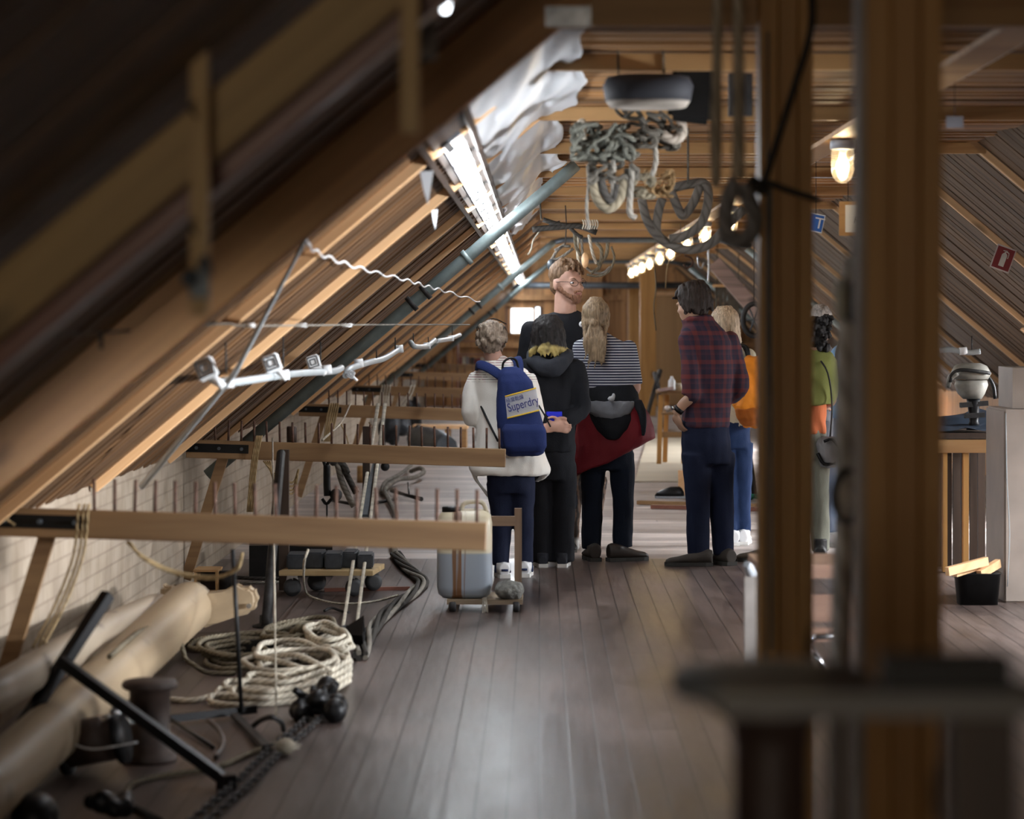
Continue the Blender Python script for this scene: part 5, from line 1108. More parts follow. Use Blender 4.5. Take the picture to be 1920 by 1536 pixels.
for i in range(44):
    a = random.uniform(0, 2*pi); t_ = random.uniform(.25, 1)
    x, y = .080*t_*cos(a), .088*t_*sin(a)-.01; z = .032+.088*math.sqrt(max(0, 1-(t_*.97)**2)); 
    fr = 1 if y > .02 else 0
    locks.append([(x*.8, y*.8-.01, z+.006, .013), (x+.004, y+.012*fr, z+.012, .013), (x*1.04+.012, y*1.06+.018*fr, z-.012, .008)])
bm = BM(); M = p.M
ball(bm, (0, 0, 0), (1, 1, 1), M @ Matrix.Translation((0, -.026, .048)) @ Matrix.Diagonal((.082, .088, .082, 1)), 22, 16); ball(bm, (0, 0, 0), (1, 1, 1), M @ Matrix.Translation((0, -.05, -.01)) @ Matrix.Diagonal((.07, .052, .062, 1)), 18, 12)
for l in locks: tube(bm, [M @ Vector(q_[:3]) for q_ in l], [q_[3] for q_ in l], 7, k=2)
bake('hair', bm, hairmat('reddish blond hair', (.22, .135, .08)), p.root, .006, 1, .005, .02)
bm = BM()
for x, y, z, r_ in [(0, .070, -.085, .028), (0, .080, -.070, .016)]+[(sx*k_*.060, .074-.066*k_**2, -.080+.052*k_**2, .021-.004*k_) for sx in (-1, 1) for k_ in (.25, .45, .6, .75, .9, 1)]+[(sx*x_, .090-.006*x_/.02, -.042-.006*x_/.02, .008) for sx in (-1, 1) for x_ in (.006, .014, .022)]: ball(bm, (0, 0, 0), (1, 1, 1), M @ Matrix.Translation((x, y, z)) @ Matrix.Scale(r_, 4), 10, 8)
bake('beard', bm, hairmat('ginger beard', (.30, .15, .09)), p.root, .005, 1, .003, .012)
for sx in (-1, 1):
    bm = BM(); tube(bm, [M @ Vector((sx*.016, .088, .018)), M @ Vector((sx*.032, .089, .024)), M @ Vector((sx*.048, .080, .020))], [.003, .004, .002], 6); obj('eyebrow', bm, hairmat('ginger brow', (.22, .12, .07)), p.root)
bm = BM()
for sx in (-1, 1): tube(bm, [M @ Vector((sx*.032+.024*cos(a), .096-.010*abs(cos(a))*(1 if cos(a)*sx > 0 else 0), -.001+.016*sin(a))) for a in [2*pi*j/18 for j in range(18)]], .0016, 6, closed=True); tube(bm, [M @ Vector((sx*.056, .086, .004)), M @ Vector((sx*.080, .04, .006)), M @ Vector((sx*.082, -.01, .004))], .0018, 6)
tube(bm, [M @ Vector((-.008, .099, .004)), M @ Vector((.008, .099, .004))], .0018, 6)
obj('glasses', bm, M_black, p.root)
bm = BM(); a = p.q(1091, 608, -.14); lathe(bm, [(0, 0), (.018, 0), (.02, .006), (.012, .012), (0, .012)], 16, Matrix.Translation(a) @ Matrix.Rotation(R(90), 4, 'X')); b_ = obj('clip_microphone', bm, M_white, p.root); b_['label'] = 'round white clip-on disc'
bm = BM(); ball(bm, a+Vector((0, -.014, 0)), .007); obj('dark_centre', bm, M_black, b_)
# ---- 4: striped top, coats tied round the hips
p = Person('person in a striped top, long tied hair, red coat tied round the hips', 1138, 17.2, 1.73)
p.neck = p.q(1120, 634, 0)
p.rings([(640, 1095, 1160, .07), (670, 1090, 1178, .09), (740, 1098, 1178, .09), (800, 1095, 1185, .1), (860, 1098, 1185, .09)], p.bm)
standing_legs(p, [(1112, 840, 0), (1165, 840, 0)], [(1110, 935, .0), (1168, 935, .0)], [(1109, 1028, 0), (1168, 1028, 0)])
AR = [((1090, 655, 0), (1082, 725, -.02), (1098, 745, .18)), ((1178, 655, 0), (1192, 728, -.02), (1170, 752, .17))]
for q_ in AR: a = [p.q(*x) for x in q_]; arm(p.bm, a, .048*.86, .038*.9, .027); hand(p.bm, a[2], (-.2, 1, 0), (0, 0, -1), .5)
p.head(1117, 592, 0, yaw=-4, k=.96); p.finish()
m, nt, b = nodes('navy and white stripes'); b.inputs['Roughness'].default_value = .85
tc = nt.nodes.new('ShaderNodeTexCoord'); sp = nt.nodes.new('ShaderNodeSeparateXYZ'); L(nt, tc.outputs['Object'], sp.inputs[0])
ml = N(nt, 'ShaderNodeMath', operation='MULTIPLY', i1=57.0); L(nt, sp.outputs[2], ml.inputs[0]); fr = N(nt, 'ShaderNodeMath', operation='FRACT'); L(nt, ml.outputs[0], fr.inputs[0])
L(nt, ramp(nt, fr.outputs[0], [(.0, (.025, .03, .06)), (.62, (.025, .03, .06)), (.66, (.52, .53, .56)), (.96, (.52, .53, .56))]), b.inputs['Base Color'])
bm = BM(); p.rings([(622, 1106, 1136, .055), (630, 1096, 1150, .07), (642, 1084, 1172, .09), (656, 1080, 1186, .105), (690, 1083, 1186, .115), (735, 1088, 1184, .11), (760, 1088, 1186, .11)], bm)
for q_ in AR: a = [p.q(*x) for x in q_]; ball(bm, a[0], .060); tube(bm, [a[0], a[0].lerp(a[1], .4), a[0].lerp(a[1], .92)], [.060, .058, .050], 14, k=3)
p.wear('striped_top', bm, m, .009, .006, .10)
bm = BM(); p.rings([(742, 1088, 1194, .125), (755, 1085, 1204, .145), (775, 1082, 1216, .16), (800, 1080, 1226, .17), (830, 1076, 1229, .17, .0, .12), (848, 1074, 1218, .165, 0, .30), (868, 1072, 1190, .155, 0, .45)], bm, 2.2, 36)
tube(bm, [p.q(1082, 860, -.04), p.q(1078, 885, -.05), p.q(1076, 898, -.05)], [.04, .03, .012], 8, k=3)
p.wear('red_coat', bm, cloth('dark red coat cloth', (.15, .010, .016), .1, .6), .011, .012, .12, label='dark red coat tied at the hips')
bm = BM(); p.rings([(722, 1092, 1190, .12), (742, 1088, 1198, .14), (765, 1090, 1200, .16, -.01), (785, 1100, 1196, .17, -.03), (805, 1116, 1184, .15, -.06), (824, 1136, 1160, .10, -.10)], bm)
tube(bm, [p.q(1196, 752, -.08), p.q(1204, 775, -.12), p.q(1206, 800, -.14), p.q(1206, 818, -.15)], [.03, .028, .02, .012], 8, k=3)
p.wear('black_jacket', bm, cloth('black jacket cloth', (.009, .010, .013)), .011, .008, .09, label='black jacket tied over the red coat')
bm = BM(); p.rings([(752, 1102, 1190, .05, -.115), (762, 1099, 1190, .065, -.125), (774, 1104, 1184, .065, -.135), (784, 1120, 1168, .055, -.14), (789, 1134, 1156, .03, -.14)], bm); p.wear('grey_lining', bm, cloth('grey fleece lining', (.17, .18, .20), .2), .009, .006, .05, label='grey fleece lining folded out')
bm = BM(); ball(bm, p.q(1146, 748, -.19), (.025, .02, .018)); ball(bm, p.q(1150, 743, -.19), (.012, .015, .02)); p.wear('knot', bm, cloth('pale knot', (.42, .43, .45)), .006, .003, .02)
bm = BM(); p.rings([(800, 1094, 1186, .11), (850, 1094, 1188, .12), (880, 1096, 1186, .10)], bm)
for q_ in (((1114, 850, 0), (1110, 940, .0), (1109, 1030, 0)), ((1166, 850, 0), (1168, 940, .0), (1168, 1026, 0))): tube(bm, [p.q(*x) for x in q_], [.088, .070, .064], 14, k=3)
p.wear('trousers', bm, cloth('blue black trousers', (.007, .011, .022)), .011, .008, .1)
M_bb = mat('dark brown leather', (.025, .017, .013), .55, 0, .3, 10)
p.shoe(1110, 1030, .0, 10, M_bb, M_sole_d, .28, .105, .11, -.01); p.shoe(1172, 1030, -.05, -68, M_bb, M_sole_d, .28, .105, .11, -.01)
locks = []; random.seed(12)
for i in range(40):
    a = random.uniform(pi*.95, pi*2.05); x, y = .080*cos(a), .088*sin(a)-.02
    locks.append([(x*.3, y*.3+.03, .118, .013), (x*.95, y*.95, .05, .015), (x*.75, y*1.02, -.01, .015), (x*.25, -.118, -.055, .013)])
for i in range(30):
    x = random.uniform(-.075, .085); e = random.uniform(-.36, -.22); w9 = random.uniform(-.02, .02); locks.append([(x*.25, -.115, -.05, .014), (x*.6, -.128, -.11, .015), (x*.95+w9*.6, -.15, -.18, .012), (x*.9-w9*.5, -.155, (e-.18)/2, .009), (x*.85+w9, -.155, e, .004)])
for sx in (-1, 1): locks.append([(sx*.078, -.02, .02, .020), (sx*.074, -.05, -.05, .020), (sx*.066, -.09, -.11, .016), (sx*.07, -.13, -.19, .008)])
locks.append([(-.03, -.10, -.045, .018), (0, -.128, -.052, .024), (.03, -.10, -.045, .018)])
p.hair(locks, hairmat('brown blond long hair', (.26, .185, .115)), wr=.005)
# ---- 5: plaid shirt
p = Person('man in a dark red and navy plaid shirt with rolled sleeves, navy jeans', 1325, 16.85, 1.77)
p.neck = p.q(1305, 612, 0)
p.rings([(615, 1290, 1350, .08), (640, 1285, 1362, .11), (720, 1292, 1368, .11), (790, 1288, 1362, .11), (850, 1288, 1362, .11)], p.bm)
standing_legs(p, [(1305, 830, -.03), (1348, 830, .04)], [(1307, 930, -.03), (1353, 930, .04)], [(1310, 1030, -.02), (1358, 1030, .05)])
AR = [((1292, 640, -.06), (1298, 738, -.12), (1266, 776, -.09)), ((1368, 640, .04), (1386, 725, .02), (1352, 765, .16))]
for i, q_ in enumerate(AR):
    a = [p.q(*x) for x in q_]; arm(p.bm, a, .052*.86, .042*.9, .029); hand(p.bm, a[2], (.42, .15, -1) if i == 0 else (-1, .6, 0), (.9, .5, .3), .45)
p.head(1297, 570, 0, yaw=58, tilt=14, k=1.04); p.finish(SKIN2, .006)
m, nt, b = nodes('red and navy plaid flannel'); b.inputs['Roughness'].default_value = .9
tc = nt.nodes.new('ShaderNodeTexCoord'); sp = nt.nodes.new('ShaderNodeSeparateXYZ'); L(nt, tc.outputs['Object'], sp.inputs[0])
def band(sock, k, st):
    a = N(nt, 'ShaderNodeMath', operation='MULTIPLY', i1=k); L(nt, sock, a.inputs[0]); f = N(nt, 'ShaderNodeMath', operation='FRACT'); L(nt, a.outputs[0], f.inputs[0]); return ramp(nt, f.outputs[0], st)
xy = N(nt, 'ShaderNodeMath', operation='MULTIPLY_ADD', i1=.8); L(nt, sp.outputs[1], xy.inputs[0]); L(nt, sp.outputs[0], xy.inputs[2])
ca = band(xy.outputs[0], 11.0, [(0, (.10, .018, .018)), (.28, (.10, .018, .018)), (.34, (.018, .012, .028)), (.60, (.018, .012, .028)), (.64, (.05, .016, .03)), (.9, (.016, .012, .03))])
cb_ = band(sp.outputs[2], 11.0, [(0, (.13, .02, .018)), (.26, (.13, .02, .018)), (.32, (.016, .012, .03)), (.62, (.016, .012, .03)), (.66, (.06, .016, .03)), (.9, (.016, .012, .03))])
mx = N(nt, 'ShaderNodeMix', data_type='RGBA'); mx.inputs[0].default_value = .5; L(nt, ca, mx.inputs[6]); L(nt, cb_, mx.inputs[7]); L(nt, mx.outputs[2], b.inputs['Base Color'])
PL = m
bm = BM(); p.rings([(596, 1290, 1330, .06), (606, 1284, 1342, .085), (618, 1277, 1358, .11), (638, 1275, 1372, .13), (680, 1281, 1376, .14), (730, 1284, 1374, .14), (770, 1281, 1370, .14), (796, 1278, 1368, .145), (802, 1280, 1366, .14)], bm)
a = [p.q(*x) for x in AR[0]]; ball(bm, a[0], .070); tube(bm, [a[0], a[0].lerp(a[1], .5), a[1], a[1].lerp(a[2], .12)], [.070, .064, .058, .050], 14, k=3)
tube(bm, [a[0].lerp(a[1], .9), a[1].lerp(a[2], .15)], [.060, .058], 14)
a = [p.q(*x) for x in AR[1]]; ball(bm, a[0], .070); tube(bm, [a[0], a[0].lerp(a[1], .5), a[1], a[1].lerp(a[2], .5)], [.070, .066, .062, .05], 14, k=3)
tube(bm, [p.q(1283, 604, .02), p.q(1296, 598, -.06), p.q(1320, 596, -.07), p.q(1332, 600, .0)], .022, 8, k=4)
p.wear('plaid_shirt', bm, PL, .011, .011, .10)
bm = BM(); p.rings([(788, 1279, 1366, .13), (830, 1278, 1368, .14), (870, 1281, 1370, .12)], bm)
for q_ in (((1306, 850, -.04), (1308, 940, -.03), (1309, 1040, -.02)), ((1348, 850, .05), (1353, 940, .05), (1357, 1040, .05))): tube(bm, [p.q(*x) for x in q_], [.098, .078, .070], 16, k=3)
p.wear('jeans', bm, cloth('dark navy denim', (.008, .012, .032)), .011, .009, .1)
M_sh = mat('brown grey suede', (.04, .032, .026), .8, 0, .3, 10)
p.shoe(1298, 1040, -.05, 84, M_sh, M_sole_d, .30, .11, .10, -.02); p.shoe(1352, 1040, .06, 30, M_sh, M_sole_d, .28, .11, .10, -.02)
bm = BM(); a, c_ = p.q(*AR[0][2]), p.q(*AR[0][1]); dr = (c_-a).normalized(); tube(bm, [a+dr*.02, a+dr*.05], .034, 14); o = obj('wrist_watch', bm, M_black, p.root)
bm = BM(); ball(bm, a+dr*.035+Vector((-.034, -.01, .01)), .014); obj('watch_face', bm, M_chrome, o)
locks = []; random.seed(14)
for i in range(60):
    a = random.uniform(pi*.85, pi*2.15); x, y = .084*cos(a), .092*sin(a)-.02; z0 = random.uniform(.03, .11)
    locks.append([(x*.5, y*.5, .118, .016), (x*1.02, y*1.0, z0, .018), (x*1.12, y*1.08, z0-.06, .016), (x*1.08+random.uniform(-.01, .01), y*1.05, z0-.115, .008)])
for i in range(10): locks.append([(random.uniform(-.05, .05), .02, .118, .014), (random.uniform(-.06, .06), .075, .09, .015), (random.uniform(-.06, .06), .095, .055, .007)])
p.hair(locks, hairmat('dark brown wavy hair', (.035, .025, .021)), kr=1.03)
bm = BM(); M = p.M
for x, y, z, r_ in [(0, .066, -.084, .028), (0, .08, -.066, .014)]+[(sx*k_*.062, .055-.05*k_**2, -.078+.05*k_**2, .017) for sx in (-1, 1) for k_ in (.3, .55, .8, 1)]: ball(bm, (0, 0, 0), (1, 1, 1), M @ Matrix.Translation((x, y, z)) @ Matrix.Scale(r_, 4), 10, 8)
bake('beard', bm, hairmat('dark beard', (.045, .03, .025)), p.root, .006, 1, .003, .012)
# ---- 6: blond hair, orange backpack
p = Person('blond long haired person in a cream top and blue jeans behind the plaid shirt', 1378, 18.4, 1.66)
p.neck = p.q(1366, 650, 0)
p.rings([(655, 1345, 1400, .07), (700, 1342, 1408, .09), (780, 1350, 1402, .09), (840, 1350, 1405, .1)], p.bm)
standing_legs(p, [(1362, 830, 0), (1391, 830, .01)], [(1366, 915, 0), (1392, 915, .03)], [(1370, 1000, 0), (1394, 1000, .055)], (.05, .034, .028))
AR = [((1345, 668, 0), (1340, 730, 0), (1352, 745, .18)), ((1404, 668, 0), (1412, 735, .0), (1400, 750, .18))]
for q_ in AR: a = [p.q(*x) for x in q_]; arm(p.bm, a, .045*.86, .036*.9, .026); hand(p.bm, a[2], (0, 1, 0), (0, 0, -1), .5)
p.head(1358, 606, 0, yaw=12, k=.96); p.finish()
bm = BM(); p.rings([(645, 1352, 1382, .055), (655, 1345, 1396, .08), (668, 1338, 1408, .10), (700, 1337, 1411, .115), (760, 1344, 1406, .11), (800, 1345, 1406, .115)], bm)
for q_ in AR: a = [p.q(*x) for x in q_]; ball(bm, a[0], .056); tube(bm, [a[0], a[0].lerp(a[1], .5), a[1], a[1].lerp(a[2], .7)], [.056, .055, .05, .04], 14, k=3)
p.wear('cream_top', bm, cloth('cream cotton', (.58, .55, .42)), .011, .008)
bm = BM(); p.rings([(790, 1344, 1406, .115), (840, 1345, 1407, .11)], bm)
for q_ in (((1362, 830, 0), (1366, 915, 0), (1370, 996, 0)), ((1391, 830, 0), (1392, 915, .02), (1394, 996, .05))): tube(bm, [p.q(*x) for x in q_], [.085, .062, .050], 14, k=3)
p.wear('jeans', bm, cloth('blue denim', (.015, .032, .09)), .01, .008)
p.shoe(1371, 1005, -.02, 10, M_wshoe, M_sole, .25, .09, .1, .0); p.shoe(1396, 1005, .05, -10, M_wshoe, M_sole, .25, .09, .1, .0)
locks = []; random.seed(16)
for i in range(34):
    a = random.uniform(pi*.9, pi*2.1); x, y = .082*cos(a), .088*sin(a)-.02; locks.append([(x*.4, y*.4, .116, .016), (x, y, .05, .018), (x*1.1, y*1.05, -.05, .018), (x*1.25, y*1.1, -.14, .016), (x*1.3, y*1.15, -.21+random.uniform(-.03, .02), .008)])
p.hair(locks, hairmat('ash blond hair', (.50, .40, .29)))
b2 = thing('backpack', 'bright orange backpack on the blond person, half behind the left big post', 'backpack', p.root.location); MO = cloth('orange nylon', (.72, .24, .02), .15, .6); MO2 = cloth('darker orange nylon', (.36, .10, .012), .15, .6)
bm = BM(); p.rings([(670, 1400, 1432, .05, -.17), (690, 1390, 1440, .08, -.19), (730, 1380, 1446, .10, -.20), (760, 1372, 1446, .11, -.21), (785, 1384, 1440, .10, -.20), (800, 1395, 1430, .06, -.18)], bm, 2.6); mk(b2, 0)('bag', bm, MO, wr=.02, wsc=.08)
bm = BM(); p.rings([(765, 1378, 1444, .10, -.235), (785, 1382, 1442, .10, -.235), (798, 1392, 1432, .06, -.22)], bm, 2.6); mk(b2, 0)('base_pocket', bm, MO2, wr=.008)
for q_ in ([(1404, 690, -.12), (1400, 660, -.08), (1388, 643, -.02), (1376, 645, .02)], [(1374, 648, -.10), (1398, 650, -.125), (1404, 672, -.14), (1400, 700, -.14), (1392, 725, -.12)]):
    bm = BM(); tube(bm, [p.q(*x) for x in q_], .014, 8, k=4); obj('strap', bm, M_black, b2)
# ---- 7: green shawl, black curly hair
p = Person('person with black curly hair and moss green shawl between the two big posts', 1495, 17.1, 1.6)
p.neck = p.q(1522, 662, 0)
p.rings([(665, 1490, 1545, .07), (700, 1475, 1555, .1), (780, 1475, 1540, .1), (850, 1465, 1545, .1)], p.bm)
standing_legs(p, [(1480, 840, 0), (1528, 840, 0)], [(1458, 940, 0), (1535, 940, 0)], [(1440, 1030, 0), (1538, 1030, 0)])
AR = [((1478, 690, 0), (1470, 760, 0), (1490, 775, .16)), ((1552, 690, 0), (1560, 750, -.02), (1540, 765, .16))]
for q_ in AR: a = [p.q(*x) for x in q_]; arm(p.bm, a, .045*.86, .036*.9, .026); hand(p.bm, a[2], (0, 1, 0), (0, 0, -1), .5)
p.head(1530, 628, 0, yaw=-10, k=.95); p.finish(SKIN2)
bm = BM(); p.rings([(652, 1505, 1548, .06), (662, 1490, 1562, .09), (676, 1474, 1570, .12), (710, 1466, 1572, .14), (745, 1462, 1570, .145), (758, 1466, 1562, .14)], bm); p.wear('shawl', bm, cloth('moss green wool', (.20, .21, .06)), .011, .014, .12)
bm = BM(); p.rings([(750, 1475, 1550, .11), (790, 1475, 1548, .11), (815, 1472, 1550, .12)], bm); p.wear('orange_top', bm, cloth('rust orange cotton', (.42, .11, .04)), .011, .010)
bm = BM(); p.rings([(805, 1468, 1548, .115), (860, 1464, 1550, .11)], bm)
for q_ in (((1482, 850, 0), (1458, 940, 0), (1442, 1032, 0)), ((1530, 850, 0), (1536, 940, 0), (1539, 1034, 0))): tube(bm, [p.q(*x) for x in q_], [.088, .066, .058], 14, k=3)
p.wear('trousers', bm, cloth('khaki trousers', (.19, .19, .15)), .011, .009)
M_bt = mat('olive brown boot', (.10, .085, .065), .8, 0, .3, 12)
p.shoe(1428, 1035, 0, 82, M_bt, M_sole_d, .29, .11, .10, .05); p.shoe(1538, 1035, 0, -6, M_iron, M_sole_d, .28, .1, .1, .05)
locks = []; random.seed(18)
for i in range(70):
    a = random.uniform(0, 2*pi); z = random.uniform(-.14, .12); r_ = .10+.01*sin(z*9); x, y = r_*cos(a)*.95, r_*sin(a)-.02
    if y > .05 and z < .05: continue
    locks.append([(x*.7, y*.7, z, .018), (x, y, z+.008, .017), (x*1.08, y*1.08, z-.015, .012)])
p.hair(locks, hairmat('black curly hair', (.018, .016, .016)), wr=.01)
hb = thing('hip_bag', 'grey and black hip bag hanging at the side of the green shawl', 'bag', p.root.location)
bm = BM(); p.rings([(820, 1536, 1566, .05, -.08), (832, 1530, 1575, .07, -.08), (855, 1532, 1574, .07, -.08), (876, 1540, 1566, .05, -.08)], bm); mk(hb, 0)('pouch', bm, cloth('grey nylon', (.26, .26, .27), .2, .6), wr=.012, wsc=.05)
bm = BM(); tube(bm, [p.q(1545, 828, -.15), p.q(1560, 824, -.16), p.q(1572, 838, -.13)], .010, 6, k=3); tube(bm, [p.q(1533, 850, -.14), p.q(1545, 870, -.15), p.q(1566, 868, -.12)], .012, 6, k=3); obj('black_trim', bm, M_black, hb)
bm = BM(); tube(bm, [p.q(1556, 826, -.08), p.q(1560, 760, -.13), p.q(1552, 700, -.16), p.q(1530, 665, -.06)], .006, 6, k=4); obj('shoulder_cord', bm, M_iron, hb)
# ---- 8: light blue jacket, and 9: grey hair behind
p = Person('person in a light blue jacket and pale jeans, half hidden by the hanging grey rope', 1592, 18.3, 1.68)
p.neck = p.q(1598, 640, 0)
p.rings([(650, 1572, 1618, .07), (700, 1568, 1622, .1), (800, 1572, 1618, .1)], p.bm)
standing_legs(p, [(1578, 820, 0), (1606, 820, 0)], [(1570, 910, -.03), (1603, 910, 0)], [(1562, 1000, -.02), (1602, 1000, .0)])
AR = [((1572, 665, 0), (1566, 735, 0), (1580, 770, .1)), ((1618, 665, 0), (1626, 740, 0), (1610, 760, .15))]
for q_ in AR: a = [p.q(*x) for x in q_]; arm(p.bm, a, .045*.86, .036*.9, .026); hand(p.bm, a[2], (0, 1, 0), (0, 0, -1), .5)
p.head(1598, 598, 0, yaw=40, k=.96); p.finish()
bm = BM(); p.rings([(638, 1582, 1612, .055), (650, 1570, 1624, .09), (668, 1562, 1632, .11), (720, 1560, 1630, .12), (775, 1556, 1628, .13), (785, 1558, 1626, .12)], bm)
for q_ in AR: a = [p.q(*x) for x in q_]; ball(bm, a[0], .058); tube(bm, [a[0], a[1], a[2]], [.058, .052, .042], 14, k=3)
p.wear('blue_jacket', bm, cloth('light blue shell', (.20, .42, .72), .1, .6), .011, .014, .10)
bm = BM(); p.rings([(770, 1564, 1620, .12), (830, 1562, 1620, .12)], bm)
for q_ in (((1578, 830, 0), (1570, 910, -.03), (1560, 998, -.02)), ((1606, 830, 0), (1603, 910, 0), (1602, 998, 0))): tube(bm, [p.q(*x) for x in q_], [.085, .064, .055], 14, k=3)
p.wear('jeans', bm, cloth('pale blue denim', (.24, .30, .42)), .011, .008)
p.shoe(1558, 1010, -.05, 30, M_wshoe, M_sole, .25, .09, .1, .0); p.shoe(1600, 1010, .0, 10, M_wshoe, M_sole, .25, .09, .1, .0)
p.hair([], hairmat('brown hair', (.16, .10, .06)), kr=1.04)
bm = BM(); tube(bm, [p.q(1576, 640, -.08), p.q(1569, 665, -.12), p.q(1571, 695, -.13), p.q(1580, 712, -.12)], .013, 8, k=4); obj('dark_strap', bm, M_black, p.root)
p = Person('grey haired person standing behind the black curly hair, only the crown showing', 1532, 19.6, 1.68)
p.neck = p.q(1534, 650, 0)
p.rings([(655, 1512, 1556, .07), (700, 1508, 1560, .1), (800, 1512, 1556, .1)], p.bm)
standing_legs(p, [(1522, 820, 0), (1546, 820, 0)], [(1522, 900, 0), (1546, 900, 0)], [(1522, 980, 0), (1546, 980, 0)])
p.head(1538, 602, 0, yaw=0, k=.96); p.finish(vox=.01)
bm = BM(); p.rings([(644, 1518, 1550, .06), (660, 1502, 1568, .11), (700, 1500, 1570, .12), (790, 1504, 1566, .12)], bm); p.wear('jacket', bm, cloth('grey jacket', (.12, .12, .13)), .012, .008)
bm = BM(); p.rings([(780, 1506, 1564, .11), (830, 1506, 1564, .11)], bm)
for x in (1522, 1547): tube(bm, [p.q(x, 830), p.q(x, 985)], [.08, .055], 12)
p.wear('trousers', bm, cloth('grey trousers', (.08, .08, .09)), .012, .006); 
for x in (1522, 1547): p.shoe(x, 990, 0, 0, M_iron, M_sole_d, .26, .1, .08, .0)
p.hair([], hairmat('silver hair', (.38, .36, .34)), kr=1.05, wr=.009)
# ---- the dog standing between the legs
dg = Person('x', 1098, 18.15, 1); bpy.data.objects.remove(dg.root)
dogr = thing('dog', 'brindle dog with white paws standing behind the striped top person', 'dog', ((1098-VX)*18.15/FPX, 18.15, 0))
bm = BM()
tube(bm, [(0, -.30, .50), (0, -.15, .50), (0, .08, .47), (0, .25, .50), (0, .33, .52)], [.10, .125, .13, .105, .06], 14, k=3)
tube(bm, [(0, .28, .54), (-.02, .40, .66), (-.03, .45, .70)], [.07, .055, .06], 12, k=3)
ball(bm, (-.03, .48, .71), (.055, .065, .055)); tube(bm, [(-.03, .50, .70), (-.04, .60, .67)], [.035, .024], 10)
for sx in (-1, 1):
    tube(bm, [(sx*.045-.03, .45, .75), (sx*.06-.03, .44, .80)], [.022, .006], 8)
    tube(bm, [(sx*.07, -.27, .48), (sx*.075, -.20, .33), (sx*.07, -.31, .20), (sx*.07, -.28, .06), (sx*.07, -.26, .03)], [.075, .05, .026, .022, .026], 10, k=3); ball(bm, (sx*.07, -.23, .022), (.028, .048, .022))
    tube(bm, [(sx*.06, .22, .46), (sx*.065, .20, .28), (sx*.065, .24, .05)], [.055, .03, .022], 10, k=3); ball(bm, (sx*.065, .27, .022), (.028, .045, .022))
tube(bm, [(0, -.32, .53), (.04, -.40, .42), (.10, -.42, .32)], [.028, .018, .008], 8, k=3)
m, nt, b = nodes('brindle coat'); b.inputs['Roughness'].default_value = .8; tc = nt.nodes.new('ShaderNodeTexCoord')
wv = N(nt, 'ShaderNodeTexWave', Scale=9.0, Distortion=6.0, Detail=3); L(nt, tc.outputs['Object'], wv.inputs['Vector']); sp = nt.nodes.new('ShaderNodeSeparateXYZ'); L(nt, tc.outputs['Object'], sp.inputs[0])
c = ramp(nt, wv.outputs[0], [(.3, (.03, .022, .018)), (.7, (.16, .10, .07))]); f = ramp(nt, sp.outputs[2], [(.07, (1, 1, 1)), (.10, (0, 0, 0))]); mx = N(nt, 'ShaderNodeMix', data_type='RGBA'); L(nt, f, mx.inputs[0]); L(nt, c, mx.inputs[6]); mx.inputs[7].default_value = (.6, .58, .55, 1); L(nt, mx.outputs[2], b.inputs['Base Color'])
bake('body', bm, m, dogr, .009, 3, .003, .03)
R_g2 = ropemat('dim grey rope', (.10, .09, .075))
# ------------------------------------------------------------------ things hanging from the ceiling
def tangle(bm, c, s, n, r, seed, steps=9, k=4):
    random.seed(seed)
    for _ in range(n):
        pts = []; p_ = Vector([random.uniform(-.8, .8) for _ in range(3)]); v = Vector([random.uniform(-1, 1) for _ in range(3)])
        for i in range(steps):
            v = (v+Vector([random.uniform(-1, 1) for _ in range(3)])*.9).normalized()*.42; p_ = p_+v
            for a in range(3): 
                if abs(p_[a]) > 1: p_[a] = max(-1, min(1, p_[a])); v[a] *= -1
            pts.append(Vector(c)+Vector((p_.x*s[0], p_.y*s[1], p_.z*s[2])))
        tube(bm, pts, r*random.uniform(.8, 1.2), 7, k=k)
def line(pts, d, dd=0): return [P(x, y, d+dd*i) for i, (x, y) in enumerate(pts)]
t = thing('rope_bundle', 'big knotted bundle of grey ropes and netting hanging from the ceiling boards', 'rope', P(1180, 300, 11)); d = 11
bm = BM(); tangle(bm, P(1215, 235, d), (.13, .10, .09), 16, .009, 31); part('upper_knots', bm, R_g2, t)
bm = BM(); tangle(bm, P(1130, 268, d), (.125, .10, .07), 26, .009, 32); part('net_knots', bm, ropemat('pale grey green rope', (.12, .12, .10)), t)
bm = BM(); tangle(bm, P(1150, 318, d), (.10, .08, .06), 10, .009, 33); part('lower_knots', bm, R_g2, t)
for q_, r_, m_ in (([(1088, 262), (1084, 235), (1094, 228), (1096, 262)], .010, R_white), ([(1102, 310), (1103, 350), (1100, 390), (1104, 430)], .006, R_grey), ([(1150, 300), (1150, 350), (1150, 382)], .012, R_grey),
                   ([(1186, 310), (1182, 360), (1181, 398), (1192, 410)], .013, R_grey), ([(1110, 325), (1118, 370), (1140, 392), (1163, 370), (1168, 335)], .020, R_olive), ([(1124, 330), (1134, 362), (1150, 378), (1158, 345)], .018, R_dark),
                   ([(1225, 260), (1230, 300), (1222, 330)], .011, R_grey), ([(1255, 190), (1272, 215), (1280, 250), (1262, 262), (1240, 250)], .020, ropemat('stiff pale rope', (.36, .31, .26))), ([(1158, 190), (1156, 130), (1160, 92)], .006, R_grey), ([(1236, 200), (1240, 140), (1236, 92)], .006, R_grey)):
    bm = BM(); tube(bm, line(q_, d-.05), r_, 8, k=5); part('rope_tail', bm, m_, t)
bm = BM(); tangle(bm, P(1236, 345, 11.6), (.06, .06, .055), 14, .007, 35); o = tag(obj('net_ball', bm, ropemat('rusty brown twine', (.30, .19, .09))), 'rust brown ball of netting beside the knotted bundle', 'net')
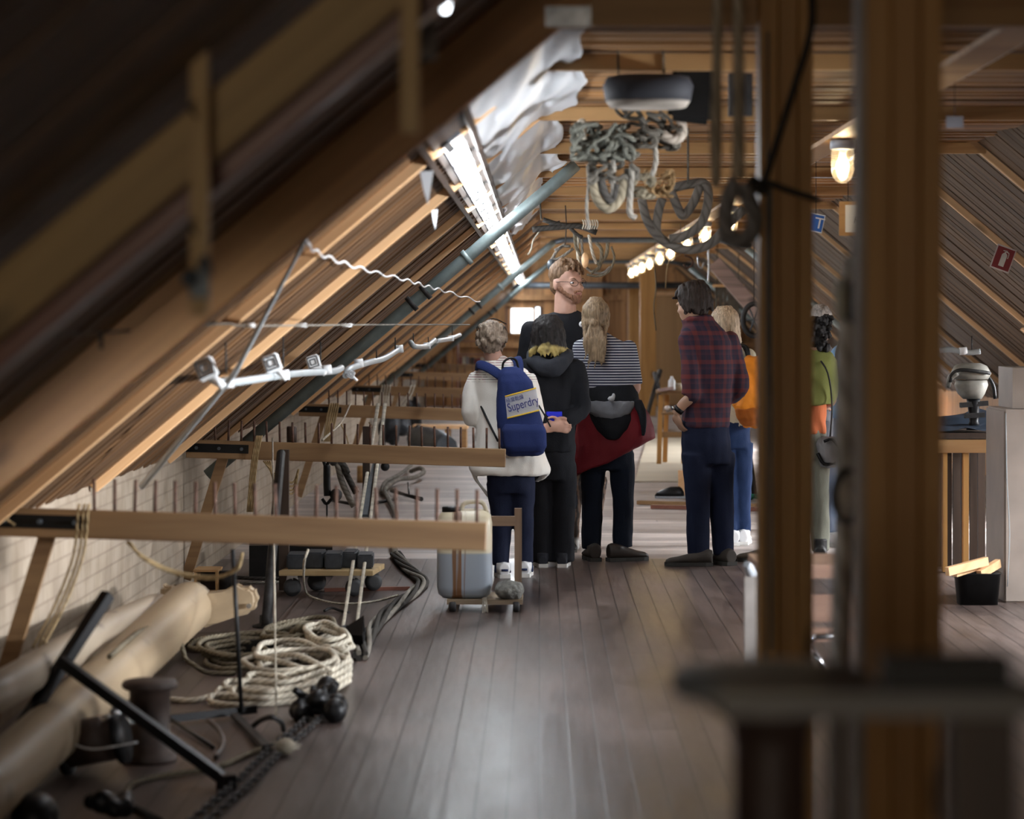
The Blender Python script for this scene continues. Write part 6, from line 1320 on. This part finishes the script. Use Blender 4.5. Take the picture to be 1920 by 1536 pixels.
bm = BM(); tangle(bm, P(1195, 350, 11.3), (.07, .05, .045), 8, .012, 36); tag(obj('rope_knot', bm, R_olive), 'dark rope knot between the bundle and the rust brown net ball', 'rope')
t = thing('black_float', 'black rounded float with a pale underside above the knotted rope bundle', 'float', P(1215, 175, 9.7)); c = P(1215, 172, 9.7)
bm = BM(); loft(bm, [(0, 0, -.045, .12, .10), (0, 0, -.035, .155, .13), (0, 0, .02, .165, .14), (0, 0, .05, .15, .125), (0, 0, .058, .12, .1)], 28, 2.6); bmesh.ops.translate(bm, verts=bm.verts, vec=c); part('top_shell', bm, mat('dull blue black rubber', (.018, .019, .026), .75, 0, .2, 10), t)
bm = BM(); loft(bm, [(0, 0, -.062, .10, .08), (0, 0, -.056, .14, .115), (0, 0, -.036, .152, .128)], 28, 2.6); bmesh.ops.translate(bm, verts=bm.verts, vec=c); part('underside', bm, mat('dirty cream foam', (.32, .28, .24), .8), t)
for x in (1160, 1245): bm = BM(); tube(bm, [P(x, 145, 9.7), P(x-3, 60, 9.7), P(x-3, 38, 9.75)], .004, 6); part('hanging_cord', bm, R_g2, t)
bm = BM(); a = P(1300, 168, 9.9); box(bm, a, (.17, .05, .25), M=Matrix.Rotation(.12, 4, 'Y')); bmesh.ops.bevel(bm, geom=bm.edges[:], offset=.02, segments=2, affect='EDGES'); o = tag(obj('hanging_panel', bm, M_black), 'black upright panel hanging right of the black float', 'panel')  # a plain black panel hung on a cord
bm = BM(); tube(bm, [P(1300, 112, 9.9), P(1300, 40, 9.9)], .004, 5); part('cord', bm, R_grey, o)
bm = BM(); a = P(1388, 178, 10.2); box(bm, a, (.09, .06, .16)); tag(obj('hanging_panel', bm, M_iron), 'smaller dark box hanging between the two near ropes and the post', 'panel')  # a second, smaller dark panel
bm = BM(); tube(bm, [P(1388, 140, 10.2), P(1388, 60, 10.2)], .004, 5); part('cord', bm, R_grey, bpy.data.objects['hanging_panel.001'])
R_hoop = ropemat('thick stiff grey rope', (.12, .105, .09), 18)
t = thing('hoop_rope', 'thick stiff rope hoops hanging below the ceiling in front of the lamp row', 'rope', P(1290, 400, 12.5)); d = 12.5
for q_ in ([(1203, 372), (1212, 410), (1232, 442), (1262, 462), (1298, 468), (1335, 455), (1362, 425), (1395, 392)], [(1242, 372), (1234, 400), (1232, 436), (1252, 458)], [(1256, 448), (1285, 442), (1315, 418), (1328, 375), (1322, 345), (1296, 345), (1262, 352)], [(1258, 358), (1272, 392), (1282, 404), (1300, 380), (1312, 350)]):
    bm = BM(); tube(bm, line(q_, d, .01), .022, 10, k=6); part('hoop', bm, R_hoop, t)
bm = BM(); tube(bm, [P(1290, 345, d), P(1290, 240, d)], .006, 6); part('hanging_cord', bm, R_g2, t)
R_near = ropemat('old tan grey rope', (.46, .37, .26), 14)
t = thing('hanging_rope', 'left of two thick blurred ropes hanging straight down from the ceiling', 'rope', P(1343, 300, 6.6))
bm = BM(); tube(bm, [P(1346, -40, 6.6), P(1344, 150, 6.6), P(1342, 250, 6.6), P(1343, 350, 6.6)], [.013, .013, .017, .012], 10, k=4); part('line', bm, R_near, t)
t = thing('hanging_rope', 'thick blurred rope ending in a big spliced loop beside the left big post', 'rope', P(1384, 300, 6.6))
bm = BM(); tube(bm, [P(1385, -40, 6.6), P(1385, 200, 6.6), P(1384, 335, 6.6)], [.014, .015, .018], 10, k=4); part('line', bm, R_near, t)
bm = BM(); tube(bm, line([(1382, 340), (1366, 372), (1360, 410), (1366, 440), (1388, 452), (1408, 438), (1414, 405), (1402, 370), (1390, 345)], 6.6), .021, 12, k=6); part('spliced_loop', bm, ropemat('dark grey served loop', (.24, .22, .20), 20), t)
bm = BM(); tube(bm, [P(1398, 362, 6.9), P(1412, 350, 6.95), P(1424, 345, 7.0)], .008, 6, k=3); part('lashing', bm, R_g2, t)
# far hanging branch with ropes
t = thing('hanging_branch', 'dark twisted branch hung level under the ceiling above the bearded man', 'branch', P(1060, 428, 20)); d = 20
for q_, r_ in (([(998, 431), (1020, 428), (1050, 426), (1085, 424), (1119, 436)], .022), ([(1018, 412), (1045, 420), (1075, 424), (1118, 428)], .018), ([(1030, 422), (1050, 416)], .01), ([(1066, 424), (1080, 438), (1092, 446)], .014)):
    bm = BM(); tube(bm, line(q_, d), r_, 8, k=4); part('stem', bm, R_dark, t)
for i in range(7): bm = BM(); x = 1092+i*4.4; tube(bm, line([(x, 412), (x+3, 420), (x, 430)], d-.03), .006, 6, k=3); part('whipping', bm, R_white, t)
for x, y in ((1102, 410), (1015, 412)): bm = BM(); tube(bm, line([(x, y), (x-2, y-30), (x+1, y-60), (x, 375 if x > 1050 else 377)], d), .008, 6, k=4); part('hanging_cord', bm, R_g2, t)
t = thing('rope_bundle', 'bundle of pale ropes and wooden fids hanging below the dark branch', 'rope', P(1095, 470, 20.2)); d = 20.2
for q_, r_, m_ in (([(1084, 440), (1083, 470), (1086, 505)], .012, R_white), ([(1090, 440), (1092, 480), (1090, 500)], .010, R_grey), ([(1104, 440), (1110, 470), (1118, 495)], .012, R_white), ([(1078, 436), (1080, 460), (1088, 480)], .015, R_olive),
                   ([(1118, 455), (1128, 470), (1124, 500), (1108, 512)], .014, R_olive), ([(1140, 455), (1136, 480), (1120, 498)], .014, R_olive), ([(1146, 462), (1152, 485), (1142, 508), (1122, 518), (1100, 515)], .009, R_olive), ([(1096, 498), (1110, 510), (1130, 512), (1145, 500)], .011, R_grey),
                   ([(1012, 434), (1000, 450), (996, 468), (990, 478)], .006, R_white)):
    bm = BM(); tube(bm, line(q_, d), r_, 7, k=5); part('line', bm, m_, t)
bm = BM(); ball(bm, P(1097, 488, d-.05), (.028, .028, .06)); part('wooden_fid', bm, W_pale, t)
bm = BM(); ball(bm, P(1034, 497, 21), (.035, .03, .05)); o = tag(obj('dark_weight', bm, M_slate), 'dark oval weight hanging beside the bearded man, left of his hair', 'weight')
for q_ in ([(1034, 488), (1045, 470), (1060, 458)], [(1036, 486), (1050, 484), (1075, 466)], [(1040, 470), (1055, 462), (1070, 462)]): bm = BM(); tube(bm, line(q_, 21), .012, 7, k=4); part('strap', bm, R_grey, o)
bm = BM(); tube(bm, line([(1060, 458), (1062, 420), (1060, 385)], 21), .005, 5); part('cord', bm, R_dark, o)
for i, (q_, r_, m_, lb, nm) in enumerate([([(1284, 480), (1296, 484), (1298, 496), (1288, 503), (1281, 496)], .009, M_rust, 'rusty hook hanging under the hoop rope, left of two', 'iron_hook'), ([(1308, 480), (1310, 498), (1316, 502), (1320, 492)], .009, M_zinc, 'grey hook hanging under the hoop rope, right of the rusty one', 'iron_hook'),
                                      ([(1328, 466), (1329, 500), (1328, 530)], .011, M_white, 'white rod hanging below the right end of the hoop rope', 'white_rod'), ([(1248, 540), (1250, 510), (1256, 488), (1276, 478)], .005, R_tan, 'thin tan string with a curled end below the hoop rope', 'string'),
                                      ([(1228, 505), (1230, 540), (1226, 575), (1230, 620)], .006, R_olive, 'thin frayed string hanging beside the plain far post', 'string')]):
    bm = BM(); tube(bm, line(q_, 25), r_, 7, k=5); o = tag(obj(nm, bm, m_), lb, 'hook' if 'hook' in nm else 'rod' if 'rod' in nm else 'string')
    bm = BM(); x, y = q_[0] if i != 3 else q_[-1]; tube(bm, [P(x, y, 25), P(x, 420, 25)], .003, 5); part('cord', bm, R_grey, o)
t = thing('rope_skein', 'grey skein of hanging lines on the far wall above the blonde hair', 'rope', P(1370, 540, 34))
for i in range(14): bm = BM(); x = 1342+i*3.2; tube(bm, [P(x, 536, 34), P(x+random.uniform(-2, 2), 570, 34), P(x+random.uniform(-2, 2), 610+random.uniform(-12, 14), 34)], .014, 6, k=3); part('line', bm, R_g2, t)
bm = BM(); tube(bm, [P(1336, 536, 34), P(1395, 536, 34)], .02, 8); part('hanging_bar', bm, W_beam, t)
for x in (1345, 1385): bm = BM(); tube(bm, [P(x, 536, 34), P(x, 457, 34)], .006, 5); part('hanging_cord', bm, R_g2, t)
t = thing('hanging_wheel', 'black wheel hanging on the wall beside the left big post', 'wheel', P(1414, 602, 24)); c = P(1414, 600, 24);  # a black wheel hung on a cord
bm = BM(); tube(bm, [c+Vector((.10*cos(a), 0, .145*sin(a))) for a in [2*pi*j/24 for j in range(24)]], .024, 10, closed=True); part('tyre', bm, M_rubber, t)
for a in (0, 1.05, 2.1): bm = BM(); tube(bm, [c+Vector((.10*cos(a), 0, .145*sin(a))), c-Vector((.10*cos(a), 0, .145*sin(a)))], .008, 6); part('spoke', bm, M_slate, t)
bm = BM(); tube(bm, [c+Vector((0, 0, .15)), c+Vector((0, 0, .86))], .005, 5); part('hanging_cord', bm, R_dark, t)
# ------------------------------------------------------------------ grey rope with block beside the nearest post
t = thing('block_and_rope', 'thick pale grey rope with a block and dark ring, left of the nearest post', 'rope', P(1590, 600, 5.5)); d = 5.5
R_pg = ropemat('soft pale grey rope', (.62, .57, .52), 12)
bm = BM(); tube(bm, [P(1600, 480, d), P(1590, 620, d), P(1587, 800, d), P(1584, 960, d)], [.016, .024, .026, .024], 12, k=5); part('doubled_rope', bm, R_pg, t)
bm = BM(); tube(bm, [P(1600, 490, d), P(1606, 300, d), P(1612, 0, d), P(1612, -60, d)], .0045, 8, k=4); part('upper_line', bm, R_g2, t)
bm = BM(); tube(bm, [P(1584, 955, d), P(1578, 1100, d), P(1574, 1300, d-.1), P(1570, 1560, d-.1)], .022, 12, k=5); part('lower_rope', bm, R_pg, t)
bm = BM(); c = P(1578, 562, d-.03); ball(bm, c, (.016, .028, .048)); part('block_shell', bm, mat('pale worn wood', (.42, .40, .33), .6), t, 'pale shell')
bm = BM(); ball(bm, c+Vector((.020, .0, -.006)), (.015, .030, .044)); part('block_shell', bm, M_black, t, 'black shell')
bm = BM(); c = P(1590, 930, d-.02); tube(bm, [c+Vector((.030*cos(a), .008*sin(a*2), .052*sin(a))) for a in [2*pi*j/20 for j in range(20)]], .0085, 8, closed=True); part('ring', bm, M_iron, t)
# ------------------------------------------------------------------ signs
def sign(name, label, cat, px, py, d, w_, h, tilt, face, border=None, rx=0, ry=0):
    t = thing(name, label, cat, P(px, py, d)); M = Matrix.Translation(t.location) @ Matrix.Rotation(R(ry), 4, 'Z') @ Matrix.Rotation(R(tilt), 4, 'Y') @ Matrix.Rotation(R(90), 4, 'X')
    Mo = Matrix.Translation(-Vector(t.location)) @ M
    def plate(n_, a, b, z, m_): bm = BM(); box(bm, (0, 0, z), (a, b, .003), M=Matrix()); bmesh.ops.transform(bm, matrix=Mo, verts=bm.verts); return obj(n_, bm, m_, t)
    if border: plate('border', w_, h, 0, border); f = plate('face', w_*.88, h*.88, .0025, face)
    else: f = plate('face', w_, h, 0, face)
    return t, f, Mo
M_paper = mat('white paper', (.70, .70, .68), .7, 0, .04); M_sb = mat('sign blue', (.02, .12, .42), .4, 0, .04)
t, f, Mo = sign('blue_sign', 'small tilted blue sign with a white letter T, right of the left big post', 'sign', 1530, 418, 14.5, .085, .10, 12, M_sb, M_paper)
text('letter', 'T', .085, Mo @ Matrix.Translation((.018, -.002, .0055)), M_paper, t, .001, 1.1)
bm = BM(); tube(bm, [P(1530, 402, 14.5), P(1530, 300, 14.5)], .002, 5); part('wire', bm, M_iron, t)
t, f, Mo = sign('paper_notice', 'white paper notice lettered Re on a brown board, half behind the nearest post', 'sign', 1612, 410, 13.2, .205, .17, 0, W_beam)
bm = BM(); box(bm, (-.002, 0, .0035), (.14, .135, .002), M=Matrix()); bmesh.ops.transform(bm, matrix=Mo, verts=bm.verts); o = obj('paper', bm, M_paper, t)
text('lettering', 'Re', .045, Mo @ Matrix.Translation((-.014, -.008, .006)), M_black, o, .0006, .85, .25)
for x in (1590, 1625): bm = BM(); tube(bm, [P(x, 378, 13.2), P(x, 240, 13.2)], .002, 5); part('wire', bm, M_iron, t)
d = 16.6; t, f, Mo = sign('extinguisher_sign', 'tilted dark red sign with a white fire extinguisher outline on the right roof', 'sign', 1881, 485, d, .125, .155, 20, mat('sign red', (.17, .02, .025), .4, 0, .05), mat('grey white border', (.5, .46, .44), .5))
M_sw = mat('sign white', (.5, .5, .46), .5)
bm = BM()
prism(bm, [(-.017, -.052), (.017, -.052), (.017, .02), (.012, .03), (.005, .034), (.005, .042), (-.005, .042), (-.005, .034), (-.012, .03), (-.017, .02)], .002, Matrix.Rotation(R(-90), 4, 'X')); 
tube(bm, [(.004, .044, 0), (.022, .040, 0), (.026, .025, 0), (.025, .005, 0)], .003, 6, k=4); tube(bm, [(-.016, .046, 0), (.012, .05, 0)], .0028, 6)
bmesh.ops.transform(bm, matrix=Mo @ Matrix.Translation((0, .002, .0045)), verts=bm.verts); obj('extinguisher_symbol', bm, M_sw, t)
t, f, Mo = sign('paper_label', 'small greyish paper label under the dark roof right of the nearest post', 'sign', 1790, 229, 9.68, .062, .042, 0, mat('greyed paper', (.20, .19, .21), .8)); 
bm = BM(); tube(bm, [P(1790, 220, 9.69), P(1790, 150, 9.69)], .0015, 5); part('wire', bm, M_iron, t)
# ------------------------------------------------------------------ bench, outboard motor and box on the right
t = thing('work_bench', 'rough timber workbench on the right with a dark blue tarpaulin top', 'bench', P(1810, 1075, 16.5)); t.location.z = 0; d = 16.35
xa, xb = P(1640, 0, d).x, P(1888, 0, d).x; zt = P(0, 812, d).z
bm = BM(); box(bm, ((xa+xb)/2, d+.35, zt-.02), (xb-xa, .74, .04)); part('bench_top', bm, W_dark, t)
bm = BM(); box(bm, ((xa+xb)/2, d+.0, P(0, 836, d).z), (xb-xa, .04, .085)); part('front_rail', bm, W_beam, t)
for a, b in ((1806, 1816), (1852, 1862), (1868, 1880), (1768, 1776), (1700, 1712)): bm = BM(); A, B_ = P(a, 0, d), P(b, 0, d); box(bm, ((A.x+B_.x)/2, d+.02, (zt-.04)/2), (B_.x-A.x, .06, zt-.05)); part('leg', bm, W_post, t)
bm = BM()
for k in range(6): x = P(1776+k*16, 0, d).x; box(bm, (x, d+.30+.02*(k % 2), (zt-.1)/2), (.045, .03, zt-.12))
part('back_boards', bm, W_dark, t)
bm = BM(); G = {}
for i in range(17):
    for j in range(9): u, v = i/16, j/8; G[i, j] = bm.verts.new((xa+(xb-xa)*u, d-.01+.70*v, zt+.012+.05*max(0, noise.noise(Vector((u*5, v*4, 2))))+.10*v*u))
for i in range(16):
    for j in range(8): f_ = bm.faces.new((G[i, j], G[i+1, j], G[i+1, j+1], G[i, j+1])); f_.smooth = True
bmesh.ops.solidify(bm, geom=bm.faces[:], thickness=.01); tag(obj('tarpaulin', bm, mat('dark blue tarpaulin', (.015, .028, .05), .6, 0, .3, 6)), 'dark blue tarpaulin draped over the workbench under the motor', 'tarpaulin')
t = thing('outboard_motor', 'dirty white outboard boat motor standing on the workbench', 'motor', P(1822, 800, 16.6)); d = 16.6; M_cowl = mat('dirty white enamel', (.26, .25, .22), .45, 0, .35, 14)
def pr(rows, dd=0):
    bm = BM(); out = []
    for py, a, b, ry in rows: A, B_ = P(a, py, d+dd), P(b, py, d+dd); out.append(((A.x+B_.x)/2, d+dd, A.z, (B_.x-A.x)/2, ry))
    loft(bm, out[::-1], 26, 2.6); return bm
part('cowl', pr([(681, 1802, 1838, .05), (686, 1790, 1850, .085), (700, 1783, 1858, .105), (711, 1786, 1852, .10)]), M_cowl, t)
bm = BM(); tube(bm, [P(1782, 716, d-.1), P(1785, 702, d-.12), P(1800, 694, d-.13), P(1830, 696, d-.13), P(1856, 700, d-.1)], .012, 8, k=4); part('carry_band', bm, M_iron, t)
part('lower_cowl', pr([(713, 1793, 1850, .095), (722, 1790, 1852, .10), (738, 1796, 1846, .085), (748, 1806, 1840, .06)]), M_cowl, t)
bm = BM(); tube(bm, [P(1778, 725, d-.05), P(1782, 708, d-.1), P(1795, 699, d-.12)], [.016, .020, .018], 10, k=4); part('hose', bm, M_cowl, t)
part('leg_housing', pr([(746, 1812, 1838, .05), (765, 1815, 1836, .045), (790, 1818, 1834, .035), (806, 1812, 1840, .05)]), M_black, t)
bm = BM(); tube(bm, [P(1848, 700, d), P(1862, 722, d), P(1866, 748, d)], .012, 8, k=4); part('steering_arm', bm, M_black, t)
bm = BM(); beam(bm, P(1800, 760, d-.02), P(1852, 756, d-.02), .05, .03); beam(bm, P(1808, 780, d-.03), P(1846, 778, d-.03), .04, .03); part('clamp_bracket', bm, M_iron, t)
conduit([P(1762, 657, 16.2), P(1785, 656, 16.2), P(1815, 661, 16.2), P(1838, 659, 16.2)], 'bright metal conduit piece hanging above the white motor', [], [(P(1822, 630, 16.2), P(1822, 658, 16.2))], [P(1805, 659, 16.2)])
t = thing('crate', 'tall pale wrapped box cut off by the right edge beside the black bin', 'box', P(1930, 1110, 14.6)); t.location.z = 0
M_wr = mat('pale dusty wrap', (.30, .25, .215), .4, 0, .15, 5); bm = BM(); a, b = P(1883, 768, 14.6), P(1975, 768, 14.6); box(bm, ((a.x+b.x)/2, 14.9, a.z/2), (b.x-a.x, .6, a.z)); bmesh.ops.bevel(bm, geom=bm.edges[:], offset=.01, segments=2, affect='EDGES'); part('lower_box', bm, M_wr, t)
bm = BM(); c_ = P(1897, 690, 14.75); box(bm, ((c_.x+b.x)/2, 14.95, (a.z+c_.z)/2+.002), (b.x-c_.x, .45, c_.z-a.z)); part('upper_box', bm, M_wr, t)
bm = BM(); tube(bm, [P(1886, 775, 14.57), P(1888, 900, 14.57), P(1893, 1000, 14.57), P(1889, 1100, 14.57)], .003, 5, k=3); part('loose_film_edge', bm, M_greyp2, t)
t = thing('black_bin', 'black open plastic bin on the floor below the workbench', 'bin', Fl(1838, 1136)); c = t.location; bm = BM()
loft(bm, [(0, 0, 0, .105, .085), (0, 0, .165, .12, .10), (0, 0, .17, .126, .106), (0, 0, .175, .126, .106), (0, 0, .17, .112, .092), (0, 0, .02, .098, .078)], 24, 5); bmesh.ops.translate(bm, verts=bm.verts, vec=c+Vector((0, .1, 0))); part('bin_body', bm, M_black, t)
for i, (a, b, lb) in enumerate([((1776, 1072), (1850, 1052), 'longest offcut leaning from floor to bin'), ((1790, 1074), (1842, 1058), 'shorter offcut just behind the longest'), ((1836, 1078), (1872, 1056), 'stubby offcut pointing up to the right')]):
    bm = BM(); A, B_ = P(*a, 14.35+.06*i), P(*b, 14.5+.06*i); beam(bm, A, B_, .03, .045); tag(obj('wood_offcut', bm, W_pale), 'pale wood scrap over the black bin, '+lb, 'wood', 'offcuts on the black bin')
# ------------------------------------------------------------------ bench behind the posts
t = thing('wooden_bench', 'brown wooden bench with a rounded grey armrest behind the left big post', 'bench', P(1500, 1375, 10.0)); t.location.z = 0; d = 10.0
W_rb = wood('red brown bench wood', (.25, .15, .11), (.13, .07, .05), 0, .4, .7)
xa, xb = P(1402, 0, d).x, P(1625, 0, d).x
for py, th in ((1072, .05), (1140, .10), (1190, .05)):
    bm = BM(); z_ = P(0, py, d).z; box(bm, ((xa+xb)/2+.02, d+(.25 if py == 1072 else 0), z_), (xb-xa-.04, .5 if py == 1072 else .03, th)); part('seat' if py == 1072 else 'front_board', bm, W_rb, t)
bm = BM(); tube(bm, [P(1400, 1058, d-.1), P(1404, 1066, d-.05), P(1414, 1088, d+.1), P(1424, 1105, d+.4)], [.012, .02, .022, .02], 10, k=4); part('armrest', bm, M_greyp, t)
for x in (1404, 1618):
    for dd in (0, .45): bm = BM(); A = P(x+3, 1080, d+dd); box(bm, (A.x, d+dd, A.z/2), (.045, .045, A.z)); part('leg', bm, mat('pale bench leg', (.27, .24, .22), .6) if x < 1500 else W_rb, t)
bm = BM(); tube(bm, [P(1520, 1216, d-.1), P(1546, 1252, d-.12)], .012, 8); tube(bm, [P(1515, 1205, d-.06), P(1530, 1194, d-.06), P(1570, 1192, d-.06)], .012, 8); part('metal_stay', bm, M_chrome, t)
# ------------------------------------------------------------------ nearest things, far out of focus
t = thing('rope_reel', 'big blurred reel with a grey round top in the bottom right foreground', 'reel', P(1440, 1536, 3.2)); t.location.z = 0; c = P(1446, 1262, 3.2)
bm = BM(); lathe(bm, [(0, c.z+.004), (.108, c.z+.004), (.118, c.z), (.121, c.z-.012), (.118, c.z-.024), (.04, c.z-.028), (0, c.z-.028)], 40, Matrix.Translation((c.x, 3.2, 0))); part('top_flange', bm, mat('grey worn flange', (.24, .26, .29), .5, 0, .3, 20), t)
bm = BM(); lathe(bm, [(0, c.z-.028), (.085, c.z-.03), (.05, c.z-.06), (.046, c.z-.09), (.044, .10), (.046, .05), (0, .05)], 32, Matrix.Translation((c.x, 3.2, 0))); part('core', bm, mat('dark red brown core', (.05, .03, .026), .5, 0, .3, 8), t)
bm = BM(); lathe(bm, [(0, .05), (.15, .05), (.16, .04), (.16, .01), (.15, 0), (0, 0)], 32, Matrix.Translation((c.x, 3.2, 0))); part('bottom_flange', bm, W_dark, t)
t = thing('dark_table', 'blurred narrow dark table crossing the bottom right corner', 'table', P(1640, 1536, 2.75)); t.location.z = 0; d = 2.75; c = P(0, 1296, d)
bm = BM(); a, b = P(1352, 0, d), P(2050, 0, d); box(bm, ((a.x+b.x)/2, d+.03, c.z-.012), (b.x-a.x, .10, .024)); part('table_top', bm, mat('grey black top', (.13, .125, .12), .45), t)
for x0, x1 in ((1560, 1606), (1785, 1905)): bm = BM(); A, B_ = P(x0, 0, d), P(x1, 0, d); box(bm, ((A.x+B_.x)/2, d+.03, (c.z-.024)/2), (B_.x-A.x, .07, c.z-.024)); part('leg', bm, W_dark, t)
bm = BM(); A, B_ = P(1648, 1230, d+.05), P(1885, 1290, d+.05); box(bm, ((A.x+B_.x)/2, d+.04, c.z+.016), (B_.x-A.x, .07, .032)); tag(obj('black_case', bm, M_black), 'blurred black case lying on the dark table at bottom right', 'case')
# ------------------------------------------------------------------ clutter beyond the group
t = thing('trestle', 'wooden trestle stool standing far back between the striped top and the plaid shirt', 'trestle', Fl(1256, 872)); d = t.location.y; s_ = d/FPX
z_ = P(0, 735, d).z; a, b = P(1232, 735, d), P(1290, 735, d)
bm = BM(); box(bm, ((a.x+b.x)/2, d+.15, z_), (b.x-a.x, .4, .03)); part('table_top', bm, W_rail, t)
for x in (1239, 1250, 1285): bm = BM(); A = P(x, 740, d+(.3 if x == 1250 else 0)); beam(bm, A, (A.x-.02, A.y, 0), .05, .05, up=(0, 1, 0)); part('leg', bm, W_post, t)
bm = BM(); beam(bm, P(1240, 815, d), P(1288, 815, d), .04, .06); part('cross_rail', bm, W_rail, t)
bm = BM(); beam(bm, P(1240, 775, d), P(1288, 775, d), .4, .02); part('shelf', bm, W_rail, t)
bm = BM(); c = P(1260, 735, d); lathe(bm, [(0, 0), (.038, 0), (.04, .02), (.038, .10), (.015, .13), (.015, .15), (0, .15)], 18, Matrix.Translation(c+Vector((0, .05, .016)))); o = tag(obj('bottle', bm, M_white), 'white plastic bottle on the far trestle', 'bottle')
bm = BM(); lathe(bm, [(0, 0), (.05, 0), (.055, .07), (.05, .075), (0, .075)], 18, Matrix.Translation(P(1272, 735, d)+Vector((0, .1, .016)))); tag(obj('tin', bm, mat('cream tin', (.5, .42, .3), .5)), 'squat cream tin beside the white bottle', 'tin')
bm = BM(); beam(bm, P(1234, 732, d-.03), P(1262, 728, d-.03), .12, .03); tag(obj('paper_stack', bm, mat('pinkish papers', (.45, .33, .32), .7)), 'pinkish flat stack on the left end of the far trestle', 'papers')
for i, (x, y, m_, lb) in enumerate([(1252, 775, M_white, 'small white jar on the lower shelf of the far trestle'), (1266, 775, mat('purple cloth', (.10, .06, .25), .7), 'purple pouch on the lower shelf of the far trestle')]):
    bm = BM(); ball(bm, P(x, y, d)+Vector((0, .05, .045)), (.035, .04, .035)); tag(obj('jar' if i == 0 else 'pouch', bm, m_), lb, 'jar' if i == 0 else 'pouch')
bm = BM(); tube(bm, [Fl(1208, 800, .02), P(1226, 735, 34), P(1238, 695, 34)], .03, 8, k=3); tube(bm, [Fl(1240, 800, .02), P(1236, 740, 34), P(1228, 700, 34)], .03, 8, k=3); o = tag(obj('leaning_tool', bm, M_iron), 'dark crossed tool handles leaning by the plain far post', 'tool')
bm = BM(); Q_ = [Fl(x, y) for x, y in ((1190, 905), (1420, 905), (1400, 818), (1215, 818))]; va = [bm.verts.new(q+Vector((0, 0, .014))) for q in Q_]; vb = [bm.verts.new(q+Vector((0, 0, .001))) for q in Q_]; bm.faces.new(va); bm.faces.new(vb[::-1]); [bm.faces.new((va[i], vb[i], vb[(i+1) % 4], va[(i+1) % 4])) for i in range(4)]; tag(obj('plywood_sheet', bm, wood('pale floor plywood', (.50, .44, .34), (.40, .34, .26), 0, .6, .3, knots=False)), 'pale plywood sheets laid on the floor beyond the group', 'sheet')
for i, (a, b) in enumerate((((1196, 942), (1420, 948)), ((1222, 950), (1425, 955)))):
    bm = BM(); beam(bm, Fl(*a, .02), Fl(*b, .02), .06, .03); tag(obj('floor_batten', bm, W_red if i else W_rail), ['long thin batten on the floor behind the plaid shirt', 'reddish batten lying just in front of the longer one'][i], 'batten')
t = thing('black_planer', 'low black tool with a pale sole on the floor left of the navy jeans', 'tool', Fl(1255, 934)); c = t.location
bm = BM(); loft(bm, [(0, 0, .02, .13, .06), (.01, 0, .05, .12, .055), (.04, 0, .085, .07, .045), (.05, 0, .10, .04, .03)], 20, 2.6); bmesh.ops.translate(bm, verts=bm.verts, vec=c); part('tool_body', bm, M_black, t)
bm = BM(); box(bm, c+Vector((.01, 0, .01)), (.27, .13, .016)); part('sole_plate', bm, M_greyp, t)
bm = BM(); a = Fl(1279, 930); box(bm, a+Vector((0, .1, .11)), (.06, .04, .22)); tag(obj('short_board', bm, W_pale), 'short pale board standing on end beside the black floor tool', 'board')
t = thing('tripod_stand', 'tall black tripod stand behind the blonde person', 'stand', Fl(1400, 925)); d = t.location.y
bm = BM(); beam(bm, P(1395, 700, d), P(1398, 840, d), .06, .05); part('column', bm, M_black, t)
for q_ in (((1396, 790), (1415, 928), 0), ((1396, 800), (1392, 905), .15), ((1394, 790), (1380, 918), .1)): bm = BM(); a = P(*q_[0], d); b = Fl(*q_[1], .01); tube(bm, [a, b], .028, 8); part('leg', bm, M_black, t)
bm = BM(); box(bm, P(1392, 845, d), (.13, .12, .35)); part('motor_case', bm, M_black, t)
bm = BM(); tangle(bm, Fl(1402, 932, .035), (.10, .16, .025), 14, .008, 51); tag(obj('green_net', bm, ropemat('green twine', (.02, .14, .09))), 'small heap of green twine on the floor beside the blonde person', 'net')
# left pole beam over the third bay and the metal tape by the wall
bm = BM(); tube(bm, [P(1518, 333, 13.6), P(1640, 333, 13.6)], .003, 5); tag(obj('stretched_wire', bm, M_zinc), 'thin bright wire stretched level below the nearest jar lamp', 'wire')
